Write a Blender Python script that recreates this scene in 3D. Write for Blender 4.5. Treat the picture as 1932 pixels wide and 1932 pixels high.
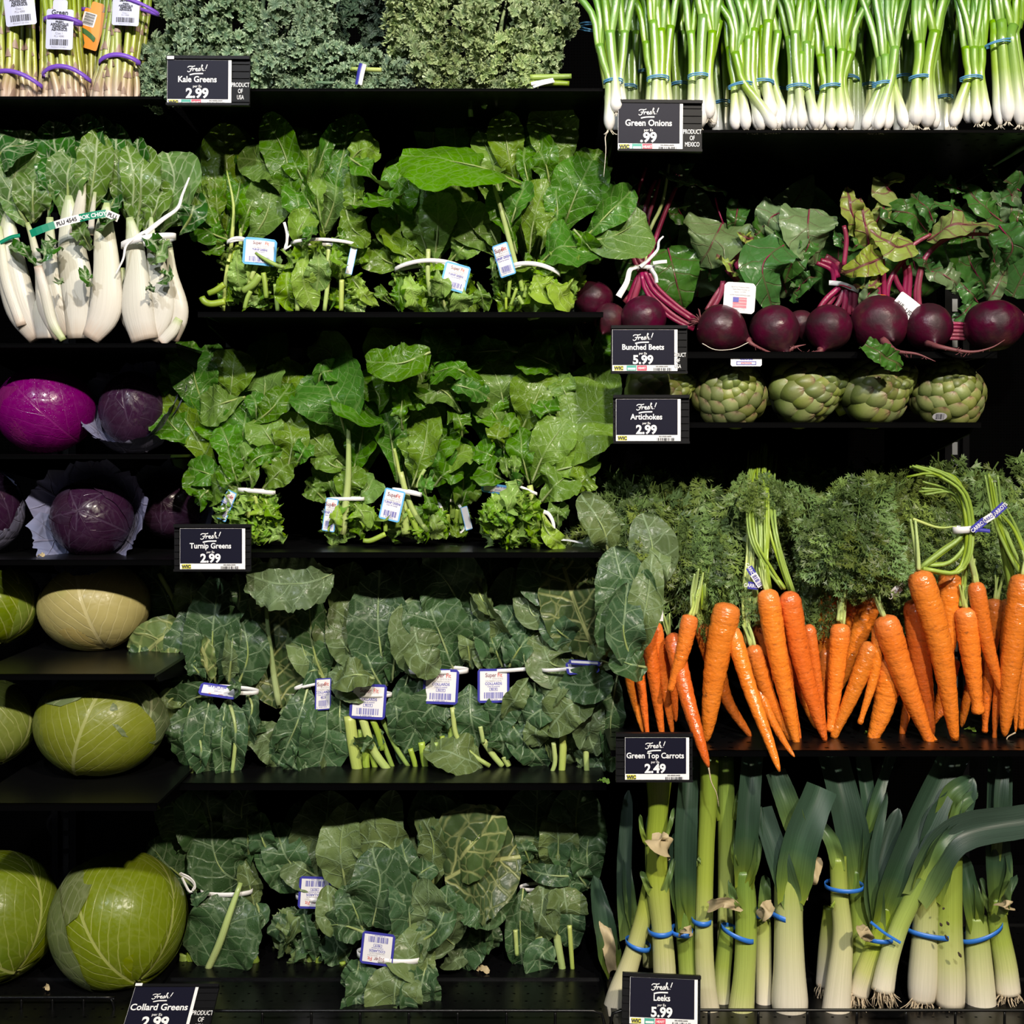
import bpy, math, random
import numpy as np
from mathutils import Vector, Matrix

for _o in list(bpy.data.objects):
    bpy.data.objects.remove(_o)
SC = bpy.context.scene
COL = SC.collection

# ------------------------------------------------------------------ camera
CAMZ, D0, S, HZ = 1.55, 1.7, 0.00075, 850.0      # eye height, distance to the shelf fronts, metres per pixel there, eye-level row
cd = bpy.data.cameras.new('camera')
cam = bpy.data.objects.new('camera', cd)
COL.objects.link(cam)
cam.location = (0, -D0, CAMZ)
cam.rotation_euler = (math.radians(90), 0, 0)
cd.sensor_width = 36.0
cd.lens = 36.0 * (D0 / S) / 1932.0
cd.shift_y = -(966.0 - HZ) / 1932.0
cd.clip_start = 0.05
SC.camera = cam

# ------------------------------------------------------------------ world, lamps, exposure
wd = bpy.data.worlds.new('shop_air')
SC.world = wd
wd.use_nodes = True
wd.node_tree.nodes['Background'].inputs[0].default_value = (0.85, 0.9, 1.0, 1)
wd.node_tree.nodes['Background'].inputs[1].default_value = 0.022


def lamp(name, loc, target, power, size, color, spread=180.0):
    l = bpy.data.lights.new(name, 'AREA')
    l.shape = 'DISK'
    l.size = size
    l.energy = power
    l.color = color
    l.spread = math.radians(spread)
    o = bpy.data.objects.new(name, l)
    o.location = loc
    o.rotation_euler = (Vector(target) - Vector(loc)).to_track_quat('-Z', 'Y').to_euler()
    COL.objects.link(o)
    return o


WARM, NEUT, COOL = (1.0, 0.88, 0.70), (1.0, 0.96, 0.90), (0.84, 0.90, 1.0)
lamp('ceiling_spot', (1.6, -3.9, 4.0), (0.45, 0, 1.1), 340, 0.16, WARM)
lamp('ceiling_spot', (0.15, -3.9, 4.0), (0.1, 0, 1.62), 30, 0.16, NEUT, 62)
lamp('ceiling_spot', (-1.7, -3.9, 4.0), (-0.45, 0, 1.8), 13, 0.16, COOL, 62)
lamp('canopy_lamp', (0.35, -0.8, 2.85), (0.25, 0.05, 2.05), 2.2, 0.14, COOL)
lamp('canopy_lamp', (-0.5, -0.8, 2.85), (-0.4, 0.05, 2.05), 2.6, 0.14, COOL)
SC.view_settings.view_transform = 'Standard'
SC.view_settings.look = 'None'
SC.view_settings.gamma = 1.0
SC.view_settings.use_curve_mapping = False
SC.view_settings.exposure = -0.75

# ------------------------------------------------------------------ helpers
RNG = random.Random(11)
NPR = np.random.RandomState(5)
CR = [0.0, 0.0, 1.0]                   # origin and factor of the enlarged view that coordinates were read from


def crop(ox=0, oy=0, f=1.0):
    CR[:] = [ox, oy, f]


def kpx(Y):
    """metres per pixel at depth Y"""
    return S * (D0 + Y) / D0


def W(px, py, Y=0.0):
    k = kpx(Y)
    return np.array([(px - 966.0) * k, Y, CAMZ - (py - HZ) * k])


def rd(s):
    """'x,y x,y,dy ...' -> list of (px, py, dy) in frame pixels"""
    out = []
    for t in s.split():
        a = [float(q) for q in t.split(',')]
        out.append((CR[0] + a[0] / CR[2], CR[1] + a[1] / CR[2], a[2] if len(a) > 2 else 0.0))
    return out


def nrm(v):
    v = np.asarray(v, float)
    return v / max(np.linalg.norm(v), 1e-9)


def cr(P, n):
    """Catmull-Rom through rows of P, n samples even in chord length"""
    P = np.asarray(P, float)
    if len(P) == 1:
        return np.repeat(P, n, 0)
    d = np.linalg.norm(np.diff(P[:, :3], axis=0), axis=1)
    u = np.concatenate([[0], np.cumsum(np.maximum(d, 1e-6))])
    u /= u[-1]
    Q = np.vstack([2 * P[0] - P[1], P, 2 * P[-1] - P[-2]])
    t = np.linspace(0, 1, n)
    i = np.clip(np.searchsorted(u, t, 'right') - 1, 0, len(P) - 2)
    f = ((t - u[i]) / np.maximum(u[i + 1] - u[i], 1e-9))[:, None]
    p0, p1, p2, p3 = Q[i], Q[i + 1], Q[i + 2], Q[i + 3]
    return 0.5 * (2 * p1 + (p2 - p0) * f + (2 * p0 - 5 * p1 + 4 * p2 - p3) * f ** 2 + (3 * p1 - p0 - 3 * p2 + p3) * f ** 3)


class MB:
    """collects surfaces and links them as one mesh object"""

    def __init__(s):
        s.v, s.f, s.m, s.uv, s.n = [], [], [], [], 0

    def add(s, V, F, mat=0, UV=None):
        V = np.asarray(V, float).reshape(-1, 3)
        s.v.append(V)
        s.uv.append(np.zeros((len(V), 2)) if UV is None else np.asarray(UV, float).reshape(-1, 2))
        if isinstance(F, np.ndarray):
            s.f.append(F + s.n)
            s.m.append(np.full(len(F), mat))
        else:
            for g in F:
                s.f.append(np.array([g]) + s.n)
                s.m.append(np.array([mat]))
        s.n += len(V)
        return s

    def grid(s, P, UV=None, mat=0, cu=False, cv=False, flip=False):
        nu, nv = P.shape[:2]
        I = np.arange(nu * nv).reshape(nu, nv)
        if cu:
            I = np.vstack([I, I[:1]])
        if cv:
            I = np.hstack([I, I[:, :1]])
        F = np.stack([I[:-1, :-1], I[1:, :-1], I[1:, 1:], I[:-1, 1:]], -1).reshape(-1, 4)
        if flip:
            F = F[:, ::-1]
        return s.add(P.reshape(-1, 3), F, mat, None if UV is None else UV.reshape(-1, 2))

    def box(s, c, d, mat=0, R=None):
        c, d = np.asarray(c, float), np.asarray(d, float) / 2
        V = np.array([[x, y, z] for x in (-1, 1) for y in (-1, 1) for z in (-1, 1)]) * d
        if R is not None:
            V = V @ np.asarray(R).T
        F = np.array([[0, 1, 3, 2], [4, 6, 7, 5], [0, 4, 5, 1], [2, 3, 7, 6], [0, 2, 6, 4], [1, 5, 7, 3]])
        return s.add(V + c, F, mat)

    def mesh(s, name, mats, origin=None, smooth=True):
        V = np.vstack(s.v)
        UV = np.vstack(s.uv)
        if origin is not None:
            V = V - origin
        tot = np.concatenate([np.full(len(f), f.shape[1]) for f in s.f])
        loops = np.concatenate([f.ravel() for f in s.f])
        me = bpy.data.meshes.new(name)
        me.vertices.add(len(V))
        me.vertices.foreach_set('co', V.ravel().astype(np.float32))
        me.loops.add(len(loops))
        me.loops.foreach_set('vertex_index', loops.astype(np.int32))
        me.polygons.add(len(tot))
        me.polygons.foreach_set('loop_start', np.concatenate([[0], np.cumsum(tot)[:-1]]).astype(np.int32))
        me.polygons.foreach_set('material_index', np.concatenate(s.m).astype(np.int32))
        me.polygons.foreach_set('use_smooth', np.full(len(tot), smooth))
        l = me.uv_layers.new(name='uv')
        l.data.foreach_set('uv', UV[loops].ravel().astype(np.float32))
        for m in mats:
            me.materials.append(m)
        me.update(calc_edges=True)
        return me

    def build(s, name, mats, parent=None, origin=None, smooth=True):
        o = bpy.data.objects.new(name, s.mesh(name, mats if isinstance(mats, (list, tuple)) else [mats], origin, smooth))
        COL.objects.link(o)
        if parent is not None:
            o.parent = parent
        return o


def tag(o, label=None, cat=None, group=None, kind=None):
    for k, v in (('label', label), ('category', cat), ('group', group), ('kind', kind)):
        if v:
            o[k] = v
    return o


class Thing:
    """an Empty at the thing's base that parents its parts; parts are given in world coordinates"""

    def __init__(s, name, label, cat, base, group=None):
        s.c = np.asarray(base, float)
        s.o = bpy.data.objects.new(name, None)
        s.o.empty_display_size = 0.03
        s.o.location = s.c
        COL.objects.link(s.o)
        tag(s.o, label, cat, group)
        s.Y = base[1]

    def part(s, name, mb, mats, parent=None, label=None, smooth=True, kind=None):
        o = mb.build(name, mats, parent or s.o, s.c, smooth)
        return tag(o, label, None, None, kind)

    def copy_part(s, name, me, M, parent=None):
        """another object on a shared mesh, M = world matrix"""
        o = bpy.data.objects.new(name, me)
        COL.objects.link(o)
        o.parent = parent or s.o
        o.matrix_local = Matrix.Translation(Vector(-s.c)) @ M
        return o


def struct(name, mb, m, label=None, smooth=False):
    return tag(mb.build(name, m, None, None, smooth), label, None, None, 'structure')


def frames(P, ref):
    T = np.gradient(P, axis=0)
    T /= np.maximum(np.linalg.norm(T, axis=1, keepdims=True), 1e-9)
    N = np.asarray(ref, float)[None, :] - (T @ np.asarray(ref, float))[:, None] * T
    N /= np.maximum(np.linalg.norm(N, axis=1, keepdims=True), 1e-6)
    return T, N, np.cross(T, N)


def tube(mb, pts, rad, n=8, k=14, flat=1.0, ref=(0.05, -1, 0.03), mat=0, caps=True, bump=None):
    """pts (m,3), rad scalar or (m,); a closed swept tube"""
    pts = np.asarray(pts, float)
    r = np.full(len(pts), rad) if np.isscalar(rad) else np.asarray(rad, float)
    if len(r) != len(pts):
        r = np.interp(np.linspace(0, 1, len(pts)), np.linspace(0, 1, len(r)), r)
    Q = cr(np.hstack([pts, r[:, None]]), k)
    P, r = Q[:, :3], np.maximum(Q[:, 3], 1e-5)
    if bump is not None:
        r = r * bump(np.linspace(0, 1, k))
    T, N, B = frames(P, ref)
    if caps:
        P = np.vstack([P[:1], P, P[-1:]])
        r = np.concatenate([[1e-5], r, [1e-5]])
        N, B = (np.vstack([q[:1], q, q[-1:]]) for q in (N, B))
    a = np.linspace(0, 2 * np.pi, n, endpoint=False)
    V = P[:, None, :] + r[:, None, None] * (np.cos(a)[None, :, None] * B[:, None, :] + flat * np.sin(a)[None, :, None] * N[:, None, :])
    d = np.concatenate([[0], np.cumsum(np.linalg.norm(np.diff(P, axis=0), axis=1))])
    t = d / max(d[-1], 1e-9)
    UV = np.stack(np.broadcast_arrays(t[:, None], (a / (2 * np.pi))[None, :]), -1)
    return mb.grid(V, UV, mat, cv=True)


def WP(pts, Y):
    return np.array([W(p[0], p[1], Y + p[2]) for p in pts])


def rodrigues(v, k, ang):
    k = nrm(k)
    c, s_ = math.cos(ang), math.sin(ang)
    v = np.asarray(v, float)
    return v * c + np.cross(k, v) * s_ + k * np.dot(k, v) * (1 - c)


# ------------------------------------------------------------------ node helpers
class NT:
    def __init__(s, m):
        m.use_nodes = True
        s.t = m.node_tree
        s.t.nodes.clear()
        s.out = s.t.nodes.new('ShaderNodeOutputMaterial')

    def n(s, ty, ins=None, out=0, **props):
        nd = s.t.nodes.new('ShaderNode' + ty)
        for k, v in props.items():
            setattr(nd, k, v)
        for k, v in (ins or {}).items():
            s.set(nd.inputs[k], v)
        return nd.outputs[out] if out is not None else nd

    def set(s, sock, v):
        if hasattr(v, 'is_output') and v.is_output:
            s.t.links.new(v, sock)
        elif sock.type == 'RGBA' and len(v) == 3:
            sock.default_value = (*v, 1)
        else:
            sock.default_value = v

    def m(s, op, a, b=0.0, c=0.0):
        return s.n('Math', {0: a, 1: b, 2: c}, operation=op)

    def sm(s, x, a, b, lo=0.0, hi=1.0):
        return s.n('MapRange', {0: x, 1: a, 2: b, 3: lo, 4: hi}, interpolation_type='SMOOTHSTEP')

    def lin(s, x, a, b, lo=0.0, hi=1.0):
        return s.n('MapRange', {0: x, 1: a, 2: b, 3: lo, 4: hi})

    def mix(s, f, a, b):
        nd = s.n('Mix', None, None, data_type='RGBA')
        s.set(nd.inputs[0], f)
        s.set(nd.inputs[6], a)
        s.set(nd.inputs[7], b)
        return nd.outputs[2]

    def ramp(s, f, stops):
        nd = s.n('ValToRGB', {0: f}, None)
        e = nd.color_ramp.elements
        while len(e) < len(stops):
            e.new(0.5)
        for el, (p, c) in zip(e, stops):
            el.position = p
            el.color = (*c, 1)
        return nd.outputs[0]

    def noise(s, vec, scale, detail=2.0, out=0, rough=0.5):
        return s.n('TexNoise', {'Vector': vec, 'Scale': scale, 'Detail': detail, 'Roughness': rough}, out)

    def vary(s, col, hue=0.015, val=0.22, sat=0.1):
        r = s.n('ObjectInfo', None, 5)
        r2 = s.m('FRACT', s.m('MULTIPLY', r, 7.31))
        return s.n('HueSaturation', {'Color': col, 'Hue': s.lin(r, 0, 1, 0.5 - hue, 0.5 + hue), 'Value': s.lin(r2, 0, 1, 1 - val, 1 + val),
                                     'Saturation': s.lin(r, 0, 1, 1 + sat, 1 - sat)})

    def bsdf(s, col, rough=0.5, normal=None, spec=0.5, coat=0.0, metal=0.0, translucent=None, tw=0.15, sss=0.0):
        b = s.n('BsdfPrincipled', {'Base Color': col, 'Roughness': rough, 'Specular IOR Level': spec, 'Coat Weight': coat, 'Coat Roughness': 0.12, 'Metallic': metal}, None)
        if normal is not None:
            s.set(b.inputs['Normal'], normal)
        o = b.outputs[0]
        if translucent is not None:
            t = s.n('BsdfTranslucent', {'Color': translucent})
            o = s.n('MixShader', {0: tw, 1: o, 2: t})
        s.t.links.new(o, s.out.inputs[0])
        return b


def newmat(name):
    m = bpy.data.materials.new(name)
    return m, NT(m)


def plain(name, col, rough=0.5, spec=0.5, coat=0.0, metal=0.0, grain=0.0, gscale=200.0, bump=0.0):
    m, t = newmat(name)
    co = t.n('TexCoord', None, 3)
    nz = t.noise(co, gscale, 3.0)
    c = t.mix(t.m('MULTIPLY', nz, grain), col, tuple(min(1, q * 1.8 + 0.02) for q in col)) if grain else col
    nn = t.n('Bump', {'Strength': bump, 'Distance': 0.001, 'Height': nz}) if bump else None
    t.bsdf(c, rough, nn, spec, coat, metal)
    return m


def wet(t, vec, lo=0.18, hi=0.5, scale=380.0):
    """patchy roughness of a misted surface"""
    return t.sm(t.noise(vec, scale, 2.0), 0.42, 0.6, lo, hi)


def leaf_mat(name, top, back, vein, vs=0.6, spacing=0.020, slope=0.9, lw=0.10, net=70.0, bump=0.45, rough=(0.28, 0.5), tw=0.14, midw=0.0022, netw=0.35, tcol=None, patch=None, drops=0.0, val=0.2):
    m, t = newmat(name)
    uv = t.n('TexCoord', None, 2)
    sep = t.n('SeparateXYZ', {0: uv}, None)
    u, v = sep.outputs[0], sep.outputs[1]
    av = t.m('ABSOLUTE', v)
    rnd = t.n('ObjectInfo', None, 5)
    off = t.n('VectorMath', {0: uv, 1: t.n('CombineXYZ', {0: rnd, 1: rnd})}, operation='ADD')
    nz = t.noise(off, 35.0, 2.0)
    x = t.m('ADD', t.m('SUBTRACT', u, t.m('MULTIPLY', av, slope)), t.m('MULTIPLY', nz, 0.012))
    x = t.m('ADD', x, t.m('MULTIPLY', rnd, 0.05))
    fr = t.m('FRACT', t.m('DIVIDE', t.m('ADD', x, t.m('MULTIPLY', t.m('SIGN', v), spacing * 0.22)), spacing))
    d = t.m('ABSOLUTE', t.m('SUBTRACT', fr, 0.5))
    m1 = t.m('MULTIPLY', t.sm(d, 0.012, lw, 1, 0), t.lin(av, 0.0, 0.055, 1.0, 0.25))
    m0 = t.sm(av, midw * 0.4, midw, 1, 0)
    wv = t.n('VectorMath', {0: off, 1: t.n('VectorMath', {0: t.noise(off, 60.0, 1.0, 1), 'Scale': 0.006}, operation='SCALE')}, operation='ADD')
    vd = t.n('TexVoronoi', {'Vector': wv, 'Scale': net}, feature='DISTANCE_TO_EDGE')
    m2 = t.m('MULTIPLY', t.sm(vd, 0.0, 0.10, 1, 0), netw)
    vein_f = t.m('MAXIMUM', t.m('MAXIMUM', m0, m1), m2)
    bf = t.n('NewGeometry', None, 6)
    base = t.mix(bf, top, back)
    big = t.noise(off, 14.0, 3.0)
    base = t.mix(t.sm(big, 0.35, 0.7, 0.0, 0.35), base, tuple(q * 0.55 for q in top))
    if patch:
        base = t.mix(t.sm(t.noise(off, 9.0, 2.0), 0.56, 0.72, 0.0, 0.8), base, patch)
    base = t.n('HueSaturation', {'Color': t.vary(base, 0.012, val), 'Saturation': 1.06})
    col = t.mix(t.m('MULTIPLY', vein_f, vs), base, vein)
    h = t.m('ADD', t.m('MULTIPLY', vein_f, -0.8), t.m('MULTIPLY', vd, 1.0))
    h = t.m('ADD', h, t.m('MULTIPLY', t.noise(off, 140.0, 2.0), 0.25))
    if drops:
        dr = t.n('TexVoronoi', {'Vector': off, 'Scale': 260.0})
        h = t.m('ADD', h, t.m('MULTIPLY', t.sm(dr, 0.12, 0.3, 1.0, 0.0), drops))
    nn = t.n('Bump', {'Strength': bump, 'Distance': 0.0022, 'Height': h})
    t.bsdf(col, wet(t, off, rough[0], rough[1], 160.0), nn, 0.30, 0.0, 0.0, tcol or tuple(min(1, q * 1.6) for q in back), tw)
    return m


M = {}
M['turnip'] = leaf_mat('turnip_leaf', (0.056, 0.165, 0.008), (0.125, 0.215, 0.036), (0.26, 0.37, 0.13), 0.42, rough=(0.25, 0.48), drops=0.5)
M['turnipback'] = leaf_mat('turnip_leaf_pale', (0.120, 0.205, 0.034), (0.150, 0.225, 0.055), (0.30, 0.40, 0.17), 0.5)
M['collard'] = leaf_mat('collard_leaf', (0.048, 0.098, 0.040), (0.130, 0.180, 0.072), (0.24, 0.33, 0.18), 0.66, 0.026, 0.75, 0.07, 48.0, 0.5, (0.3, 0.55), drops=0.6)
M['collardrib'] = leaf_mat('collard_leaf_ribbed', (0.060, 0.098, 0.034), (0.115, 0.165, 0.060), (0.42, 0.44, 0.17), 0.8, 0.032, 0.85, 0.11, 48.0, 0.7, (0.3, 0.5), midw=0.004)
M['bok'] = leaf_mat('bok_choy_leaf', (0.026, 0.100, 0.014), (0.115, 0.205, 0.045), (0.50, 0.58, 0.36), 0.6, 0.024, 1.3, 0.09, 60.0, 0.4, (0.22, 0.42))
M['beet'] = leaf_mat('beet_leaf', (0.048, 0.130, 0.030), (0.150, 0.220, 0.105), (0.15, 0.03, 0.05), 0.4, 0.030, 0.7, 0.05, 55.0, 0.6, (0.22, 0.45), netw=0.12, midw=0.002)
M['beetyellow'] = leaf_mat('beet_leaf_yellow', (0.240, 0.300, 0.055), (0.235, 0.290, 0.085), (0.16, 0.03, 0.06), 0.85, 0.022, 0.7, 0.08, 55.0, 0.5, (0.25, 0.45), netw=0.2, midw=0.003)
M['shred'] = leaf_mat('turnip_leaf_cut', (0.150, 0.300, 0.022), (0.240, 0.370, 0.080), (0.34, 0.44, 0.15), 0.4, rough=(0.25, 0.45), drops=0.5)


def stalk_mat(name, c0, c1, stripes=0.35, rough=0.32, streak=(26.0, 2.0), dark=0.6, stops=None, bump=0.25):
    """stalks and shafts: colour along the length (u = 0 at the base), fine lengthwise fibres"""
    m, t = newmat(name)
    uv = t.n('TexCoord', None, 2)
    sep = t.n('SeparateXYZ', {0: uv}, None)
    rnd = t.n('ObjectInfo', None, 5)
    a = t.m('MULTIPLY', sep.outputs[1], 6.28318)
    vec = t.n('CombineXYZ', {0: t.m('MULTIPLY', t.m('COSINE', a), streak[0] * 0.2), 1: t.m('MULTIPLY', t.m('SINE', a), streak[0] * 0.2), 2: t.m('ADD', t.m('MULTIPLY', sep.outputs[0], streak[1]), t.m('MULTIPLY', rnd, 40.0))})
    nz = t.noise(vec, 2.2, 3.0)
    uu = t.m('ADD', sep.outputs[0], t.m('MULTIPLY', t.m('SUBTRACT', nz, 0.5), 0.14))
    col = t.ramp(uu, stops or [(0.0, c0), (1.0, c1)])
    col = t.mix(t.sm(nz, 0.42, 0.62, 0.0, stripes), col, t.n('HueSaturation', {'Color': col, 'Value': dark}))
    col = t.vary(col, 0.008, 0.10)
    nn = t.n('Bump', {'Strength': bump, 'Distance': 0.001, 'Height': nz})
    t.bsdf(col, rough, nn, 0.5)
    return m


M['stalk'] = stalk_mat('pale_green_stalk', (0.50, 0.58, 0.19), (0.34, 0.45, 0.12))
M['stalk2'] = stalk_mat('green_stalk', (0.34, 0.47, 0.070), (0.21, 0.32, 0.045))
M['rib'] = stalk_mat('leaf_rib', (0.40, 0.47, 0.19), (0.17, 0.26, 0.07))
M['beetstalk'] = stalk_mat('beet_stalk', (0.33, 0.030, 0.095), (0.22, 0.022, 0.05), 0.7, 0.25, (40.0, 1.0), 0.4)
M['bokstalk'] = stalk_mat('bok_choy_stalk', None, None, 0.22, 0.3, (24.0, 1.2), 0.86, [(0.0, (0.50, 0.40, 0.32)), (0.14, (0.62, 0.58, 0.52)), (0.75, (0.60, 0.59, 0.48)), (1.0, (0.38, 0.46, 0.20))], 0.5)
M['onion'] = stalk_mat('onion_stalk', None, None, 0.2, 0.2, (20.0, 1.0), 0.85, [(0.0, (0.84, 0.80, 0.78)), (0.14, (0.80, 0.80, 0.76)), (0.28, (0.58, 0.64, 0.38)), (0.52, (0.30, 0.45, 0.075)), (1.0, (0.14, 0.31, 0.02))])
M['onionleaf'] = stalk_mat('onion_leaf', None, None, 0.3, 0.22, (20.0, 1.0), 0.7, [(0.0, (0.24, 0.40, 0.06)), (0.3, (0.10, 0.26, 0.018)), (1.0, (0.025, 0.11, 0.008))])
M['leek'] = stalk_mat('leek_shaft', None, None, 0.55, 0.3, (44.0, 0.7), 0.80, [(0.0, (0.72, 0.64, 0.50)), (0.08, (0.70, 0.64, 0.48)), (0.28, (0.52, 0.54, 0.22)), (0.55, (0.33, 0.41, 0.07)), (1.0, (0.15, 0.23, 0.03))], 0.35)
M['leekwhite'] = stalk_mat('leek_shaft_white', None, None, 0.5, 0.3, (44.0, 0.7), 0.84, [(0.0, (0.72, 0.63, 0.50)), (0.10, (0.74, 0.68, 0.55)), (0.45, (0.58, 0.57, 0.30)), (0.8, (0.36, 0.42, 0.10)), (1.0, (0.22, 0.30, 0.05))], 0.35)
M['leekgreen'] = stalk_mat('leek_shaft_green', None, None, 0.6, 0.3, (44.0, 0.7), 0.74, [(0.0, (0.56, 0.54, 0.28)), (0.2, (0.42, 0.48, 0.14)), (0.6, (0.27, 0.36, 0.06)), (1.0, (0.10, 0.18, 0.035))], 0.35)
M['aspara'] = stalk_mat('asparagus_spear', None, None, 0.35, 0.3, (10.0, 1.5), 0.8, [(0.0, (0.64, 0.52, 0.46)), (0.10, (0.46, 0.34, 0.22)), (0.24, (0.36, 0.38, 0.07)), (0.6, (0.26, 0.36, 0.04)), (1.0, (0.09, 0.18, 0.02))])
M['bract_tip'] = plain('asparagus_scale', (0.30, 0.20, 0.15), 0.45)
M['root'] = plain('root_hair', (0.50, 0.40, 0.27), 0.7)
M['whiteroot'] = plain('white_root', (0.66, 0.60, 0.50), 0.6)
M['tie'] = plain('white_tie', (0.78, 0.76, 0.76), 0.45, grain=0.15, gscale=90)
M['bluetie'] = plain('blue_rubber', (0.03, 0.17, 0.60), 0.4)
M['bluethin'] = plain('blue_thin_rubber', (0.08, 0.26, 0.48), 0.35)
M['purple'] = plain('purple_rubber', (0.18, 0.075, 0.50), 0.4)
M['orange'] = plain('orange_rubber', (0.85, 0.22, 0.02), 0.45)
M['black'] = plain('black_painted_steel', (0.0022, 0.0022, 0.0026), 0.30, 0.35, grain=0.05, gscale=60)
M['blackmatte'] = plain('black_plastic', (0.0025, 0.0025, 0.003), 0.45, 0.05)
M['holder'] = plain('sign_holder_plastic', (0.008, 0.008, 0.009), 0.4, 0.12)
M['lip'] = plain('black_shelf_edge', (0.0012, 0.0012, 0.0014), 0.5, 0.02)
M['steel'] = plain('galvanised_strip', (0.20, 0.21, 0.22), 0.45, metal=0.7)
M['white'] = plain('white_print', (0.86, 0.85, 0.85), 0.5)
M['navy'] = plain('navy_card', (0.009, 0.009, 0.020), 0.42, 0.12)
M['ink'] = plain('dark_ink', (0.03, 0.03, 0.04), 0.6)
M['inkblue'] = plain('blue_ink', (0.10, 0.10, 0.42), 0.5)
M['inkgrey'] = plain('grey_ink', (0.35, 0.34, 0.36), 0.6)
M['inkred'] = plain('red_ink', (0.62, 0.10, 0.07), 0.5)
M['inkmaroon'] = plain('maroon_ink', (0.20, 0.06, 0.08), 0.5)
M['inkyellow'] = plain('yellow_print', (0.70, 0.66, 0.06), 0.5)
M['inkteal'] = plain('teal_print', (0.06, 0.36, 0.28), 0.5)
M['inkpink'] = plain('pink_print', (0.68, 0.06, 0.11), 0.5)
M['skyblue'] = plain('sky_blue_border', (0.14, 0.45, 0.82), 0.4)
M['royal'] = plain('royal_blue_border', (0.045, 0.045, 0.33), 0.4)
M['paper'] = plain('tag_paper', (0.80, 0.78, 0.80), 0.45)
M['lilac'] = plain('tag_card', (0.56, 0.58, 0.76), 0.4)
M['orangecard'] = plain('orange_card', (0.80, 0.28, 0.02), 0.45)
M['greenband'] = plain('green_band', (0.0, 0.22, 0.12), 0.4)
M['leafgreen'] = plain('print_green', (0.04, 0.14, 0.03), 0.5)
M['flagred'] = plain('flag_red', (0.75, 0.22, 0.27), 0.5)

# ------------------------------------------------------------------ lettering
_TXT = {}


def text(s, bold=0.0):
    """outline of a line of text as filled faces, size 1, centred on x, from Blender's built-in font"""
    key = (s, bold)
    if key not in _TXT:
        c = bpy.data.curves.new('lettering', 'FONT')
        c.body, c.size, c.align_x, c.resolution_u, c.offset = s, 1.0, 'CENTER', 3, bold
        o = bpy.data.objects.new('lettering', c)
        COL.objects.link(o)
        dg = bpy.context.evaluated_depsgraph_get()
        ev = o.evaluated_get(dg)
        me = ev.to_mesh()
        V = np.array([v.co[:2] for v in me.vertices]).reshape(-1, 2)
        F = [tuple(p.vertices) for p in me.polygons]
        ev.to_mesh_clear()
        bpy.data.objects.remove(o)
        bpy.data.curves.remove(c)
        _TXT[key] = (V, F)
    return _TXT[key]


class Sheet:
    """a flat printed face: x right, y up in units of the sheet, mapped to the world by origin, axes and an optional bend"""

    def __init__(s, o, X, U, bend=0.0, w=1.0):
        s.o, s.X, s.U = np.asarray(o, float), nrm(X), nrm(U)
        s.N = np.cross(s.X, s.U)
        s.bend, s.w = bend, w

    def map(s, xy, lift=0.0):
        xy = np.asarray(xy, float).reshape(-1, 2)
        l = lift - s.bend * (xy[:, 0] / (s.w / 2)) ** 2
        return s.o + xy[:, :1] * s.X + xy[:, 1:2] * s.U + np.asarray(l)[:, None] * s.N

    def rect(s, mb, x0, y0, x1, y1, lift, mat, n=6, cut=0.0):
        xs, ys = np.linspace(x0, x1, n + 1), np.linspace(y0, y1, 3)
        if cut:
            xs = np.concatenate([[x0], np.linspace(x0 + cut, x1 - cut, n), [x1]])
            ys = np.array([y0, y0 + cut, y1 - cut, y1])
        G = np.stack(np.meshgrid(xs, ys, indexing='ij'), -1)
        if cut:
            for i, j, di, dj in ((0, 0, 1, 1), (-1, 0, -1, 1), (0, -1, 1, -1), (-1, -1, -1, -1)):
                G[i, j] += np.array([di, dj]) * cut * 0.42
        P = s.map(G.reshape(-1, 2), lift).reshape(G.shape[0], G.shape[1], 3)
        mb.grid(P, None, mat, flip=False)

    def text(s, mb, t, x, y, size, lift, mat, bold=0.0, sx=1.0, slant=0.0, rot=False):
        V, F = text(t, bold)
        V = V * size * np.array([sx, 1.0])
        V[:, 0] += slant * V[:, 1]
        if rot:
            V = -V
        mb.add(s.map(V + np.array([x, y]), lift), F, mat)

    def bars(s, mb, x0, x1, y0, y1, lift, mat, n=22, seed=1):
        r = random.Random(seed)
        e = [0.0]
        while len(e) < 2 * n:
            e.append(e[-1] + r.choice((1, 1, 2, 3)))
        e = np.array(e) / e[-1] * (x1 - x0) + x0
        for a, b in zip(e[0::2], e[1::2]):
            mb.add(s.map([(a, y0), (b, y0), (b, y1), (a, y1)], lift), [(0, 1, 2, 3)], mat)

    def stroke(s, mb, pts, w, lift, mat, k=14):
        P = cr(np.array([(p[0], p[1], 0) for p in pts], float), k)[:, :2]
        T = np.gradient(P, axis=0)
        T /= np.maximum(np.linalg.norm(T, axis=1, keepdims=True), 1e-9)
        Nn = np.stack([-T[:, 1], T[:, 0]], 1) * w / 2
        G = np.stack([P - Nn, P + Nn], 1)
        mb.grid(s.map(G.reshape(-1, 2), lift).reshape(k, 2, 3), None, mat)
# ------------------------------------------------------------------ the refrigerated case: setting and shelves
DECKZ = CAMZ - 0.79
mb = MB()
mb.box((0, 0, -0.01), (6, 8, 0.02))
m_, t_ = newmat('shop_floor')
co_ = t_.n('TexCoord', None, 3)
t_.bsdf(t_.mix(t_.noise(co_, 3.0, 4.0), (0.10, 0.095, 0.09), (0.16, 0.155, 0.15)), 0.35)
struct('floor', mb, m_, 'grey shop floor in front of the case')

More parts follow.
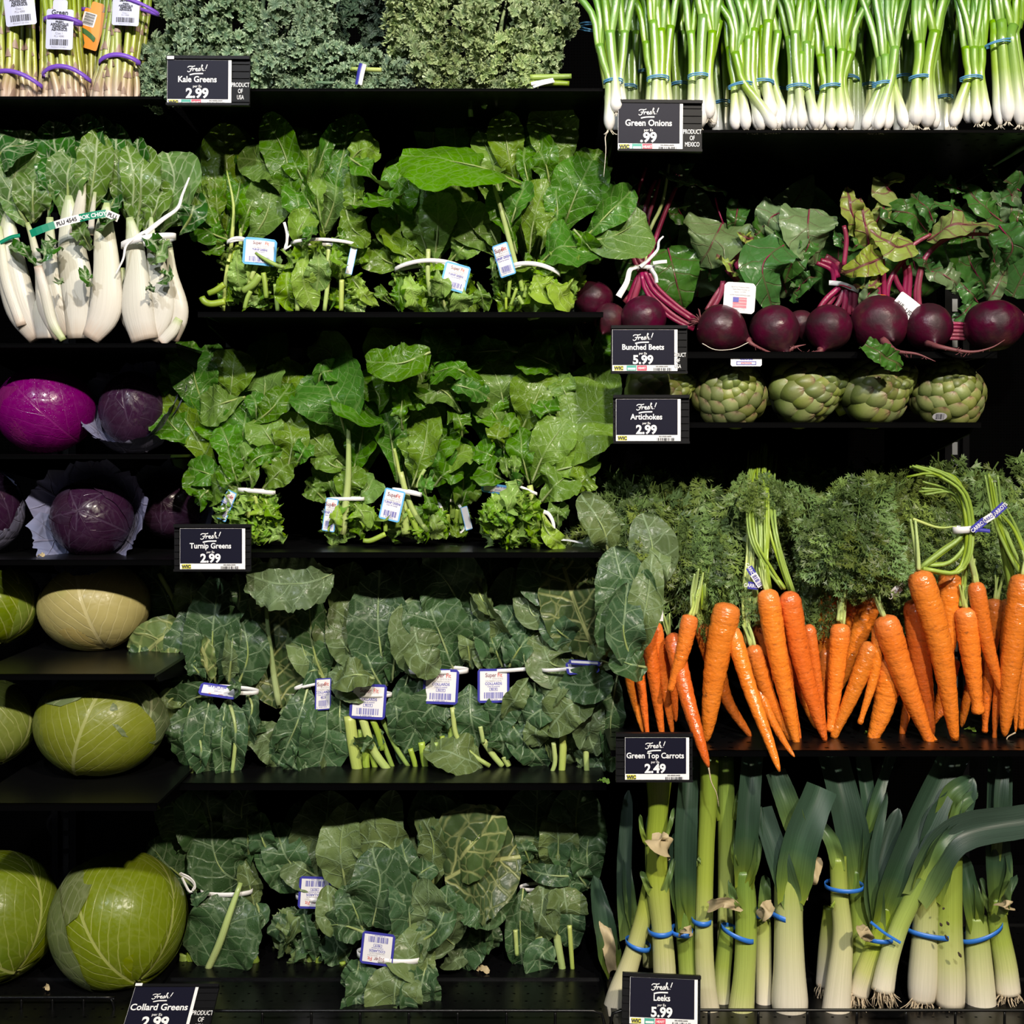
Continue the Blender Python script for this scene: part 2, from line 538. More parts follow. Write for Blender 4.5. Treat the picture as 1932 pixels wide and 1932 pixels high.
m_, t_ = newmat('perforated_black_panel')
co_ = t_.n('TexCoord', None, 3)
sp_ = t_.n('SeparateXYZ', {0: co_}, None)
fx_ = t_.m('SUBTRACT', t_.m('FRACT', t_.m('MULTIPLY', sp_.outputs[0], 180.0)), 0.5)
fz_ = t_.m('SUBTRACT', t_.m('FRACT', t_.m('MULTIPLY', sp_.outputs[2], 180.0)), 0.5)
dd_ = t_.m('SQRT', t_.m('ADD', t_.m('MULTIPLY', fx_, fx_), t_.m('MULTIPLY', fz_, fz_)))
t_.bsdf(t_.mix(t_.sm(dd_, 0.22, 0.30), (0.0008, 0.0008, 0.0008), (0.0012, 0.0012, 0.0013)), 0.6, None, 0.0)
M['perf'] = m_
mb = MB()
mb.box((0, 0.615, 1.45), (3.2, 0.03, 2.9))
struct('wall_back', mb, M['perf'], 'black perforated back panel of the case')
mb = MB()
mb.box((-1.58, 0.26, 1.45), (0.04, 0.70, 2.9))
struct('wall_left', mb, M['blackmatte'])
mb = MB()
mb.box((1.58, 0.26, 1.45), (0.04, 0.70, 2.9))
struct('wall_right', mb, M['blackmatte'])

mb = MB()
mb.box((0, 0.26, DECKZ / 2 - 0.006), (3.1, 0.66, DECKZ - 0.012))
tag(mb.build('case_base', M['blackmatte'], None, None, False), 'black base of the case under the lowest deck', 'cabinet', None, 'structure')


def plate(mb, x0, x1, y0, y1, z, th=0.004, sx=0.0255, sy=0.030, hole=0.0026, holes=True):
    """steel plate with rows of small square punched holes, staggered row by row"""
    if not holes:
        mb.box(((x0 + x1) / 2, (y0 + y1) / 2, z - th / 2), (x1 - x0, y1 - y0, th))
        return
    nr = max(1, int((y1 - y0) / sy))
    dy = (y1 - y0) / nr
    for r in range(nr):
        ya, yb = y0 + r * dy, y0 + (r + 1) * dy
        n = max(1, int((x1 - x0) / sx))
        off = 0.5 if r % 2 else 0.0
        cx = x0 + (np.arange(n) + 0.35 + 0.3 * off) * (x1 - x0) / n
        xs = np.concatenate([[x0], np.stack([cx - hole * 1.15, cx + hole * 1.15], 1).ravel(), [x1]])
        yc = (ya + yb) / 2
        ys = np.array([ya, yc - hole, yc + hole, yb])
        G = np.stack(np.meshgrid(xs, ys, indexing='ij'), -1)
        I = np.arange(len(xs) * 4).reshape(len(xs), 4)
        F = np.stack([I[:-1, :-1], I[1:, :-1], I[1:, 1:], I[:-1, 1:]], -1)
        keep = np.ones(F.shape[:2], bool)
        keep[1::2, 1] = False
        F = F[keep]
        V = np.concatenate([G.reshape(-1, 2), np.full((len(xs) * 4, 1), z)], 1)
        mb.add(V, F)
        V2 = V.copy()
        V2[:, 2] -= 0.0016
        mb.add(V2, F[:, ::-1])


SHELF = {}


def shelf(key, x0, x1, row, label, depth=0.55, lip=14, holes=True, Y0=0.0, group='black shelves of the produce case', cut=0.0):
    """a shelf whose front edge is at pixel row `row` between pixel columns x0 and x1"""
    z = W(0, row, Y0)[2]
    xa, xb = (x0 - 966) * kpx(Y0), (x1 - 966) * kpx(Y0)
    t = Thing('shelf', label, 'shelf', ((xa + xb) / 2, 0.3, z), group)
    p = MB()
    plate(p, xa, xb, Y0, depth, z, holes=holes, hole=0.0026)
    t.part('shelf_plate', p, M['black'], smooth=False)
    p = MB()
    h = lip * S
    p.box(((xa + xb) / 2, Y0 - 0.0012, z - h / 2), (xb - xa, 0.0024, h))
    p.box(((xa + xb) / 2, Y0 - 0.0004, z - 0.0006), (xb - xa, 0.005, 0.0012))
    t.part('front_lip', p, M['lip'], smooth=False)
    for x in (xa + 0.006, xb - 0.006):
        p = MB()
        V = np.array([[x, Y0 + 0.015, z - 0.006], [x, depth, z - 0.002], [x, depth, z - 0.075], [x, depth - 0.1, z - 0.07], [x, Y0 + 0.03, z - 0.016]])
        V2 = V + np.array([0.003, 0, 0])
        n = len(V)
        p.add(np.vstack([V, V2]), [tuple(range(n)), tuple(range(2 * n - 1, n - 1, -1))] + [(i, (i + 1) % n, n + (i + 1) % n, n + i) for i in range(n)])
        t.part('bracket', p, M['lip'], smooth=False)
    SHELF[key] = z
    return t


shelf('L1', -60, 306, 183, 'black perforated shelf under the asparagus bundles', lip=5)
shelf('L2', -60, 334, 648, 'black shelf under the bok choy', lip=8, holes=False)
shelf('L3', -60, 322, 858, 'black shelf under the bare purple cabbage', lip=8, holes=False)
shelf('L4', -60, 346, 1056, 'black shelf under the red cabbage with open outer leaves', lip=10, holes=False)
shelf('L5', -60, 292, 1272, 'black shelf under the pale cream cabbage', lip=10, holes=False, Y0=-0.08)
shelf('L6', -60, 296, 1516, 'black shelf under the round green cabbage in the middle', lip=12, holes=False, Y0=-0.12)
shelf('M1', 322, 1143, 168, 'black perforated shelf under the curly kale', lip=5)
shelf('M2', 374, 1138, 589, 'black shelf under the upper row of turnip greens', lip=10, holes=False)
shelf('M3', 352, 1136, 1042, 'black wet shelf under the lower row of turnip greens', lip=10, holes=False)
shelf('M4', 308, 1144, 1478, 'black shelf under the upper row of collard greens', lip=12, holes=False)
shelf('R1', 1150, 1990, 246, 'black perforated shelf under the green onions', lip=5)
shelf('R2', 1292, 1880, 664, 'black shelf under the beets', lip=12, depth=0.42, holes=False)
shelf('R3', 1190, 1850, 797, 'black shelf under the artichokes', lip=10, depth=0.42, holes=False)
shelf('R4', 1152, 1990, 1416, 'black wet perforated shelf under the carrots', lip=10, Y0=-0.06)

# lowest deck: three perforated trays
for i, (xa, xb, lb) in enumerate(((-1.16, -0.52, 'black perforated deck tray below the green cabbages'), (-0.515, 0.135, 'black perforated deck tray below the collard greens'), (0.14, 1.16, 'black deck tray below the leeks'))):
    p = MB()
    plate(p, xa, xb, -0.085, 0.59, DECKZ, sx=0.02, sy=0.024, hole=0.0016)
    p.box(((xa + xb) / 2, -0.083, DECKZ - 0.008), (xb - xa, 0.003, 0.014))
    t = Thing('deck_tray', lb, 'tray', ((xa + xb) / 2, 0.25, DECKZ))
    t.part('tray_plate', p, M['black'], smooth=False)
    for yy in (0.095, 0.30):
        p = MB()
        p.box(((xa + xb) / 2, yy, DECKZ + 0.0015), (xb - xa - 0.01, 0.003, 0.003))
        t.part('ridge', p, M['black'], smooth=False)

# slotted uprights on the back wall
for (px, lb) in ((120, 'slotted black upright behind the cabbages'), (428, 'slotted grey upright beside the bok choy'), (1080, 'slotted grey upright between turnip greens and beets'), (1806, 'slotted grey upright at the right end of the artichokes')):
    x = (px - 966) * kpx(0.57)
    t = Thing('upright', lb, 'post', (x, 0.58, 0))
    p = MB()
    p.box((x - 0.017, 0.585, 1.0), (0.012, 0.03, 2.0))
    p.box((x + 0.017, 0.585, 1.0), (0.012, 0.03, 2.0))
    p.box((x, 0.592, 1.0), (0.03, 0.014, 2.0))
    t.part('channel', p, M['blackmatte'], smooth=False)
    p = MB()
    for i in range(43):
        p.box((x, 0.5835, 0.5 + i * 0.034), (0.010, 0.003, 0.024))
    o = t.part('slot_strip', p, M['steel'] if px != 120 else M['black'], smooth=False)

# round plugs in the deck and the back wall
for (px, py, Y, lb) in ((112, 1556, 0.597, 'round black port in the back panel above the bottom cabbages'),):
    t = Thing('port', lb, 'vent', W(px, py, Y))
    p = MB()
    c = W(px, py, Y)
    a = np.linspace(0, 2 * np.pi, 29)[:-1]
    G = np.stack([np.stack([c[0] + r * np.cos(a), np.full_like(a, c[1] + y), c[2] + r * np.sin(a)], -1) for r, y in ((0.026, 0), (0.024, -0.004), (0.019, -0.004), (0.017, 0.002))])
    p.grid(G, cv=True)
    t.part('rim', p, M['blackmatte'])


def fence(label, x0, x1, ztop, Y, n, corner='', zbot=None):
    """black wire guard along the deck front: top rail, uprights, lower rail"""
    zb = DECKZ - 0.01 if zbot is None else zbot
    t = Thing('wire_fence', label, 'fence', ((x0 + x1) / 2, Y, zb))
    r = 0.0021
    p = MB()
    pts = [(x0, Y, ztop), (x1, Y, ztop)]
    if 'l' in corner:
        pts = [(x0, Y, zb), (x0, Y, ztop - 0.014), (x0 + 0.004, Y, ztop - 0.003), (x0 + 0.014, Y, ztop)] + pts[1:]
    if 'r' in corner:
        pts = pts[:-1] + [(x1 - 0.014, Y, ztop), (x1 - 0.004, Y, ztop - 0.003), (x1, Y, ztop - 0.014), (x1, Y, zb)]
    tube(p, pts, r, 8, 40, ref=(0.3, -1, 0.2))
    t.part('top_rail', p, M['black'])
    for x in np.linspace(x0, x1, n + 2)[1:-1]:
        p = MB()
        tube(p, [(x, Y + 0.003, zb), (x, Y + 0.003, ztop)], r * 0.9, 8, 4, ref=(0, -1, 0))
        t.part('wire', p, M['black'])
    p = MB()
    tube(p, [(x0, Y, zb + 0.004), (x1, Y, zb + 0.004)], r, 8, 4, ref=(0, -1, 0.1))
    t.part('bottom_rail', p, M['black'])


zf = W(0, 1907, -0.055)[2]
fence('black wire guard in front of the collard greens', (402 - 966) * kpx(-0.055), (1140 - 966) * kpx(-0.055), zf, -0.055, 7, 'r')
fence('black wire guard in front of the leeks', (1152 - 966) * kpx(-0.062), (1990 - 966) * kpx(-0.062), W(0, 1906, -0.062)[2], -0.062, 8, 'l')
fence('black wire guard in front of the green cabbages', (-20 - 966) * kpx(-0.0), (215 - 966) * kpx(-0.0), W(0, 1882, 0.0)[2], 0.0, 3, 'r')
# ------------------------------------------------------------------ price signs
FRESH = [[(.05, .60), (.12, .72), (.30, .71), (.37, .78)], [(.26, .72), (.22, .46), (.16, .24), (.09, .17), (.04, .26)], [(.13, .46), (.28, .48)],
         [(.27, .25), (.31, .52), (.34, .46), (.40, .50)], [(.40, .36), (.47, .44), (.45, .53), (.41, .47), (.40, .32), (.45, .26), (.51, .33)],
         [(.51, .33), (.56, .55), (.59, .42), (.56, .28), (.51, .29)], [(.60, .28), (.655, .60), (.70, .86), (.665, .84), (.615, .28)],
         [(.63, .40), (.68, .53), (.71, .47), (.70, .32), (.76, .31)], [(.90, .90), (.83, .46)], [(.808, .34), (.80, .30)]]


def sign(label, hold, card, name, price, plate_txt=None, Y=-0.012, rot=0.0, pitch=0.0, heart=False, clip=False):
    """hold / card: x0, y0, x1, y1 in pixels of the holder and of the printed card"""
    k = kpx(Y)
    hx0, hy0, hx1, hy1 = hold
    c = W((hx0 + hx1) / 2, (hy0 + hy1) / 2, Y)
    X = rodrigues((1, 0, 0), (0, 1, 0), math.radians(rot))
    U = rodrigues(rodrigues((0, 0, 1), (0, 1, 0), math.radians(rot)), X, math.radians(pitch))
    s = Sheet(c, X, U)
    Rm = np.stack([s.X, s.N, s.U], 1)
    q = lambda px, py: ((px - (hx0 + hx1) / 2) * k, -(py - (hy0 + hy1) / 2) * k)
    w, h = (hx1 - hx0) * k, (hy1 - hy0) * k
    t = Thing('price_sign', label, 'sign', s.map([(0, -h / 2)], -0.003)[0], 'black price signs clipped to the shelves')
    p = MB()
    loc = lambda x, y, l: s.map([(x, y)], l)[0]
    p.box(loc(0, 0, -0.004), (w, 0.004, h), R=Rm)
    p.box(loc(0, h / 2 - 0.0022, 0.0004), (w, 0.005, 0.0044), R=Rm)
    p.box(loc(0, -h / 2 + 0.0016, 0.0004), (w, 0.005, 0.0032), R=Rm)
    for y in np.linspace(-h * 0.36, h * 0.36, 6):
        p.box(loc(0, y, -0.0015), (w * 0.985, 0.0022, 0.0018), R=Rm)
    t.part('holder', p, M['holder'], smooth=False)
    (ax, ay), (bx, by) = q(card[0], card[3]), q(card[2], card[1])
    cw, ch = bx - ax, by - ay
    p = MB()
    s.rect(p, ax, ay, bx, by, 0.0012, 0, 2)
    s.rect(p, ax + 0.0004, ay + ch * 0.145, bx - cw * 0.048, by - 0.0002, 0.0016, 1, 2)
    t.part('card', p, [M['white'], M['navy']], smooth=False)
    p = MB()
    mx = ax + cw * 0.47
    fw = cw * 0.36
    fy = by - ch * 0.24
    for st in FRESH:
        s.stroke(p, [(mx - fw * 0.47 + a * fw, fy - fw * 0.12 + b * fw * 0.44) for a, b in st], fw * 0.034, 0.002, 0)
    s.stroke(p, [(mx - fw * 0.33, fy - fw * 0.17), (mx - fw * 0.1, fy - fw * 0.125), (mx + fw * 0.25, fy - fw * 0.115)], fw * 0.055, 0.002, 0)
    t.part('script_lettering', p, M['white'], smooth=False)
    p = MB()
    s.text(p, name, mx, by - ch * 0.485, ch * 0.185, 0.002, 0, 0.022, 0.92)
    s.text(p, 'per Ea', mx, by - ch * 0.60, ch * 0.075, 0.002, 0, 0.01)
    s.text(p, price, mx, by - ch * 0.825, ch * 0.29, 0.002, 0, 0.035)
    t.part('price_lettering', p, M['white'], smooth=False)
    p = MB()
    s.text(p, 'WIC', ax + cw * 0.10, ay + ch * 0.03, ch * 0.11, 0.002, 0, 0.05)
    s.rect(p, ax + cw * 0.03, ay + ch * 0.015, ax + cw * 0.17, ay + ch * 0.125, 0.0017, 1, 1)
    if heart:
        s.rect(p, ax + cw * 0.22, ay + ch * 0.01, ax + cw * 0.37, ay + ch * 0.135, 0.0017, 2, 1)
        s.rect(p, ax + cw * 0.38, ay + ch * 0.01, ax + cw * 0.53, ay + ch * 0.135, 0.0017, 3, 1)
        s.text(p, 'HEART', ax + cw * 0.455, ay + ch * 0.045, ch * 0.075, 0.002, 4, 0.02, 0.8)
        s.rect(p, ax + cw * 0.235, ay + ch * 0.03, ax + cw * 0.355, ay + ch * 0.075, 0.002, 4, 1)
    s.text(p, '000-40000-04090', ax + cw * 0.76, ay + ch * 0.095, ch * 0.042, 0.002, 0, 0.02)
    s.bars(p, ax + cw * 0.63, ax + cw * 0.90, ay + ch * 0.01, ay + ch * 0.075, 0.002, 0, 16, len(name))
    t.part('small_print', p, [M['ink'], M['inkyellow'], M['inkteal'], M['inkpink'], M['white']], smooth=False)
    if plate_txt:
        px0, py0, px1, py1, lines = plate_txt
        (cx0, cy0), (cx1, cy1) = q(px0, py1), q(px1, py0)
        p = MB()
        s.rect(p, cx0, cy0, cx1, cy1, 0.0008, 0, 1)
        for i, ln in enumerate(lines):
            s.text(p, ln, (cx0 + cx1) / 2, cy1 - (i + 0.95) * (cy1 - cy0) / (len(lines) + 0.35), (cy1 - cy0) * 0.30, 0.0012, 1, 0.006, 0.62)
        t.part('origin_plate', p, [M['holder'], M['white']], smooth=False)
    if clip:
        p = MB()
        s.rect(p, ax, by + 0.0005, ax + cw * 0.11, by + 0.0048, 0.0034, 0, 1)
        t.part('white_clip', p, M['white'], smooth=False)
    # clip that hooks over the shelf lip behind
    p = MB()
    p.box(loc(0, h * 0.3, -0.010), (0.03, 0.012, 0.012), R=Rm)
    t.part('shelf_clip', p, M['holder'], smooth=False)
    return t


USA = ('PRODUCT', 'OF', 'USA')
sign('black price sign reading Kale Greens 2.99, product of USA', (314, 106, 471, 199), (316, 114, 437, 200), 'Kale Greens', '2.99', (437, 153, 471, 192, USA), Y=-0.02, rot=0.4, heart=True, clip=True)
sign('black wet price sign reading Green Onions .99', (1167, 189, 1325, 286), (1166, 195, 1288, 284), 'Green Onions', '.99', (1288, 241, 1324, 281, ('PRODUCT', 'OF', 'MEXICO')), Y=-0.02, rot=0.5, heart=True)
sign('black price sign reading Bunched Beets 5.99', (1153, 614, 1297, 705), (1155, 622, 1278, 700), 'Bunched Beets', '5.99', (1262, 663, 1295, 699, USA), Y=-0.015, heart=True)
sign('black price sign reading Artichokes 2.99', (1157, 745, 1301, 837), (1162, 753, 1284, 832), 'Artichokes', '2.99', Y=-0.015)
sign('black price sign reading Turnip Greens 2.99', (328, 989, 473, 1078), (340, 997, 463, 1074), 'Turnip Greens', '2.99', Y=-0.02)
sign('black price sign reading Green Top Carrots 2.49', (1162, 1383, 1307, 1475), (1179, 1391, 1300, 1471), 'Green Top Carrots', '2.49', Y=-0.075)
sign('black tilted price sign reading Leeks 5.99', (1174, 1841, 1322, 1934), (1188, 1848, 1316, 1930), 'Leeks', '5.99', Y=-0.075, rot=2.6, pitch=-14, heart=True)
sign('black price sign reading Collard Greens 2.99, leaning back low in the case', (242, 1852, 402, 1962), (242, 1858, 364, 1960), 'Collard Greens', '2.99', (366, 1904, 401, 1950, USA), Y=-0.05, pitch=-60, heart=True, clip=True)
# ------------------------------------------------------------------ leaves, ties, tags
PROF = {
    'turnip': [(0, .06), (.12, .20), (.28, .42), (.45, .74), (.62, .97), (.76, 1.0), (.88, .80), (.95, .52), (1, .10)],
    'collard': [(0, .10), (.10, .42), (.24, .80), (.42, .98), (.58, 1.0), (.76, .90), (.90, .62), (.96, .40), (1, .10)],
    'beet': [(0, .12), (.07, .60), (.18, .94), (.34, 1.0), (.55, .86), (.75, .62), (.9, .36), (1, .05)],
    'bok': [(0, .12), (.15, .38), (.35, .80), (.55, 1.0), (.72, .98), (.88, .72), (.96, .42), (1, .10)],
    'strip': [(0, .7), (.2, .9), (.5, 1.0), (.8, .9), (.95, .6), (1, .15)],
    'cut': [(0, .75), (.25, 1.0), (.6, 1.0), (.9, .92), (1, .9)],
    'strap': [(0, .75), (.25, 1.0), (.6, .95), (.85, .8), (.95, .6), (1, .12)],
}


def leaf_surface(mb, P, w, N0, prof, nu=42, nv=13, cup=0.15, ruf=0.0, rf=5.0, lob=0.05, lf=7.0, quilt=0.0012, t0=0.0, flip=False, seed=0, fold=0.0, wob=0.0, mat=0):
    r = np.random.RandomState(seed)
    C = cr(P, nu)
    L = np.sum(np.linalg.norm(np.diff(C, axis=0), axis=1))
    T, N, B = frames(C, N0)
    t = np.linspace(0, 1, nu)
    tb = np.clip((t - t0) / max(1 - t0, 1e-6), 0, 1)
    pp = np.array(PROF[prof])
    h = w / 2 * np.interp(tb, pp[:, 0], pp[:, 1])
    h = np.where(t < t0, w * 0.015, h)
    s = np.linspace(-1, 1, nv)
    s = np.sign(s) * np.abs(s) ** 0.85
    side = (s > 0).astype(int)
    ph = r.rand(2, 4) * 6.28
    ff = rf * (0.8 + 0.4 * r.rand(2, 2))
    ed = np.stack([np.sin(2 * np.pi * ff[k, 0] * t + ph[k, 0]) * 0.6 + np.sin(2 * np.pi * ff[k, 1] * 2.2 * t + ph[k, 1]) * 0.4 for k in (0, 1)], 1)
    lo = np.stack([np.sin(2 * np.pi * lf * t + ph[k, 2]) * 0.6 + np.sin(2 * np.pi * lf * 2.7 * t + ph[k, 3]) * 0.4 for k in (0, 1)], 1)
    a = np.abs(s)[None, :]
    hh = h[:, None] * (1 + lob * lo[:, side] * a ** 3)
    tip = np.clip((tb - 0.8) / 0.2, 0, 1)[:, None]
    ca = np.cos(fold * a)
    off_n = (cup * a ** 1.7) * hh + ruf * ed[:, side] * a ** 2.2 * np.minimum(1, h[:, None] / (w * 0.3)) + np.sin(fold * a) * hh
    off_n = off_n + quilt * np.sin(t[:, None] * L / 0.009 + a * 5 + ph[0, 0]) * np.sin(s[None, :] * 7 + ph[1, 1]) * (a < 0.97)
    if wob:
        off_n = off_n + wob * np.sin(2.2 * np.pi * t[:, None] + ph[0, 1]) * s[None, :] + wob * 0.6 * np.sin(3.1 * np.pi * t[:, None] * 1.3 + 2.2 * s[None, :] + ph[1, 2])
    V = C[:, None, :] + B[:, None, :] * (s[None, :] * hh * ca)[..., None] + N[:, None, :] * off_n[..., None]
    V = V - T[:, None, :] * (a ** 2 * h[:, None] * 0.20 * (1 - tip))[..., None]
    UV = np.stack(np.broadcast_arrays(t[:, None] * L, s[None, :] * h[:, None]), -1)
    mb.grid(V, UV, mat, flip=not flip)
    return C


LEAFN = [0]


class Bunch(Thing):
    """leaves are listed from the back of the bunch to its front; each next one lies a little nearer"""

    def __init__(s, name, label, cat, base, group=None, Y=0.12, step=0.0035, mats=('turnip', 'rib'), prof='turnip', ruf=0.0048, rib=5.0):
        super().__init__(name, label, cat, base, group)
        s.Y, s.step, s.mats, s.prof, s.ruf, s.rib = Y, step, mats, prof, ruf, rib

    def L(s, pts, w, b=0, roll=None, cup=0.14, ruf=None, arc=0.02, tipY=0.0, m=None, rib=None, prof=None, t0=0.0, up=0.38, fold=0.0, Y=None, lob=0.022, rf=3.2, ribm=None, wob=0.004, name='leaf', nu=42, quilt=0.0006):
        LEAFN[0] += 1
        sd = LEAFN[0]
        r = random.Random(sd)
        if Y is None:
            s.Y -= s.step
            Y = s.Y
        p = rd(pts) if isinstance(pts, str) else pts
        k = kpx(Y)
        n = len(p)
        P = np.array([W(q[0], q[1], Y + q[2] - arc * math.sin(math.pi * i / (n - 1)) + tipY * (i / (n - 1)) ** 2) for i, q in enumerate(p)])
        wd_ = w / CR[2] * k * (1.12 if s.prof in ('turnip', 'collard') and (prof or s.prof) != 'strip' else 1.0)
        if roll is None:
            roll = r.uniform(-24, 24)
        N0 = rodrigues((0, -1, up), P[-1] - P[0], math.radians(roll))
        Ta = nrm(P[-1] - P[0])
        Bv = np.cross(Ta, nrm(N0 - np.dot(N0, Ta) * Ta))
        wd_ /= max(0.62, math.sqrt(max(0.0, 1 - Bv[1] ** 2)))
        mb = MB()
        C = leaf_surface(mb, P, wd_, N0, prof or s.prof, nu, 13, cup, s.ruf if ruf is None else ruf, rf, lob, 7.0, quilt, t0, bool(b), sd, fold, wob)
        o = s.part(name, mb, M[m or s.mats[0]])
        rb = s.rib if rib is None else rib * 1.5 / CR[2]
        if rb:
            mb = MB()
            i1 = int(len(C) * 0.86)
            tube(mb, C[:i1:5], [rb * k * 0.5, rb * k * 0.38, rb * k * 0.22, rb * k * 0.06], 7, 16, ref=N0)
            s.part('midrib', mb, M[ribm or s.mats[1]], o)
        return o

    def stem(s, pts, r, m='stalk', Y=None, name='stem', k=12, flat=0.85, ends=(1.0, 0.9)):
        """r: diameter in the units of the current enlarged view"""
        if Y is None:
            s.Y -= s.step * 0.6
            Y = s.Y
        p = rd(pts) if isinstance(pts, str) else pts
        mb = MB()
        rr = r / CR[2] * kpx(Y) / 2
        tube(mb, WP(p, Y), [rr * ends[0], rr, rr * ends[1]], 9, k, flat)
        return s.part(name, mb, M[m])

    def band(s, cx, cy, rx, h, tilt=0.0, sag=0.0, ry=None, Y=None, m='tie', name='tie_band', x0=-1, x1=1, full=True):
        """flat tie around the bunch: cx, cy centre; rx half width; h height; sag: front hangs lower"""
        if Y is None:
            Y = s.Y - 0.004
        k = kpx(Y) / CR[2]
        c = W(CR[0] + cx / CR[2], CR[1] + cy / CR[2], Y)
        rx, h, sag, ry = rx * k, h * k * 0.85, sag * k, (ry or rx * 0.45) * k
        sag *= -0.6 if c[2] > CAMZ else -0.15
        a = np.linspace(0, 2 * np.pi, 49)[:-1]
        X = np.cos(a) * rx
        Yd = -np.sin(a) * ry + ry
        Z = math.tan(math.radians(tilt)) * X + sag * np.cos(a) ** 2 - sag
        th = 0.0007
        G = []
        for dr, dz in ((0, -h / 2), (th, -h / 2), (th, h / 2), (0, h / 2)):
            G.append(np.stack([c[0] + np.cos(a) * (rx + dr), c[1] + ry - np.sin(a) * (ry + dr), c[2] + Z + dz], -1))
        mb = MB()
        mb.grid(np.stack(G), None, 0, cu=True, cv=True)
        return s.part(name, mb, M[m])

    def strip(s, pts, w, m='tie', Y=None, name='tie_end', up=0.2, roll=0.0, k=20, taper=(1, 1)):
        """a loose flat ribbon"""
        if Y is None:
            s.Y -= 0.001
            Y = s.Y
        p = rd(pts) if isinstance(pts, str) else pts
        P = cr(WP(p, Y), k)
        T, N, B = frames(P, rodrigues((0, -1, up), P[-1] - P[0], math.radians(roll)))
        hw = 0.72 * w / CR[2] * kpx(Y) / 2 * np.linspace(taper[0], taper[1], k)[:, None]
        th = 0.0004
        mb = MB()
        mb.grid(np.stack([P - B * hw, P + B * hw, P + B * hw - N * th, P - B * hw - N * th], 1), None, 0, cv=True)
        return s.part(name, mb, M[m])

    def cutends(s, x0, x1, y0, y1, n, m='shred', size=(45, 80), dY=(0.0, 0.03), seed=1, spread=0.35, dark=0.0, prof='strip', back=0.5, ruf=0.008):
        """short cut leaf pieces that hang below the tie, x0..x1 / y0..y1 in the current view"""
        r = random.Random(seed)
        cx = (x0 + x1) / 2
        Yb = s.Y
        items = sorted(((r.uniform(*dY), r.uniform(x0, x1), r.uniform(y0, y1)) for _ in range(n)), reverse=True)
        for d, x, y in items:
            w = r.uniform(*size)
            ln = w * r.uniform(0.9, 1.5)
            ang = (x - cx) / max(x1 - x0, 1) * 2 * spread + r.uniform(-0.35, 0.35)
            dx, dy = math.sin(ang) * ln, math.cos(ang) * ln
            s.L(f'{x - dx / 2:.1f},{y - dy / 2:.1f} {x + r.uniform(-.1, .1) * w:.1f},{y:.1f} {x + dx / 2:.1f},{y + dy / 2:.1f}', w, r.random() < back, Y=Yb + d, m=m, rib=0, prof=prof, ruf=ruf, lob=0.13, rf=3.0, cup=r.uniform(-0.2, 0.4), arc=r.uniform(0.0, 0.012), roll=r.uniform(-55, 55), nu=20)

    def label(s, cx, cy, w, h, rot=0.0, yaw=0.0, pitch=0.0, style='turnip', flip=False, bend=0.0, Y=None, blank=False):
        """printed tag: centre, size in the current view; rot clockwise in the picture, yaw turns its right edge away"""
        if Y is None:
            s.Y -= 0.003
            Y = s.Y
        k = kpx(Y) / CR[2]
        c = W(CR[0] + cx / CR[2], CR[1] + cy / CR[2], Y)
        X, U = np.array([1.0, 0, 0]), np.array([0, 0, 1.0])
        X = rodrigues(X, (0, 0, 1), math.radians(yaw))
        U = rodrigues(U, X, math.radians(pitch))
        X, U = (rodrigues(q, (0, 1, 0), math.radians(rot)) for q in (X, U))
        w, h = w * k, h * k
        sh = Sheet(c, X, U, bend * w, w)
        fl = -1 if flip else 1
        bd, ink = ('skyblue', 'inkblue') if style == 'turnip' else ('royal', 'inkblue')
        mb = MB()
        sh.rect(mb, -w / 2, -h / 2, w / 2, h / 2, 0, 0, 8, w * 0.08)
        sh.rect(mb, -w / 2 + w * .075, -h / 2 + w * .075, w / 2 - w * .075, h / 2 - w * .075, 0.0004, 1, 8)
        o = s.part('label_tag', mb, [M[bd], M['paper']], smooth=False)
        if blank:
            return o
        mb = MB()
        tx = lambda q, x, y, sz, m, bo=0.0, sx=1.0: sh.text(mb, q, fl * x * w, fl * y * h, sz * h, 0.0008, m, bo, sx, 0.0, flip)
        tx('Super', -0.085, 0.26, 0.17, 1, 0.01, 0.82)
        tx('Fit', 0.20, 0.26, 0.17, 2, 0.01, 0.82)
        tx('G R E E N S', 0.13, 0.19, 0.062, 3)
        tx('Live Healthy! Live Fit', 0.0, 0.125, 0.066, 3, 0.0, 0.85)
        tx('TURNIP GREENS' if style == 'turnip' else 'COLLARDS', 0.0, 0.03, 0.105, 0, 0.02, 0.72 if style == 'turnip' else 0.95)
        tx('Clean & washed', 0.0, -0.035, 0.062, 0, 0.0, 0.9)
        if style != 'turnip':
            tx('4614', 0.0, -0.125, 0.085, 0, 0.01)
            for a_, b_, c_, d_ in ((-.13, -.06, .13, -.07), (-.13, -.145, .13, -.135), (-.13, -.145, -.12, -.06), (.12, -.145, .13, -.06)):
                sh.rect(mb, a_ * w, min(fl * b_, fl * d_) * h, c_ * w, max(fl * b_, fl * d_) * h, 0.0008, 0, 1)
        y0, y1 = sorted((fl * -0.37 * h, fl * -0.19 * h))
        sh.bars(mb, -w * 0.30, w * 0.30, y0, y1, 0.0008, 0, 18, LEAFN[0] % 7)
        tx('0   69389 70005   1', 0.0, -0.42, 0.05, 0)
        s.part('printed_lettering', mb, [M[ink], M['inkmaroon'], M['inkred'], M['inkgrey']], o, smooth=False)
        return o


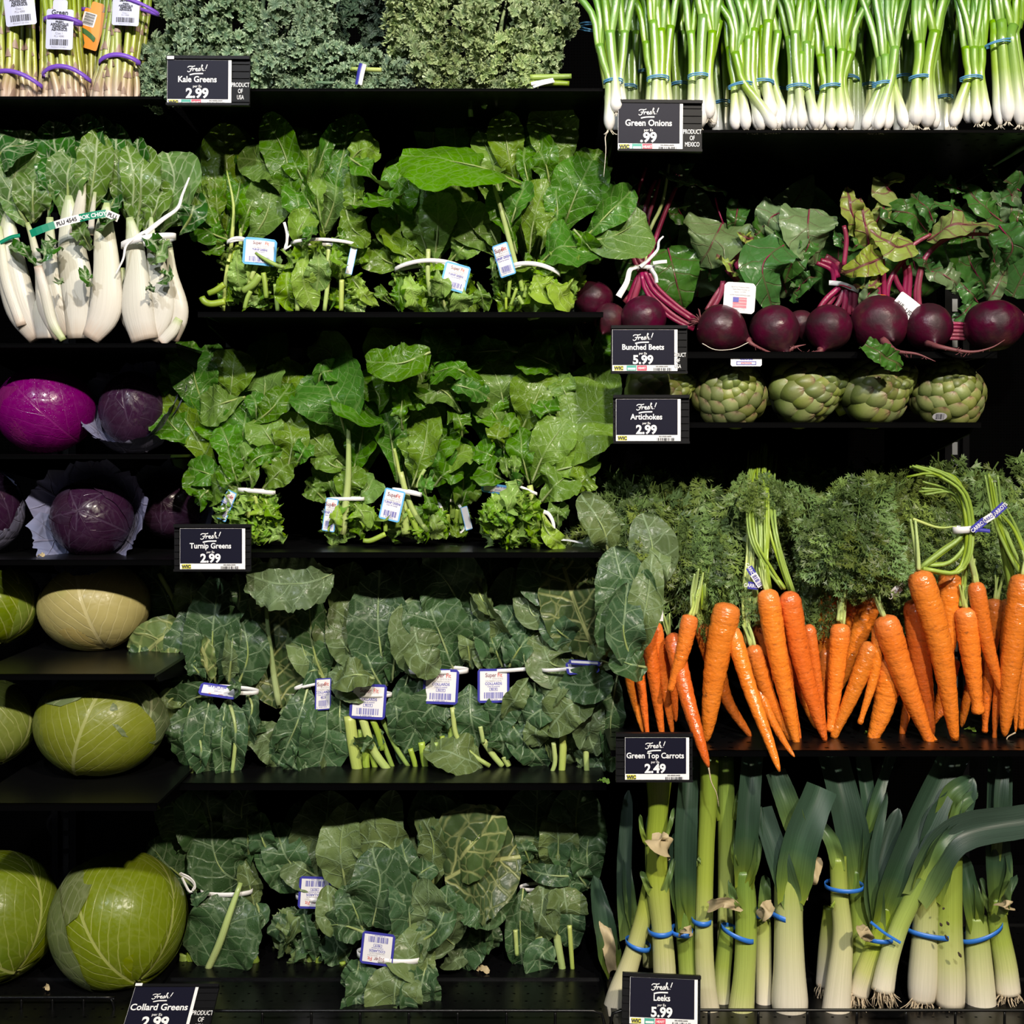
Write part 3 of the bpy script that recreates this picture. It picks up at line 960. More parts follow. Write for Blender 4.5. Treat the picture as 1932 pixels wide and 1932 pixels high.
def fan(b, cx, ty, n, spread, h, w, seed, Y, jit=0.25, m=None, up=0.3, arc=0.02):
    """further leaves of a bunch fanning out behind the listed ones (frame pixels)"""
    r = random.Random(seed)
    for i in range(n):
        a = -spread + 2 * spread * (i + 0.5) / n + r.uniform(-0.1, 0.1)
        hh = h * r.uniform(1 - jit, 1)
        x2, y2 = cx + math.sin(a) * hh * 0.8, ty - math.cos(a) * hh
        b.L([(cx + r.uniform(-12, 12), ty, 0), (cx + math.sin(a) * hh * 0.35, ty - hh * 0.52 * math.cos(a), 0), (x2, y2, 0)], w * r.uniform(0.75, 1.15), r.random() < 0.45, Y=Y + r.uniform(-0.02, 0.03), m=m, up=up, arc=arc)
# ------------------------------------------------------------------ turnip greens
def turnip(label, px, row, Y, group='tied bunches of turnip greens', yb=0.14):
    crop()
    z = SHELF['M2' if row < 800 else 'M3']
    b = W(px, row, Y)
    b[2] = z
    return Bunch('turnip_greens_bunch', label, 'greens', b, group, Y=yb)


A, B_, C_, D_ = (360, 180, 4.6), (690, 180, 3.5127), (290, 600, 4.293), (700, 600, 4.025)

# --- upper row, first bunch
t = turnip('turnip greens bunch at left end of upper row, blue-edged tag facing forward', 468, 585, 0.06)
fan(t, 455, 455, 3, 0.6, 230, 88, 3, 0.16)
crop(*A)
t.L('330,1240 310,700 290,240', 380, 1, roll=5)
t.L('250,1240 180,850 150,440', 260, 1)
t.L('200,1240 70,1000 20,680', 240, 1, roll=-15)
t.L('340,1250 400,900 470,520', 250)
t.L('320,1250 240,1050 200,560', 180, 1)
t.L('300,1250 190,1040 90,740', 230, 0, roll=18)
t.L('330,1260 190,1200 50,1110', 270, 0, roll=-10)
t.L('290,1300 230,1330 150,1330', 150, 0)
t.L('480,1300 650,1050 720,690', 360, 1, roll=12)
t.L('420,1240 500,1000 620,740', 200, 0, roll=25)
t.stem('330,1500 360,1200 370,950 310,640', 34, 'stalk', ends=(1, .3))
t.stem('430,1350 435,1150 430,1040', 34, 'stalk')
Yf = t.Y
t.cutends(270, 700, 1380, 1800, 26, size=(100, 190), seed=3)
t.stem('330,1420 300,1620 283,1870', 34, 'stalk')
t.stem('410,1290 370,1400 345,1500', 40, 'stalk2')
t.L('420,1330 400,1500 430,1700', 150, 1, rib=0, m='shred')
t.stem('520,1460 470,1590 415,1700', 62, 'stalk2')
t.stem('570,1470 530,1570 480,1690', 42, 'stalk')
t.stem('600,1560 540,1640 450,1700', 70, 'stalk2')
t.stem('630,1540 645,1640 655,1760', 46, 'stalk2')
t.stem('735,1640 745,1760 755,1870', 44, 'stalk2')
t.stem('290,1640 220,1690 150,1720', 56, 'stalk2')
t.stem('300,1790 180,1810 120,1790 95,1750', 62, 'stalk2')
t.stem('520,1700 490,1760 465,1850', 40, 'stalk2')
t.band(395, 1262, 88, 34, 6, 40)
t.label(598, 1355, 285, 236, 4, 12, 0, 'turnip', bend=0.10)
t.stem('880,1500 760,1480 640,1420 560,1365', 40, 'stalk2', ends=(1, .5))

# --- upper row, second bunch
t = turnip('turnip greens bunch, second from left in upper row, twist tie knotted on its left', 620, 585, 0.06, yb=0.125)
fan(t, 610, 455, 3, 0.55, 240, 90, 5, 0.15)
crop(*A)
t.L('1180,1200 1280,700 1400,150', 420, 0, roll=-10)
t.L('1050,1200 1030,700 1000,310', 260, 1)
t.L('1130,1240 1250,900 1260,640', 290, 1, roll=0)
t.L('960,1150 1150,500 1250,240', 110, 0, roll=40, cup=.5)
t.L('1340,640 1480,470 1640,500', 250, 1)
t.L('880,1020 760,640 410,540', 350, 1, roll=6, up=.2)
t.L('940,1200 830,560 640,170', 300, 0, roll=-20, cup=.35)
t.L('1040,1200 1060,900 1040,600', 170, 1)
t.L('1010,820 930,650 870,510', 200, 0, roll=-20, up=.7)
t.L('1000,1240 950,1000 880,750', 220, 0, roll=25)
t.L('1130,1140 1030,940 950,780', 160, 0, roll=-30, cup=.5)
t.L('1160,1240 1100,900 1130,700', 110, 1)
t.L('1370,540 1530,650 1710,830', 220, 0, roll=-15, up=.9, arc=.03)
t.L('1330,1200 1420,900 1390,640', 170, 1, roll=-20)
t.L('1420,850 1500,900 1400,1000', 120, 0)
t.L('1330,1000 1560,930 1840,870', 190, 0, roll=-20, up=1.0, arc=.035)
t.L('1340,960 1400,1150 1560,1270', 260, 1, roll=10, cup=.3)
t.L('1240,1260 1300,1220 1400,1290', 110, 0)
t.L('960,1320 930,1180 1040,1010', 220, 1, cup=.5)
t.cutends(820, 1480, 1330, 1830, 34, size=(110, 210), seed=4)
t.L('850,1470 830,1650 890,1860', 190, 0, rib=0, m='shred')
t.L('1010,1330 970,1560 1060,1870', 210, 1, rib=0, m='shred')
t.L('1080,1320 1110,1480 1090,1700', 200, 1, rib=0, m='shred')
t.stem('1195,1300 1190,1600 1160,1870', 42, 'stalk')
t.stem('925,1580 925,1870', 46, 'stalk')
t.stem('1310,1600 1305,1870', 46, 'stalk')
t.L('1240,1310 1270,1420 1330,1470', 120, 0, rib=0, m='shred')
t.L('1410,1600 1500,1720 1620,1830', 110, 1, rib=12, m='shred')
t.L('970,1320 1020,1240 1060,1140', 110, 0, roll=-20)
t.band(1130, 1268, 280, 34, -1, 30)
t.strip('810,1100 835,1200 830,1300 810,1340', 34)
t.strip('860,1150 840,1240 815,1330 870,1300', 20)
t.label(1395, 1425, 60, 260, 12, 0, 0, 'turnip', Y=t.Y + 0.01, blank=True)
t.band(1250, 1470, 1, 1)

# --- upper row, third bunch
t = turnip('turnip greens bunch, third from left in upper row, tag drooping right off its tie', 810, 585, 0.06, yb=0.125)
fan(t, 805, 505, 3, 0.6, 230, 85, 6, 0.15)
crop(*B_)
t.L('420,600 470,130 570,60', 270, 0, Y=.24)
t.L('620,600 580,200 500,110', 220, 0, Y=.22)
t.L('330,1100 220,850 230,430', 240, 0)
t.L('420,1100 330,800 310,520', 240, 0, roll=20)
t.L('480,1100 560,850 580,660', 220)
t.L('300,1120 200,950 150,760', 240, 1)
t.L('260,1150 110,1080 10,970', 240, 1)
t.L('430,1120 280,1000 190,800', 240, 1, roll=15)
t.L('430,1100 360,900 320,780', 200, 1)
t.L('560,1100 640,1010 710,930', 190, 1)
t.L('450,1130 480,850 470,640', 230, 1, roll=-10)
t.L('360,1130 280,1050 160,1020', 160, 1)
t.cutends(200, 700, 1200, 1400, 26, size=(90, 170), seed=7)
t.L('280,1180 310,1300 350,1420', 160, 1, rib=0, m='shred')
t.L('240,1200 220,1320 230,1430', 110, 0, rib=0, m='turnip')
t.stem('415,1020,-.012 412,1180,-.014 428,1330,-.01', 32, 'stalk')
t.stem('540,1290 580,1370 610,1430', 42, 'stalk')
t.stem('510,1360 540,1430', 26, 'stalk')
t.L('600,1280 640,1350 620,1430', 170, 1, rib=0, m='shred')
t.L('740,1250 770,1330 780,1420', 110, 1, rib=8)
t.L('170,1390 110,1320 60,1290', 80, 1, rib=6)
t.L('470,1160 500,1240 450,1320', 130, 1, rib=0, m='shred')
t.band(400, 1130, 215, 32, 3, 60)
t.label(595, 1205, 175, 182, 14, 10, 0, 'turnip', bend=.05)

# --- upper row, fourth bunch
t = turnip('large turnip greens bunch beside the beets with one broad shiny leaf drooping left', 1015, 585, 0.06, yb=0.125)
fan(t, 1010, 510, 3, 0.6, 270, 90, 8, 0.16)
crop(*B_)
t.L('960,600 850,300 770,130', 280, 0, Y=.22)
t.L('1000,500 1060,150 1090,90', 220, 0, Y=.21)
t.L('1430,700 1490,500 1540,360', 240)
t.L('1450,640 1560,590 1610,560', 160)
t.L('900,700 830,420 750,240', 190, 1)
t.L('1000,650 940,350 910,110', 220, 1, roll=-5)
t.L('1300,650 1250,300 1210,25', 310, 1, roll=4, arc=.01)
t.L('1230,650 1180,420 1060,290', 210, 0, roll=-22)
t.L('1280,950 1400,640 1500,430', 350, 0, roll=14)
t.L('1120,700 1060,500 1050,340', 100, 0)
t.L('860,1060 710,880 620,720', 270, 1, roll=-14)
t.L('900,1040 830,900 760,740', 170, 1)
t.L('1080,1060 1120,800 1200,560', 230, 1, roll=10)
t.L('1270,960 1270,750 1260,600', 150, 0)
t.L('1160,1060 1190,900 1220,770', 110, 1)
t.L('1000,1050 940,820 850,630', 190, 0)
t.L('950,900 990,760 1060,570', 170, 0, cup=.5)
t.stem('1010,1180,-.012 930,880,-.02 880,700,-.02 850,600,-.01', 34, 'stalk', ends=(1, .6))
t.L('1030,590 740,470 235,385', 370, 0, roll=6, up=1.1, arc=.05, tipY=-.03, cup=-.15)
t.L('1240,1190 1320,1110 1460,1080', 220, 1)
t.L('1110,1160 1290,1010 1540,1020', 300, 0, roll=-14, up=.5, arc=.03)
t.L('1420,960 1620,940 1860,810', 420, 1, roll=4, arc=.02)
t.L('1440,960 1600,790 1770,620', 200, 0, roll=30, cup=.4)
t.L('1380,890 1460,980 1550,1110', 150, 0, roll=30)
t.L('1250,1190 1300,1110 1360,1080', 150, 1)
t.L('1140,1130 1060,1120 1010,1160', 120, 1)
t.L('860,1080 840,1150 850,1220', 80, 1)
t.cutends(910, 1380, 1180, 1420, 34, size=(80, 170), seed=9)
t.L('1200,1200 1290,1300 1370,1410', 200, 1, rib=0, m='shred')
t.L('1120,1180 1170,1280 1230,1340', 190, 1, rib=0, m='shred')
for q, r_ in (('1020,1190 1040,1300', 34), ('955,1220 945,1340', 28), ('1075,1260 1050,1340', 34), ('1230,1240 1205,1340', 26), ('1010,1330 1050,1400', 30), ('930,1340 930,1420', 20), ('1000,1280 960,1390', 22)):
    t.stem(q, r_, 'stalk2')
t.band(1125, 1150, 165, 34, -9, 55)
t.label(915, 1090, 112, 220, -16, -18, 0, 'turnip', bend=.05)

# --- lower row, first bunch
t = turnip('bushy turnip greens bunch left of lower row behind its own price sign', 470, 1020, 0.10, yb=0.16)
fan(t, 470, 925, 3, 0.75, 260, 90, 11, 0.19)
crop(*C_)
t.L('700,900 920,300 930,50', 300, 0, Y=.27)
t.L('600,900 480,400 420,220', 240, 0, Y=.2)
t.L('300,900 180,520 110,350', 240, 0)
t.L('200,700 170,420 330,190', 220, 0)
t.L('1000,760 1090,500 1110,330', 230, 1)
t.L('620,700 640,450 670,260', 350, 1, roll=0)
t.L('880,760 900,560 900,410', 330, 1)
t.L('460,900 330,480 310,225', 330, 0, roll=12)
t.L('500,1350 300,900 70,560', 250, 0, roll=-24)
t.L('560,1370 340,960 60,530', 250, 1, roll=-18)
t.L('330,1040 180,900 40,740', 260, 0, roll=10, up=.6)
t.L('640,1060 480,900 370,790', 190, 0)
t.L('660,1200 720,950 770,640', 300, 0)
t.L('740,640 560,690 380,770', 300, 1, roll=-6, up=.5)
t.L('820,860 830,720 790,610', 140, 0, roll=20)
t.L('1060,1330 1120,1000 1050,760', 260, 1)
t.L('780,880 960,730 1110,530', 210, 0, roll=10, up=.6)
t.L('1030,1110 930,960 830,820', 260, 1, roll=12)
t.L('1150,1200 1200,1100 1250,1000', 150, 0)
t.L('660,1220 600,1010 540,870', 230, 0)
t.L('640,1240 740,1120 880,1000', 170, 1, roll=10)
t.L('620,1330 440,1260 280,1210', 240, 0, roll=-10)
t.L('540,1500 420,1400 290,1230', 200, 0)
t.L('680,1390 540,1350 440,1490', 190, 1)
t.L('880,1390 1000,1260 1090,1180', 230, 1, roll=8)
t.L('720,1260 840,1130 1040,1080', 140, 0, ruf=.01)
t.L('690,1380 640,1220 600,1050', 160, 0)
t.L('800,1390 780,1280 720,1200', 170, 1)
t.L('640,1390 590,1330 560,1200', 120, 0)
t.L('440,1400 380,1450 380,1520', 140, 0)
t.cutends(540, 1020, 1450, 1770, 60, size=(70, 130), seed=12, dY=(-.02, .05))
for q in ('745,1450 735,1600', '790,1450 765,1620', '820,1440 850,1560', '690,1450 660,1570', '900,1480 930,1600'):
    t.stem(q, 34, 'stalk')
t.band(820, 1405, 150, 38, -5, 22)
t.label(590, 1520, 110, 250, 22, -30, 0, 'turnip')

# --- lower row, second bunch
t = turnip('turnip greens bunch with one thick pale upright stalk, middle left of lower row', 670, 1020, 0.10, yb=0.17)
fan(t, 660, 940, 3, 0.6, 290, 90, 13, 0.2)
crop(*C_)
t.L('1600,900 1450,250 1350,20', 170, 1, Y=.25)
t.L('1560,700 1440,300 1260,230', 280, 1)
t.L('1520,800 1380,500 1250,360', 250, 0)
t.L('1600,1300 1680,1000 1720,650', 320, 0)
t.L('1420,1510 1310,1400 1230,1340', 170, 1)
t.L('1500,1500 1420,1330 1360,1160', 220, 1)
t.L('1640,1480 1720,1390 1790,1290', 260, 1)
t.L('1600,1500 1580,1350 1640,1200', 240, 1)
t.L('1570,1240 1410,1080 1120,790', 230, 1, roll=-15)
t.L('1560,1230 1430,1180 1320,1040', 200, 1)
t.L('1820,800 1820,620 1650,470', 230, 0)
t.L('1560,960 1470,680 1330,400', 560, 0, roll=-8, cup=.35, up=.3, arc=.04)
t.L('1450,540 1620,680 1830,790', 330, 0, roll=-10, up=.7, arc=.03)
t.L('1330,540 1370,440 1530,430', 170, 0, roll=20, cup=.5)
t.cutends(1390, 1760, 1530, 1760, 20, size=(90, 160), seed=14)
t.L('1620,1500 1690,1590 1700,1690', 190, 1, rib=8, m='shred')
t.L('1500,1500 1480,1620 1470,1740', 120, 1, rib=6, m='shred')
t.stem('1525,1750 1545,1600 1575,1300 1578,900', 62, 'stalk', ends=(1.1, .55))
t.band(1545, 1470, 150, 34, 1, 30)
t.label(1430, 1595, 110, 270, 8, -14, 0, 'turnip')

# --- lower row, third bunch
t = turnip('turnip greens bunch in middle of lower row, forward tag slanting down left', 765, 1020, 0.10, yb=0.15)
fan(t, 770, 930, 3, 0.6, 260, 90, 15, 0.2)
crop(*D_)
t.L('220,700 190,250 170,70', 430, 1, Y=.2)
t.L('440,500 520,200 570,60', 270, 0, Y=.2)
t.L('200,1250 130,800 10,480', 270, 0, roll=12)
t.L('330,1290 340,1000 300,700', 230, 1)
t.L('400,1250 520,960 630,820', 250, 0)
t.L('470,1200 600,1070 770,1000', 220, 1)
t.L('430,1290 540,1080 600,950', 160, 0)
t.L('310,1290 400,1000 450,660', 220, 1, roll=-20)
t.L('480,1280 560,1180 690,1130', 190, 0)
t.L('500,300 470,330 420,480', 130, 0, roll=40)
t.L('690,900 680,800 630,700', 150, 0, ruf=.012)
t.L('900,620 760,520 620,540', 220, 0, roll=-20)
t.L('680,720 560,560 310,470', 240, 1, roll=10)
t.L('460,640 400,600 290,640', 160, 0, roll=-20)
t.L('790,450 610,380 420,440', 220, 0, roll=-8, up=.9)
t.L('560,500 700,520 890,590', 170, 0, roll=14, up=.8)
t.L('240,850 230,700 250,500', 130, 0, ruf=.012)
t.L('450,260 210,345 -40,320', 270, 0, roll=0, up=.45, arc=.02, prof='collard', Y=.06)
t.L('420,1370 410,1290 440,1210', 110, 0)
t.stem('230,1260 200,1100 175,990', 26, 'stalk')
t.stem('350,1290 380,1200 410,1150', 30, 'stalk')
t.cutends(60, 540, 1480, 1650, 30, size=(70, 130), seed=16)
t.stem('250,1340 250,1480 265,1640', 78, 'stalk')
t.stem('190,1480 205,1590', 56, 'stalk2')
t.stem('280,1450 320,1540 360,1640', 48, 'stalk2')
t.stem('225,1170 270,1340 330,1480 430,1620', 44, 'stalk')
t.stem('110,1540 110,1620', 36, 'stalk2')
t.stem('110,1640 0,1690 -60,1690', 40, 'stalk2')
t.L('450,1480 490,1560 500,1680', 120, 1, rib=0, m='turnipback')
t.L('400,1330 450,1410 440,1500', 110, 0, rib=0)
t.band(270, 1325, 110, 40, -10, 30)
t.label(160, 1420, 165, 240, 13, -10, 0, 'turnip')

# --- the short-stemmed bunch lying behind
t = turnip('small dark turnip greens bunch lying with cut stalk ends and a loosened white tie', 865, 1010, 0.17, yb=0.19)
crop(*D_)
t.L('600,1500 620,1300 580,1100', 220, 0)
t.L('660,1500 720,1330 760,1180', 200, 1)
t.L('680,1500 700,1200 640,900', 260, 0)
t.cutends(540, 720, 1420, 1620, 14, size=(70, 120), seed=17)
for q in ('590,1490 580,1590', '655,1450 640,1590', '620,1420 620,1520', '690,1440 685,1560'):
    t.stem(q, 44, 'stalk2')
t.L('600,1570 640,1610 700,1630', 90, 1, rib=0, m='turnip')
t.strip('440,1440 500,1400 540,1460 510,1510 440,1460 420,1420', 30)
t.strip('600,1385 650,1395 680,1440', 30)
t.strip('735,1540 690,1620 620,1640 555,1630', 30, roll=40)
t.label(725, 1520, 70, 180, -14, 40, 0, 'turnip', blank=True)

# --- lower row, last bunch
t = turnip('turnip greens bunch at right end of lower row with ball-like ruffled base', 970, 1025, 0.08, yb=0.16)
fan(t, 975, 915, 3, 0.65, 270, 95, 18, 0.2)
crop(*D_)
t.L('1400,600 1300,250 1230,90', 300, 0, Y=.21)
t.L('1500,500 1430,200 1380,110', 170, 0, Y=.2)
t.L('1780,500 1760,250 1700,90', 230, 0, Y=.2)
t.L('1560,60 1600,200 1690,340', 140, 1, Y=.15)
t.L('1700,1100 1740,800 1830,600', 240, 1)
t.L('1560,860 1700,650 1640,350', 370, 1)
t.L('1200,260 900,250 630,290', 200, 0, up=.9)
t.L('1020,860 930,720 850,620', 250, 0)
t.L('1030,760 970,500 880,280', 470, 1, roll=6, prof='collard')
t.L('860,340 800,360 720,350', 110, 0)
t.L('1440,420 1300,320 1110,270', 280, 0, roll=-8, up=.8)
t.L('1130,880 1240,640 1340,400', 400, 1, roll=6)
t.L('1530,680 1470,560 1420,440', 190, 1)
t.L('1240,1280 1510,860 1810,540', 560, 1, roll=-4, arc=.03, rib=8)
t.L('1100,940 1040,870 1100,740', 130, 0)
t.L('990,1080 900,1040 790,990', 170, 0)
t.L('1000,980 960,900 990,800', 150, 1)
t.L('1380,780 1340,700 1290,630', 190, 0, ruf=.01)
t.L('1200,1260 1150,1040 1130,830', 190, 0)
t.L('1220,1250 1330,1000 1510,740', 300, 1, roll=8)
t.L('1330,1180 1480,1140 1730,1090', 200, 1, roll=10)
t.L('1540,1320 1610,1230 1660,1170', 220, 1)
t.L('1290,1400 1410,1260 1530,1170', 290, 1, roll=-6)
t.L('1420,1600 1420,1480 1440,1400', 150, 1)
t.L('1020,1240 900,1170 820,1140', 220, 0)
t.L('1060,1220 1030,1140 1020,1060', 100, 1)
t.L('1090,1220 1090,1140 1110,1060', 90, 1)
t.L('1150,1260 1120,1230 1060,1240', 110, 0)
t.cutends(870, 1280, 1430, 1700, 64, size=(75, 140), seed=19, dY=(-.03, .05))
t.cutends(870, 1290, 1370, 1520, 16, size=(100, 160), seed=20, dY=(-.04, -.02))
t.stem('1140,1380 1135,1460', 46, 'stalk2')
t.stem('1190,1390 1195,1480', 60, 'stalk2')
t.L('1290,1480 1350,1640 1480,1735', 130, 1, rib=10, m='shred')
t.stem('1205,1270 1240,1410 1310,1520 1400,1640', 46, 'stalk')
t.strip('1310,1470 1350,1490 1385,1560 1390,1650', 44, taper=(1, .6))
t.band(1180, 1305, 80, 26, -22, 20)
t.strip('1430,1680 1520,1690 1610,1710', 26, Y=.06, up=1.0)
t.label(965, 1300, 260, 90, 7, -6, 35, 'turnip', flip=True)
# ------------------------------------------------------------------ collard greens
def collard(label, px, Y, upper=True, yb=0.13, ylow=None):
    crop()
    b = W(px, 1470, Y)
    b[2] = (SHELF['M4'] if upper else DECKZ) + 0.001
    t = Bunch('collard_greens_bunch', label, 'greens', b, 'tied bunches of collard greens', Y=yb, mats=('collard', 'rib'), prof='collard', ruf=0.003, rib=6.0)
    return t


E_, F_, G_, H_ = (240, 1040, 3.864), (720, 920, 3.331), (260, 1460, 4.093), (600, 1460, 3.331)
KW = dict(prof='strip', m='collard', seed=1)

t = collard('collard bunch at left end of upper row, tag tilted upside down on its tie', 400, 0.05)
fan(t, 405, 1300, 2, 0.5, 220, 90, 31, 0.15)
crop(*E_)
t.L('420,700 270,300 120,130', 360, 0, Y=.17)
t.L('480,600 470,300 500,150', 230, 1, Y=.15)
t.stem('420,520 340,350 230,160', 40, 'stalk', Y=.15)
t.L('560,700 600,300 620,190', 170, 0)
t.L('500,1000 380,920 290,770', 240, 0)
t.L('460,560 250,640 30,840', 300, 1, roll=-10, rib=4, m='collardrib')
t.L('100,650 80,760 20,850', 130, 0, m='collard')
t.L('520,960 430,740 470,440', 260, 0, roll=-20, cup=.3)
t.L('640,960 620,650 670,195', 360, 0, roll=8, cup=.3)
t.L('800,520 820,330 800,165', 120, 0)
t.L('800,1000 880,750 830,470', 270, 0, roll=14)
t.L('600,960 560,760 510,600', 160, 1, m='collardrib', rib=3, roll=-20)
t.L('740,960 760,750 780,500', 110, 1, roll=30)
t.L('560,930 500,860 450,790', 110, 0)
t.L('620,1060 460,1080 280,1250', 250, 0)
t.L('400,1020 290,1120 320,1290', 170, 1)
t.L('330,1220 330,1320 370,1420', 120, 0)
t.L('880,1050 910,1150 850,1460', 160, 0)
t.L('480,1080 430,1330 470,1610', 240, 0, rib=18)
t.L('740,1080 790,1300 780,1630', 170, 0, rib=22)
t.L('600,1080 560,1330 600,1640', 250, 0, rib=6)
t.L('720,1090 690,1350 700,1640', 130, 0, rib=8)
t.L('520,1320 540,1450 530,1600', 110, 0)
t.stem('480,1430 470,1620', 40, 'stalk')
t.stem('800,1280 780,1480 765,1620', 30, 'stalk')
t.band(720, 1030, 215, 34, -4, 14)
t.label(665, 1018, 275, 115, 9, 4, -50, 'collard', flip=True)
t.L('790,1060 790,1000 770,950', 80, 0, rib=0)

t = collard('collard bunch, second in upper row, with a large leaf turned to show thick pale veins', 545, 0.05)
fan(t, 560, 1300, 2, 0.45, 220, 80, 32, 0.16)
crop(*E_)
t.L('1000,900 900,450 880,230', 260, 0, Y=.13)
t.L('1440,940 1360,720 1310,230', 260, 0, roll=-10)
t.L('1440,940 1300,760 1230,500', 200, 1)
t.L('1400,880 1350,870 1270,920', 170, 0)
t.L('1115,1140 1045,700 1000,280', 450, 0, m='collardrib', rib=30, roll=4, cup=.12, up=.2, arc=.0)
t.L('1500,160 1340,225 1080,235 870,170', 350, 1, roll=-6, up=.3, arc=.02, m='collard', rib=3, quilt=.0025, ruf=.012, lob=.1, Y=.04)
t.L('900,60 930,110 990,140', 120, 1, rib=0)
t.L('1200,1050 1160,1230 1120,1380', 110, 1, rib=0)
t.L('1010,1250 960,1270 900,1330', 110, 0, rib=0)
t.L('1160,1560 1010,1360 870,1290', 210, 1, rib=4, roll=14)
t.L('1460,1050 1450,1350 1380,1640', 330, 0, rib=0)
t.stem('1400,1290 1360,1450 1300,1650', 78, 'stalk')
t.L('1320,980 1240,1250 1080,1600', 240, 0, rib=14, roll=-10)
t.stem('1105,1120,-.004 1065,880,-.004 1040,680,-.004 1005,360,-.002', 46, 'rib', ends=(1, .5), Y=.108)
t.stem('1170,1560 1130,1680', 56, 'stalk')
t.L('1250,1490 1210,1570 1170,1650', 110, 0, rib=0)
t.cutends(1100, 1500, 1350, 1600, 8, size=(80, 150), seed=32, m='collard', prof='collard', ruf=.004)
t.band(1340, 985, 130, 24, 12, 60)
t.label(1428, 1042, 120, 232, 1, 25, 0, 'collard')

t = collard('collard bunch, third in upper row, bare pale stalks fanning out below its tag', 700, 0.04)
fan(t, 690, 1290, 2, 0.45, 240, 90, 33, 0.15)
crop(*E_)
t.L('1800,700 1620,300 1640,80', 300, 1, Y=.15)
t.L('1600,900 1480,650 1500,380', 200, 1)
t.L('1760,820 1620,600 1650,250', 300, 1, roll=-6, cup=.1)
t.L('1700,830 1580,680 1510,540', 200, 1)
t.L('1890,980 1830,560 1840,140', 400, 0, roll=8, cup=.2)
t.L('1930,950 1960,700 1990,500', 150, 0, cup=.4)
t.L('1860,1000 1780,850 1700,640', 180, 0)
t.L('1830,960 1650,930 1480,880', 290, 1, roll=-4, up=.5)
t.L('1560,1020 1550,1250 1590,1510', 150, 0, rib=10)
t.L('1930,1050 1970,1200 1990,1400', 140, 0, rib=0)
t.cutends(1600, 1900, 1150, 1400, 8, size=(90, 140), seed=33, m='collard', prof='collard', ruf=.004)
for q, w in (('1860,1230 1960,1430 2050,1570', 36), ('1830,1300 1890,1460 1960,1640', 38), ('1700,1300 1700,1500 1700,1690', 40), ('1760,1350 1790,1500 1830,1670', 46), ('1740,1400 1740,1540 1760,1690', 56), ('1790,1230 1830,1330 1860,1450', 46)):
    t.stem(q, w, 'stalk2')
t.stem('1710,1200 1790,1440 1910,1610', 64, 'stalk')
t.stem('1620,1200 1650,1430 1690,1670', 86, 'stalk')
t.L('1650,1380 1720,1400 1800,1400', 100, 0, rib=0, roll=30)
t.band(1750, 1060, 170, 30, 0, 30)
t.label(1756, 1096, 262, 258, 4, 4, 0, 'collard', bend=.03)
t.L('1800,930 1660,900 1500,960', 170, 1, roll=10, up=.6)

t = collard('broad collard bunch, fourth in upper row, dewy leaf folded down over its tag', 840, 0.04)
fan(t, 830, 1270, 2, 0.5, 220, 95, 34, 0.15)
crop(*F_)
t.L('200,900 120,600 180,430', 260, 0, Y=.15)
t.L('520,800 400,580 250,470', 400, 0, roll=-10, prof='collard')
t.L('560,1140 570,900 560,740', 220, 0)
t.L('460,1160 340,850 260,610', 370, 0, roll=-8)
t.L('560,1130 540,980 520,860', 110, 1)
t.L('200,690 220,950 290,1180', 300, 1, roll=-20, up=.2, rib=0, cup=.1)
t.L('170,1170 120,1400 150,1750', 150, 0, rib=8)
t.L('240,1200 180,1400 150,1660', 200, 0, rib=0)
t.L('560,1240 560,1430 610,1630', 200, 0, rib=0)
t.L('480,1360 300,1390 140,1660', 250, 0, rib=0, roll=-20)
t.cutends(230, 480, 1420, 1700, 10, size=(80, 150), seed=34, m='collard', prof='collard', ruf=.004)
for q, w in (('380,1560 400,1700 420,1840', 34), ('250,1600 270,1730 300,1840', 44), ('180,1640 210,1740 230,1850', 34), ('440,1450 440,1600 470,1760', 44), ('340,1600 350,1720 360,1840', 30), ('510,1600 540,1720', 26)):
    t.stem(q, w, 'stalk2')
t.L('640,1770 480,1680 270,1640', 180, 1, rib=0, roll=15, up=.6)
t.stem('445,1380 470,1560 560,1670 680,1750', 32, 'stalk')
t.band(340, 1165, 200, 32, 0, 20)
t.label(372, 1250, 222, 222, 3, 3, 0, 'collard')
t.L('210,980 260,1080 370,1150', 180, 1, rib=0, roll=-10)

t = collard('narrow collard bunch, fifth in upper row, curled leaf edges above a forward tag', 940, 0.06)
fan(t, 940, 1265, 2, 0.35, 210, 70, 35, 0.16)
crop(*F_)
t.L('760,800 690,550 680,400', 230, 0, Y=.19)
t.L('800,900 800,700 850,480', 170, 0, Y=.19)
t.stem('720,640 760,560 800,510', 40, 'stalk2', Y=.16)
t.L('780,1120 780,900 880,700', 220, 0)
t.L('860,1130 890,980 960,920', 230, 0)
t.L('760,1130 700,980 670,880', 210, 0)
t.L('700,1130 640,1050 640,960', 130, 1)
t.L('620,540 660,760 840,1000', 130, 1, roll=40, cup=.5)
t.L('600,600 630,700 730,830', 90, 1, roll=-40)
t.L('800,1130 860,1020 960,900', 150, 0)
t.L('960,1230 960,1300 900,1440', 170, 0, rib=12)
t.L('880,1250 760,1400 640,1560', 190, 0, rib=0)
t.L('780,1440 900,1600 1030,1750', 190, 0, rib=10)
t.L('720,1500 760,1590 760,1690', 160, 0, rib=0, prof='collard')
for q, w in (('640,1590 700,1680 760,1750', 40), ('770,1690 800,1750', 40), ('800,1560 860,1680 900,1740', 34), ('620,1500 640,1600', 30)):
    t.stem(q, w, 'stalk')
t.L('920,1200 850,1310 760,1450', 120, 1, rib=0, roll=-30)
t.band(810, 1150, 200, 28, 4, 14)
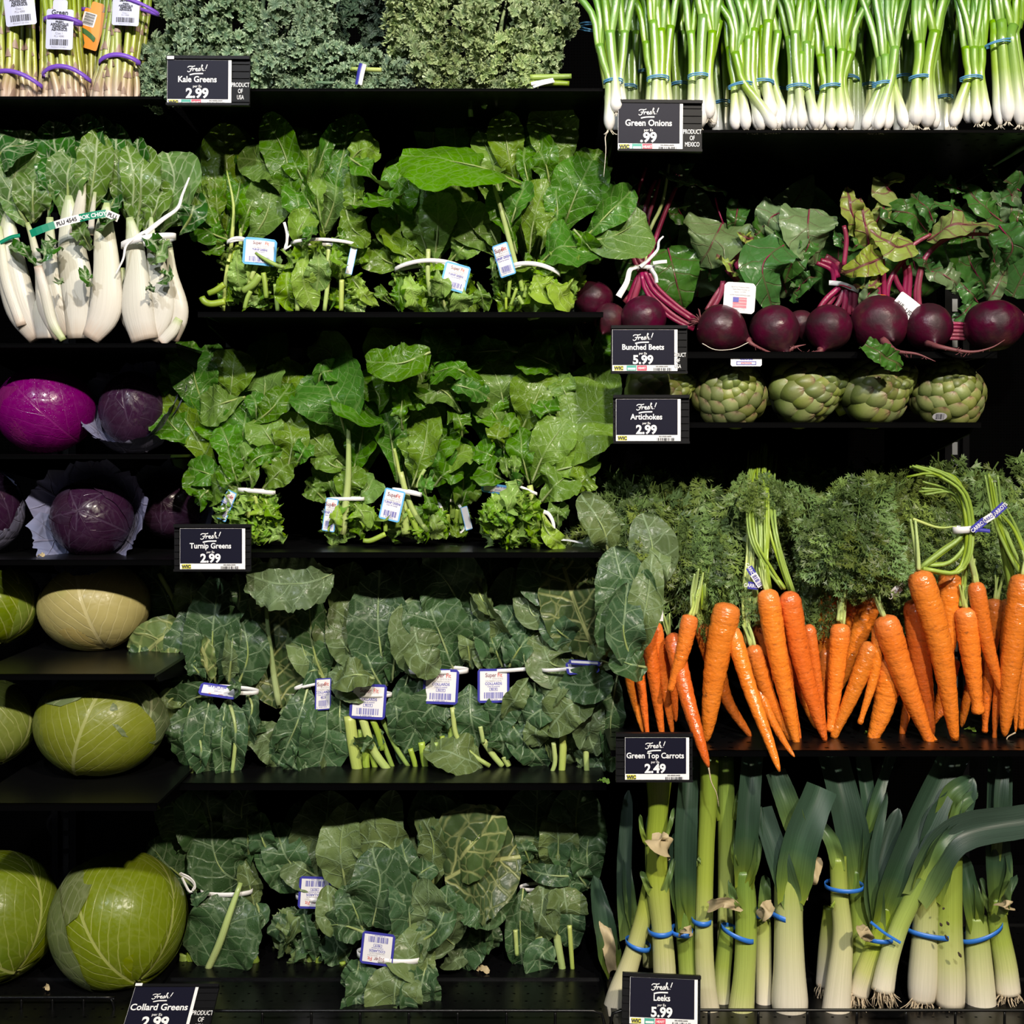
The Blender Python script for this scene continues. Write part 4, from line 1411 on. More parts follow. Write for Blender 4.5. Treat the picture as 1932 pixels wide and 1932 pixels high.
t.label(703, 1245, 200, 214, 0, 4, 0, 'collard')

t = collard('tall collard bunch at right end of upper row beside the carrots, spreading wide dark leaves', 1090, 0.04, yb=0.12)
fan(t, 1090, 1260, 2, 0.6, 250, 95, 36, 0.15)
crop(*F_)
t.L('1420,400 1390,250 1250,40', 200, 1, Y=.03)
t.L('1560,640 1700,420 1640,160', 290, 1, Y=.035)
t.L('1700,700 1740,500 1760,330', 130, 1, Y=.03)
t.L('1090,760 950,800 890,560', 170, 1)
t.L('1160,640 1020,580 930,400', 280, 0, roll=-10)
t.L('1480,1000 1530,720 1460,370', 330, 0, Y=-.01, roll=-10)
t.L('1460,1000 1430,820 1360,500', 150, 1, roll=30)
t.L('1410,480 1330,410 1180,400', 150, 1, up=.9, rib=0)
t.L('1350,1060 1220,740 1120,420', 400, 0, m='collardrib', roll=-6, rib=6, cup=.2)
t.L('1600,900 1600,650 1540,480', 240, 0, Y=-.02)
t.L('1600,1060 1660,750 1705,420', 180, 1, Y=-.035, roll=-20)
t.L('1480,1060 1480,900 1540,640', 260, 0, Y=-.03)
t.L('1590,1150 1520,900 1550,600', 210, 0, Y=-.045, roll=16, cup=.3)
t.L('1660,1130 1560,1110 1440,1060', 170, 0, Y=-.05)
t.L('1230,1130 1060,1100 1000,900', 260, 1)
t.L('1240,990 1110,900 1040,790', 190, 0, roll=-20)
t.L('1440,1110 1360,1070 1330,990', 110, 1)
t.L('1480,1180 1440,1450 1440,1790', 140, 0, rib=10)
t.L('1140,1150 1060,1250 1010,1360', 190, 1, rib=0)
t.L('1100,1360 960,1420 890,1500', 170, 0, rib=0)
t.L('1010,1420 970,1540 1000,1620', 140, 1, rib=0)
t.cutends(1060, 1380, 1450, 1720, 10, size=(90, 160), seed=36, m='collard', prof='collard', ruf=.004)
t.L('1370,1360 1300,1500 1340,1680', 190, 1, rib=0)
for q, w in (('1140,1510 1140,1650 1130,1820', 48), ('1280,1580 1290,1790', 40), ('1080,1600 1090,1720 1070,1790', 30)):
    t.stem(q, w, 'stalk')
t.L('1330,1330 1170,1380 1040,1540', 220, 1, rib=0, roll=10)
t.L('1440,1180 1300,1240 1120,1220', 210, 0, rib=0, up=.6)
t.band(1200, 1140, 190, 26, 6, 30)
t.label(1262, 1130, 205, 110, -4, 4, -55, 'collard', blank=True)
t.label(1275, 1100, 200, 60, 4, 4, -70, 'collard', blank=True)

# ---- bottom deck
t = collard('collard bunch beside the large deck cabbage, thick pale rib slanting down its front', 405, 0.09, False, yb=0.2)
fan(t, 420, 1690, 2, 0.5, 220, 100, 41, 0.2)
crop(*G_)
t.L('640,600 540,250 560,80', 460, 0)
t.L('880,700 800,300 860,100', 260, 0)
t.L('430,620 330,330 190,110', 340, 0)
t.L('470,900 250,720 80,540', 400, 0, roll=-8, cup=.02)
t.L('420,700 380,560 330,470', 140, 0)
t.L('860,680 850,500 840,290', 200, 0)
t.L('810,850 620,700 560,370', 400, 0, roll=-4, cup=.06, rib=9)
t.L('900,1020 860,850 820,670', 150, 1)
t.L('920,1000 930,1080 850,1170', 170, 0)
t.L('960,1060 900,1140 850,1200', 110, 0)
t.cutends(300, 900, 1250, 1460, 10, size=(90, 170), seed=41, m='collard', prof='collard', ruf=.004)
for q, w in (('360,1390 345,1510', 76), ('390,1370 430,1560', 54), ('800,1230 785,1460', 50), ('855,1330 910,1460', 80), ('700,1460 690,1510', 56), ('610,1480 615,1530', 50), ('510,1440 510,1510', 46), ('660,1500 660,1545', 60)):
    t.stem(q, w, 'stalk2')
t.L('540,1530 690,1150 780,930', 560, 0, roll=0, cup=.05, rib=0, up=.3)
t.stem('530,1530,-.004 630,1310,-.022 705,1090,-.026 795,840,-.012', 60, 'stalk', ends=(.9, .6))
t.band(665, 935, 200, 40, 0, 6)
t.L('410,970 470,950 545,900', 90, 0, rib=0)
t.strip('320,770 420,830 440,880 400,910 340,800', 26)
t.strip('330,765 400,800 440,850 420,900', 18)

t = collard('shaded collard bunch second on the deck, upside-down tag high on it', 595, 0.10, False, yb=0.18)
fan(t, 595, 1690, 2, 0.5, 240, 100, 42, 0.19)
crop(*G_)
t.L('1400,850 1450,450 1480,130', 480, 1, roll=5)
t.L('1240,900 1070,700 940,540', 220, 0)
t.L('1300,900 1130,600 1050,380', 300, 0, roll=-10)
t.L('1420,820 1260,720 1110,610', 260, 1)
t.L('1030,640 960,500 940,300', 200, 0)
t.cutends(1140, 1640, 1080, 1480, 34, size=(110, 210), seed=42, m='collard', prof='collard', dY=(-.01, .05), ruf=.004)
for q, w in (('1250,1400 1230,1550', 60), ('1330,1400 1320,1560', 50), ('1400,1400 1390,1560', 60), ('1500,1300 1510,1540', 46), ('1180,1500 1180,1550', 46), ('1580,1450 1590,1550', 50)):
    t.stem(q, w, 'stalk2')
t.L('1280,1080 1330,1250 1380,1420', 110, 0, rib=0)
t.L('1150,1150 1120,1200 1130,1280', 90, 1, rib=0)
t.band(1370, 980, 160, 40, -4, 10)
t.label(1365, 918, 245, 250, 4, 6, 0, 'collard', flip=True)

t = collard('front collard bunch leaning forward over the wire guard, upside-down tag', 735, -0.025, False, yb=0.13)
fan(t, 760, 1780, 2, 0.5, 270, 110, 43, 0.14)
crop(*H_)
t.L('700,500 780,200 860,80', 330, 0, Y=.16)
t.L('180,750 140,450 190,180', 260, 1)
t.L('380,600 300,300 330,160', 150, 1)
t.L('440,600 430,330 475,100', 190, 1)
t.L('800,600 760,300 650,190', 280, 0)
t.L('900,400 830,280 700,220', 200, 0)
t.L('530,560 400,430 210,450', 260, 1, roll=-8)
t.L('640,700 560,560 520,400', 130, 0)
t.L('720,700 720,420 630,230', 170, 1, roll=-25)
t.L('130,980 80,900 60,700', 150, 1)
t.L('620,680 650,620 760,560', 130, 0)
t.L('290,1000 230,850 170,700', 220, 0)
t.L('300,1000 150,950 40,960', 170, 0)
t.L('830,620 970,440 1140,220', 300, 0, roll=-20, rib=8, m='collardrib')
t.L('800,660 1010,560 1270,520', 620, 0, roll=6, rib=0, cup=.06, up=.4, m='collardrib', wob=.004)
t.L('860,720 1060,780 1180,900', 330, 0, roll=0, rib=3, up=.5)
t.L('340,960 390,690 340,465', 370, 0, roll=-8, rib=7)
t.L('460,930 480,780 510,640', 110, 1, roll=-30)
t.L('580,1080 570,850 510,620', 220, 0)
t.L('720,960 640,820 570,710', 320, 1, rib=4)
t.L('860,1080 740,980 650,900', 320, 1, rib=4)
t.L('700,1160 590,1100 500,950', 280, 1, rib=4)
t.L('600,1080 760,960 820,700', 150, 0)
t.L('700,1100 640,1180 560,1100', 200, 1)
t.L('260,1170 240,1260 180,1340', 150, 0, rib=5)
t.L('720,1190 680,1330 690,1440', 130, 0, rib=0)
t.L('260,1200 290,1330 330,1560', 220, 0, rib=0)
t.L('680,1200 640,1380 660,1580', 240, 0, rib=6)
t.L('220,1340 240,1450 210,1600', 180, 0, rib=0)
t.L('520,1200 480,1380 480,1590', 330, 1, rib=6)
t.L('440,1480 520,1440 560,1600', 160, 0, rib=0)
t.stem('630,1500 660,1600', 44, 'stalk')
t.band(440, 1180, 205, 40, -5, 14)
t.label(374, 1100, 210, 205, 6, -4, 0, 'collard', flip=True)

t = collard('collard bunch mostly hidden behind the front one, two pale cut stalks showing', 885, 0.14, False, yb=0.15)
crop(*H_)
t.L('1000,1000 960,800 1000,600', 300, 0)
t.L('1080,940 1100,1020 1080,1100', 110, 0, rib=0)
t.L('960,960 940,1080 880,1190', 220, 0, rib=0)
t.L('1010,940 1020,1040 980,1110', 150, 0, rib=0)
t.stem('970,990 940,1080 915,1150', 44, 'stalk')
t.stem('890,1060 870,1150', 50, 'stalk2')
t.L('800,1160 830,1180 960,1130', 90, 1, rib=0)

t = collard('shaded collard bunch at right end of the deck beside the leeks, drooping', 1030, 0.11, False, yb=0.18)
fan(t, 1040, 1660, 2, 0.5, 180, 110, 45, 0.2)
crop(*H_)
t.L('1350,640 1370,350 1380,70', 420, 0, roll=-5)
t.L('1660,660 1620,350 1650,60', 340, 0, roll=8)
t.L('1700,720 1690,500 1720,300', 200, 0)
t.L('1700,720 1640,640 1610,540', 150, 0)
t.L('1500,620 1510,400 1480,220', 230, 1)
t.L('1640,640 1480,640 1300,600', 110, 0)
t.L('1330,560 1300,480 1260,400', 120, 0)
t.L('1290,720 1270,950 1290,1270', 170, 0, rib=8)
t.L('1580,690 1590,900 1600,1100', 160, 0, rib=0)
t.L('1420,700 1400,880 1370,1040', 230, 1, rib=4)
t.L('1540,700 1560,820 1560,960', 230, 1, rib=0)
t.L('1480,1080 1400,1150 1400,1290', 190, 0, rib=0)
for q, w in (('1385,1030 1410,1130 1440,1260', 54), ('1485,920 1510,1080 1540,1250', 50), ('1580,950 1590,1100 1600,1240', 30), ('1240,980 1250,1140', 30)):
    t.stem(q, w, 'stalk')
t.band(1400, 730, 130, 26, 3, 10, Y=.165)
# ------------------------------------------------------------------ asparagus
def spear(t, pts, r, seed, Y):
    """one asparagus spear: stalk with hugging triangular scales"""
    rr = random.Random(seed)
    k = kpx(Y)
    P = WP(pts, Y)
    mb = MB()
    rad = np.array([1.05, 1.08, 0.95, 0.9, 0.82, 0.7]) * r * k
    tube(mb, P, rad, 9, 22, 1.0)
    C = cr(P, 60)
    T, N, B = frames(C, (0, -1, 0.05))
    for i in range(7):
        j = int(4 + i * 7 + rr.uniform(-2, 2))
        if j > 50:
            break
        a = rr.uniform(-1.2, 1.2)
        s_ = np.linspace(-1, 1, 5)
        tt = np.linspace(0, 1, 5)
        R0 = np.interp(j / 60, np.linspace(0, 1, 6), rad) * 1.04
        ln = r * k * 2.1
        G = np.zeros((5, 5, 3))
        for ai, q in enumerate(tt):
            wdt = (1 - q) ** 0.8 * 0.75
            for bi, v in enumerate(s_):
                th = a + v * wdt
                G[ai, bi] = C[j] + T[j] * (ln * q) + (N[j] * math.cos(th) + B[j] * math.sin(th)) * R0 * (1.02 + 0.10 * q)
        mb.grid(G, None, 1, flip=True)
    return t.part('spear', mb, [M['aspara'], M['bract_tip']])


def asparagus(label, spears, bx, Y, seed):
    crop()
    b = W(bx, 183, Y)
    b[2] = SHELF['L1']
    t = Bunch('asparagus_bundle', label, 'asparagus', b, 'banded bundles of asparagus', Y=Y)
    r = random.Random(seed)
    for i, (x0, x1, x2, w, dy) in enumerate(spears):
        yb = HZ - (HZ - 183) * D0 / (D0 + Y + dy) + 1.0
        yb = HZ + (183 - HZ) * (D0 / (D0 + Y + dy))
        yb = 183 + (yb - 183)
        pts = [(x0, min(yb, 200), dy), (x0 * .6 + x1 * .4 + r.uniform(-2, 2), 160, dy), (x1, 128, dy), ((x1 + x2) / 2 + r.uniform(-3, 3), 60, dy + .004), (x2, -10, dy + .01), (x2 + r.uniform(-8, 8), -120, dy + .02)]
        spear(t, pts, w, seed * 50 + i, Y)
    return t


def asp_tag(t, cx, cy, w, h, rot, Y, style='white'):
    k = kpx(Y)
    c = W(cx, cy, Y)
    X = rodrigues((1, 0, 0), (0, 1, 0), math.radians(rot))
    U = rodrigues((0, 0, 1), (0, 1, 0), math.radians(rot))
    w, h = w * k, h * k
    sh = Sheet(c, X, U, 0.03 * w, w)
    mb = MB()
    sh.rect(mb, -w / 2, -h / 2, w / 2, h / 2, 0, 0, 6, w * .06)
    sh.rect(mb, -w * .27, h / 2 - 0.001, w * .27, h / 2 + w * .34, 0, 0, 4, w * .06)
    o = t.part('hang_tag', mb, M['lilac'] if style == 'white' else M['orangecard'], smooth=False)
    mb = MB()
    if style == 'white':
        for q, y, sz, bo in (('Green', .36, .17, .02), ('Savona', .25, .15, .03), ('FRESH', .155, .075, .03), ('ASPARAGUS', .09, .085, .03), ('ASPERGES', .025, .085, .03), ('ASPARGUS', -.04, .085, .03), ('Class 1', -.125, .07, 0), ('PLU 4080', -.195, .065, 0), ('PRODUCT OF PERU', -.46, .045, 0)):
            sh.text(mb, q, 0, y * h, sz * h, 0.0006, 0 if bo else 1, bo, 0.95)
        sh.bars(mb, -w * .33, w * .33, -.40 * h, -.25 * h, 0.0006, 0, 20, 3)
        t.part('printed_lettering', mb, [M['ink'], M['inkgrey']], o, smooth=False)
    else:
        sh.rect(mb, -w * .48, h * .05, w * .1, h * .40, 0.0005, 0, 2, w * .03)
        for i, yy in enumerate(np.linspace(.08, .36, 12)):
            sh.rect(mb, -w * .40, h * yy, w * .04, h * (yy + (.014 if i % 3 else .006)), 0.0008, 1, 1)
        for pts in ([(-.42, -.08), (-.2, -.10), (.1, -.17), (.3, -.24)], [(-.42, -.14), (-.3, -.24), (-.18, -.36), (-.1, -.44)]):
            for d in (-.035, 0, .035):
                sh.stroke(mb, [(a * w, (b + d) * h) for a, b in pts], w * .09, 0.0006 + abs(d) * .001, 2)
        t.part('printed_picture', mb, [M['paper'], M['ink'], M['leafgreen']], o, smooth=False)


t = asparagus('banded asparagus bundle cut off by the left edge of the picture', [(-8, -4, -10, 6, .03), (22, 14, 2, 6, .03), (50, 42, 36, 6, .035), (64, 62, 56, 6, .03), (-4, 4, 8, 7, .012), (32, 33, 26, 6, .02), (44, 40, 44, 6, .016), (56, 53, 52, 7, .016), (8, 18, 24, 8, .0), (18, 26, 30, 9, .004), (66, 66, 62, 5, .02)], 30, 0.03, 1)
t.band(30, 146, 42, 10, -16, 16, Y=.022, m='purple', name='rubber_band')
asp_tag(t, 36, 8, 58, 80, -6, .02)
t = asparagus('asparagus bundle in the middle with a white tag under its upper purple band', [(78, 78, 84, 6, .04), (152, 148, 140, 6, .04), (160, 154, 148, 6, .04), (76, 80, 80, 6, .02), (86, 90, 92, 7, .018), (100, 98, 96, 8, .012), (158, 150, 138, 6, .02), (146, 142, 128, 7, .012), (112, 98, 84, 7, .002), (122, 120, 110, 8, .004), (134, 132, 124, 7, .006), (116, 110, 104, 6, .010)], 118, 0.03, 2)
t.band(118, 142, 46, 10, -6, 28, Y=.022, m='purple', name='rubber_band')
asp_tag(t, 112, 55, 51, 76, 2, .022)
t.band(113, 36, 36, 9, -5, 8, Y=.020, m='purple', name='rubber_band')
t = asparagus('asparagus bundle beside the kale with thick pinkish stem ends', [(262, 258, 268, 6, .04), (272, 266, 282, 6, .04), (176, 188, 206, 7, .02), (244, 250, 262, 6, .016), (258, 256, 276, 6, .02), (182, 196, 214, 8, .006), (194, 200, 216, 6, .006), (206, 210, 222, 8, .0), (220, 222, 226, 9, .0), (232, 236, 246, 7, .004), (240, 246, 258, 6, .008), (212, 216, 240, 6, .014)], 222, 0.03, 3)
t.band(220, 114, 39, 10, 0, 18, Y=.022, m='purple', name='rubber_band')
asp_tag(t, 237, 18, 51, 60, 3, .021)
t.band(250, 6, 44, 8, -18, 8, Y=.0205, m='purple', name='rubber_band')
t = asparagus('asparagus bundle standing behind with an orange tag', [(152, 156, 150, 6, .0), (162, 164, 160, 6, .004), (170, 172, 170, 6, .0), (178, 180, 182, 6, .004), (186, 186, 190, 6, .01), (166, 168, 176, 6, .012), (196, 194, 198, 6, .012)], 170, 0.10, 4)
t.band(172, 22, 28, 9, -14, 4, Y=.092, m='purple', name='rubber_band')
asp_tag(t, 171, 55, 44, 74, 17, .09, 'orange')

# ------------------------------------------------------------------ kale
def kale_mats():
    for nm, (ca, cb, ce) in {'kale': ((0.040, 0.090, 0.056), (0.140, 0.232, 0.132), (0.30, 0.40, 0.25)), 'kaleshade': ((0.012, 0.030, 0.020), (0.040, 0.078, 0.050), (0.095, 0.145, 0.095)), 'kaleyellow': ((0.085, 0.150, 0.046), (0.225, 0.320, 0.120), (0.42, 0.51, 0.25))}.items():  # the darkest set has the back bunch's shade put into its colours
        m_, t_ = newmat(nm + '_leaf')
        sp_ = t_.n('SeparateXYZ', {0: t_.n('TexCoord', None, 2)}, None)
        oc_ = t_.n('TexCoord', None, 3)
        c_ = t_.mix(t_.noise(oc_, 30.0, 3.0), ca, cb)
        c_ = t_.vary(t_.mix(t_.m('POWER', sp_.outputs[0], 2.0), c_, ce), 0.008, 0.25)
        h_ = t_.noise(oc_, 420.0, 2.0)
        t_.bsdf(c_, t_.sm(t_.noise(oc_, 700.0, 1.0), 0.45, 0.6, 0.16, 0.5), t_.n('Bump', {'Strength': 0.5, 'Distance': 0.001, 'Height': h_}), 0.45, 0.0, 0.0, (0.10, 0.17, 0.04), 0.08)
        M[nm] = m_


kale_mats()


def frill(mb, c, R_, n, seed):
    """a curled rosette: its rim is far longer than its radius allows, so it folds into ruffles"""
    r = np.random.RandomState(seed)
    n = nrm(n)
    a = nrm(np.cross(n, (0.3, 0.2, 0.9)))
    b = np.cross(n, a)
    nr, na = 8, 96
    rho = np.linspace(0.06, 1, nr)[:, None]
    th = np.linspace(0, 2 * np.pi, na, endpoint=False)[None, :]
    p = r.rand(8) * 6.28
    k1, k2, k3 = r.randint(3, 6), r.randint(10, 15), r.randint(24, 31)
    z = 0.28 * rho ** 1.5 * np.sin(k1 * th + p[0]) + 0.20 * rho ** 1.6 * np.sin(k2 * th + p[1] + 3 * rho) + 0.10 * rho ** 2 * np.sin(k3 * th + p[2] + 2 * rho)
    rr = rho * (1 + 0.10 * np.sin(k1 * th + p[3]) + 0.07 * np.sin(k2 * th + p[3]) * rho + 0.04 * np.sin(k3 * th + p[4]) * rho)
    tt = th + 0.085 * rho * np.sin(k2 * th + p[5]) + 0.03 * rho ** 2 * np.cos(k3 * th + p[6])
    V = c + R_ * (rr * np.cos(tt))[..., None] * a + R_ * (rr * np.sin(tt))[..., None] * b + R_ * (z + 0.25 * rho ** 2)[..., None] * n
    UV = np.stack(np.broadcast_arrays(rho, th / 6.28), -1)
    mb.grid(V, UV, 0, cv=True)


def kale_mesh(seed):
    """a curly leaf 0.1 long (x), seen from -y"""
    r = np.random.RandomState(seed)
    mb = MB()
    for i in range(64):
        u = r.uniform(0, 1)
        side = r.choice((-1, 1))
        wdt = 0.036 * math.sin(math.pi * (0.18 + 0.72 * u)) * math.sqrt(r.uniform(0.05, 1))
        c = np.array([-0.045 + 0.095 * u, r.uniform(-0.014, 0.006) - 0.006 * math.sin(math.pi * u), side * wdt])
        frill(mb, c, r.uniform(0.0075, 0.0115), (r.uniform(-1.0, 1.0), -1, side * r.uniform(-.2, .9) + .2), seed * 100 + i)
    tube(mb, [(-0.075, 0.012, 0), (0, 0.008, 0.002), (0.045, 0.006, 0)], [0.004, 0.003, 0.001], 6, 8)
    return mb.mesh('kale_leaf', [M['kale']])


KM = [kale_mesh(60 + i) for i in range(5)]


def kale(label, leaves, bx, Y, tone=0.0):
    b = W(bx, 168, Y)
    b[2] = SHELF['M1']
    t = Bunch('kale_bunch', label, 'kale', b, 'curly kale heaped on the upper shelf', Y=Y)
    for i, (px, py, d, ang, s_) in enumerate(leaves):
        r = random.Random(int(px * 7 + py))
        c = W(px, py, Y + d)
        Mx = Matrix.Translation(Vector(c)) @ Matrix.Rotation(math.radians(-ang), 4, 'Y') @ Matrix.Rotation(math.radians(r.uniform(-35, 35)), 4, 'X') @ Matrix.Rotation(math.radians(r.uniform(-20, 20)), 4, 'Z') @ Matrix.Scale(s_, 4)
        o = t.copy_part('kale_leaf', KM[i % 5], Mx)
        o.material_slots[0].link = 'OBJECT'
        o.material_slots[0].material = M['kaleshade' if tone < 0 else 'kaleyellow' if tone > .6 else 'kale']
    return t


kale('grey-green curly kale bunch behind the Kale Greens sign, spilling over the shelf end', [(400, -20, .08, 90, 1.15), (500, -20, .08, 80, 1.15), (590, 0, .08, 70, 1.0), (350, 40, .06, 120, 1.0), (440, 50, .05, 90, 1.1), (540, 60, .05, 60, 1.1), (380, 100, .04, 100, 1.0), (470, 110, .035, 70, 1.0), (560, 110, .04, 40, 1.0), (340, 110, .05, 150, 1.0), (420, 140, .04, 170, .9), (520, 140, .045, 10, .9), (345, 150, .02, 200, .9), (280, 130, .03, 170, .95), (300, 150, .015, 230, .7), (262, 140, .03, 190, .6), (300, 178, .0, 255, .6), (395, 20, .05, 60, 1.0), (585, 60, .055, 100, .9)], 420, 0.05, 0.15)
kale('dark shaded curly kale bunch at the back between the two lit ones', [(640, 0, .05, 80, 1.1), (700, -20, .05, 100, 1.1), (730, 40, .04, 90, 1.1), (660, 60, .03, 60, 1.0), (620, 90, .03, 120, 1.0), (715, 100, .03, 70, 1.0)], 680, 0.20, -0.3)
t = kale('low curly kale bunch with a small purple and white tag', [(590, 140, .03, 10, .85), (640, 130, .02, 20, .9), (690, 140, .02, -10, .9), (730, 145, .03, 0, .8), (560, 150, .04, 170, .7), (665, 155, .0, 5, .7)], 650, 0.06, 0.45)
crop()
t.strip('684,120 680,135 676,160', 17, 'royal', Y=.042, name='label_strip')
t.strip('688,121 684,136 679,160', 11, 'tie', Y=.041, name='label_strip')
t.stem('720,132 660,130', 9, 'stalk', Y=.05)
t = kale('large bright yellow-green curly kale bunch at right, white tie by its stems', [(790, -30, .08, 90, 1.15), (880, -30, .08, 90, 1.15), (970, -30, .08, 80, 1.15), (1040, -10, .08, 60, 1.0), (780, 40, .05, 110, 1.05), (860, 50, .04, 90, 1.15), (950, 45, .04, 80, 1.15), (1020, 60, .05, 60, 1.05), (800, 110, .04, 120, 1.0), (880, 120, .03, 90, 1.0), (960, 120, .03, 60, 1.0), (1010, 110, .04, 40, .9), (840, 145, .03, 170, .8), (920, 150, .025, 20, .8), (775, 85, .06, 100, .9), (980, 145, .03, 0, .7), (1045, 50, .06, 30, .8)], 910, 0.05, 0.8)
t.stem('1000,146 1050,145 1078,144', 11, 'stalk2', Y=.035)
t.stem('1000,158 1050,157 1074,158', 11, 'stalk2', Y=.035)
t.strip('1002,158 1022,154 1044,150', 10, Y=.028)
t.strip('1006,164 1024,158 1046,153', 7, Y=.027)

# ------------------------------------------------------------------ bok choy
def petiole(t, pts, ws, flat=0.62, Y=None, m='bokstalk', name='stalk', ref=(0.0, -1, 0.1)):
    if Y is None:
        t.Y -= 0.006
        Y = t.Y
    p = rd(pts)
    k = kpx(Y) / CR[2] / 2
    mb = MB()
    tube(mb, WP(p, Y), np.array(ws) * k * 0.94, 18, 26, flat, ref)
    return t.part(name, mb, M[m])


def bok(label, px, Y, yb):
    crop()
    b = W(px, 640, Y)
    b[2] = SHELF['L2']
    return Bunch('bok_choy', label, 'bok choy', b, 'bok choy heads on the left shelf', Y=yb, step=0.003, mats=('bok', 'rib'), prof='bok', ruf=0.004, rib=7)


P_ = (0, 0, 2.927)
t = bok('bok choy head cut off by the left edge, stalk curving left', 60, 0.05, 0.085)
crop(*P_)
t.L('-60,1150 -40,900 -30,720', 200, 0)
t.L('20,1250 60,1050 150,720', 300, 1, roll=14, m='bok', rib=6)
t.L('-60,1000 20,830 200,790', 260, 0, roll=10, up=.7)
petiole(t, '210,1870 120,1700 60,1450 45,1260 60,1120', (110, 190, 170, 100, 34))
petiole(t, '260,1870 255,1700 300,1600', (120, 150, 60))
petiole(t, '120,1800 40,1560 10,1380 0,1250', (60, 70, 50, 20))
t.L('210,1480 130,1380 50,1370', 70, 0, rib=0)
t.strip('0,1340 60,1310 110,1300', 30, 'greenband', name='printed_band')
t = bok('middle bok choy head with a printed green band', 150, 0.04, 0.095)
crop(*P_)
t.L('550,1250 600,900 560,640', 150, 0, roll=8)
t.L('470,1150 480,850 440,640', 260, 0)
t.L('380,1150 320,900 290,670', 260, 0, roll=-10)
t.L('560,1150 640,900 640,690', 170, 0, roll=-15)
t.L('570,1200 620,1000 600,820', 130, 0)
t.L('160,1250 100,1150 60,1000', 160, 1)
t.L('185,1230 180,1080 190,950', 200, 1, rib=12)
t.L('270,1200 280,1000 260,830', 130, 0, rib=14)
t.L('610,1200 620,1120 650,1080', 110, 0)
t.L('380,1230 375,1000 400,800', 250, 1, rib=16, roll=-6)
t.L('490,1200 520,950 545,720', 210, 1, rib=14, roll=8)
petiole(t, '330,1870 250,1700 220,1500 180,1320 150,1230', (60, 90, 60, 40, 26))
petiole(t, '390,1850 300,1620 280,1400 275,1200', (120, 150, 80, 40))
petiole(t, '440,1870 430,1600 400,1400 385,1200 380,1080', (150, 190, 170, 110, 40), 0.5)
petiole(t, '410,1300 440,1150 465,980', (70, 70, 24), 0.5)
petiole(t, '500,1300 510,1180 525,1060', (40, 34, 20), 0.6)
petiole(t, '500,1870 580,1720 590,1500 578,1280 590,1120', (110, 190, 160, 120, 34), 0.5)
t.L('540,1270 590,1230 640,1190', 90, 0, rib=0)
t.L('500,1380 460,1300 410,1220', 110, 1, rib=6)
t.L('270,1310 290,1360 340,1380', 80, 0, rib=0)
t.L('230,1320 250,1400 230,1450', 70, 0, rib=0)
t.L('510,1580 480,1540 460,1480', 60, 0, rib=3)
t.L('350,1540 330,1560 310,1550', 26, 0, rib=0)
petiole(t, '210,1470 250,1620 290,1780 350,1880', (50, 64, 60, 40))
# printed band: green with white letters, white stretch with the code
Yb = t.Y - 0.003
kb = kpx(Yb) / 2.927
for (xa, ya, xb, yb_, mt, txt, ink) in ((165, 1290, 300, 1240, 'greenband', '', 'white'), (298, 1242, 435, 1203, 'tie', 'PLU 4545', 'ink'), (435, 1203, 585, 1176, 'greenband', 'BOK CHOY', 'white'), (585, 1176, 652, 1205, 'tie', 'PLU', 'ink')):
    pa, pb = W(xa / 2.927, ya / 2.927, Yb), W(xb / 2.927, yb_ / 2.927, Yb)
    sh = Sheet((pa + pb) / 2, pb - pa, np.cross(nrm(pb - pa), (0, 1, 0)) * -1, 0.002, np.linalg.norm(pb - pa))
    if sh.U[2] < 0:
        sh.U = -sh.U
    sh.N = np.cross(sh.X, sh.U)
    mb = MB()
    L_ = np.linalg.norm(pb - pa)
    sh.rect(mb, -L_ / 2, -21 * kb, L_ / 2, 21 * kb, 0, 0, 4)
    if txt:
        sh.text(mb, txt, 0, -11 * kb, 31 * kb, 0.0004, 1, 0.03, 0.95)
    t.part('printed_band', mb, [M[mt], M[ink]], smooth=False)
t = bok('bok choy head at right of the shelf, tied with a loose white twist tie', 285, 0.03, 0.075)
crop(*P_)
t.L('780,1100 770,900 760,760', 130, 0)
t.L('720,1250 680,1000 690,780', 170, 1)
t.L('900,1250 1000,1100 1090,1030', 260, 1, roll=10)
t.L('880,1280 960,1000 920,840', 330, 1, roll=-8, rib=0)
t.L('760,1280 780,1000 790,800', 220, 1, rib=6)
t.L('720,1240 740,1000 700,800', 130, 1, rib=10)
t.L('800,1280 860,1150 900,1020', 170, 1)
t.L('1000,1290 1060,1180 1080,1080', 160, 0)
petiole(t, '760,1880 690,1700 670,1480', (60, 90, 40))
petiole(t, '950,1880 990,1720 950,1500 930,1300', (80, 110, 60, 30))
petiole(t, '840,1880 900,1700 870,1500 840,1330 835,1200', (90, 140, 120, 60, 20), 0.5)
petiole(t, '800,1880 760,1700 755,1480 740,1330 715,1200', (160, 190, 130, 100, 40), 0.5)
petiole(t, '890,1890 950,1830 990,1760', (60, 70, 50), 0.6)
t.L('930,1480 920,1520 900,1560', 80, 0, rib=0)
t.L('830,1460 880,1400 910,1320', 100, 1, rib=3, ruf=.008)
t.L('800,1320 850,1340 880,1400', 90, 0, rib=0)
t.L('840,1610 830,1590 830,1575', 30, 0, rib=0)
t.band(800, 1320, 150, 40, 10, 10, Y=t.Y - .002)
t.strip('640,1510 680,1430 700,1350 780,1290 830,1270', 24, taper=(.5, 1.2))
t.strip('800,1290 900,1210 980,1150 1005,1080 1045,980', 34, taper=(1.3, .4))

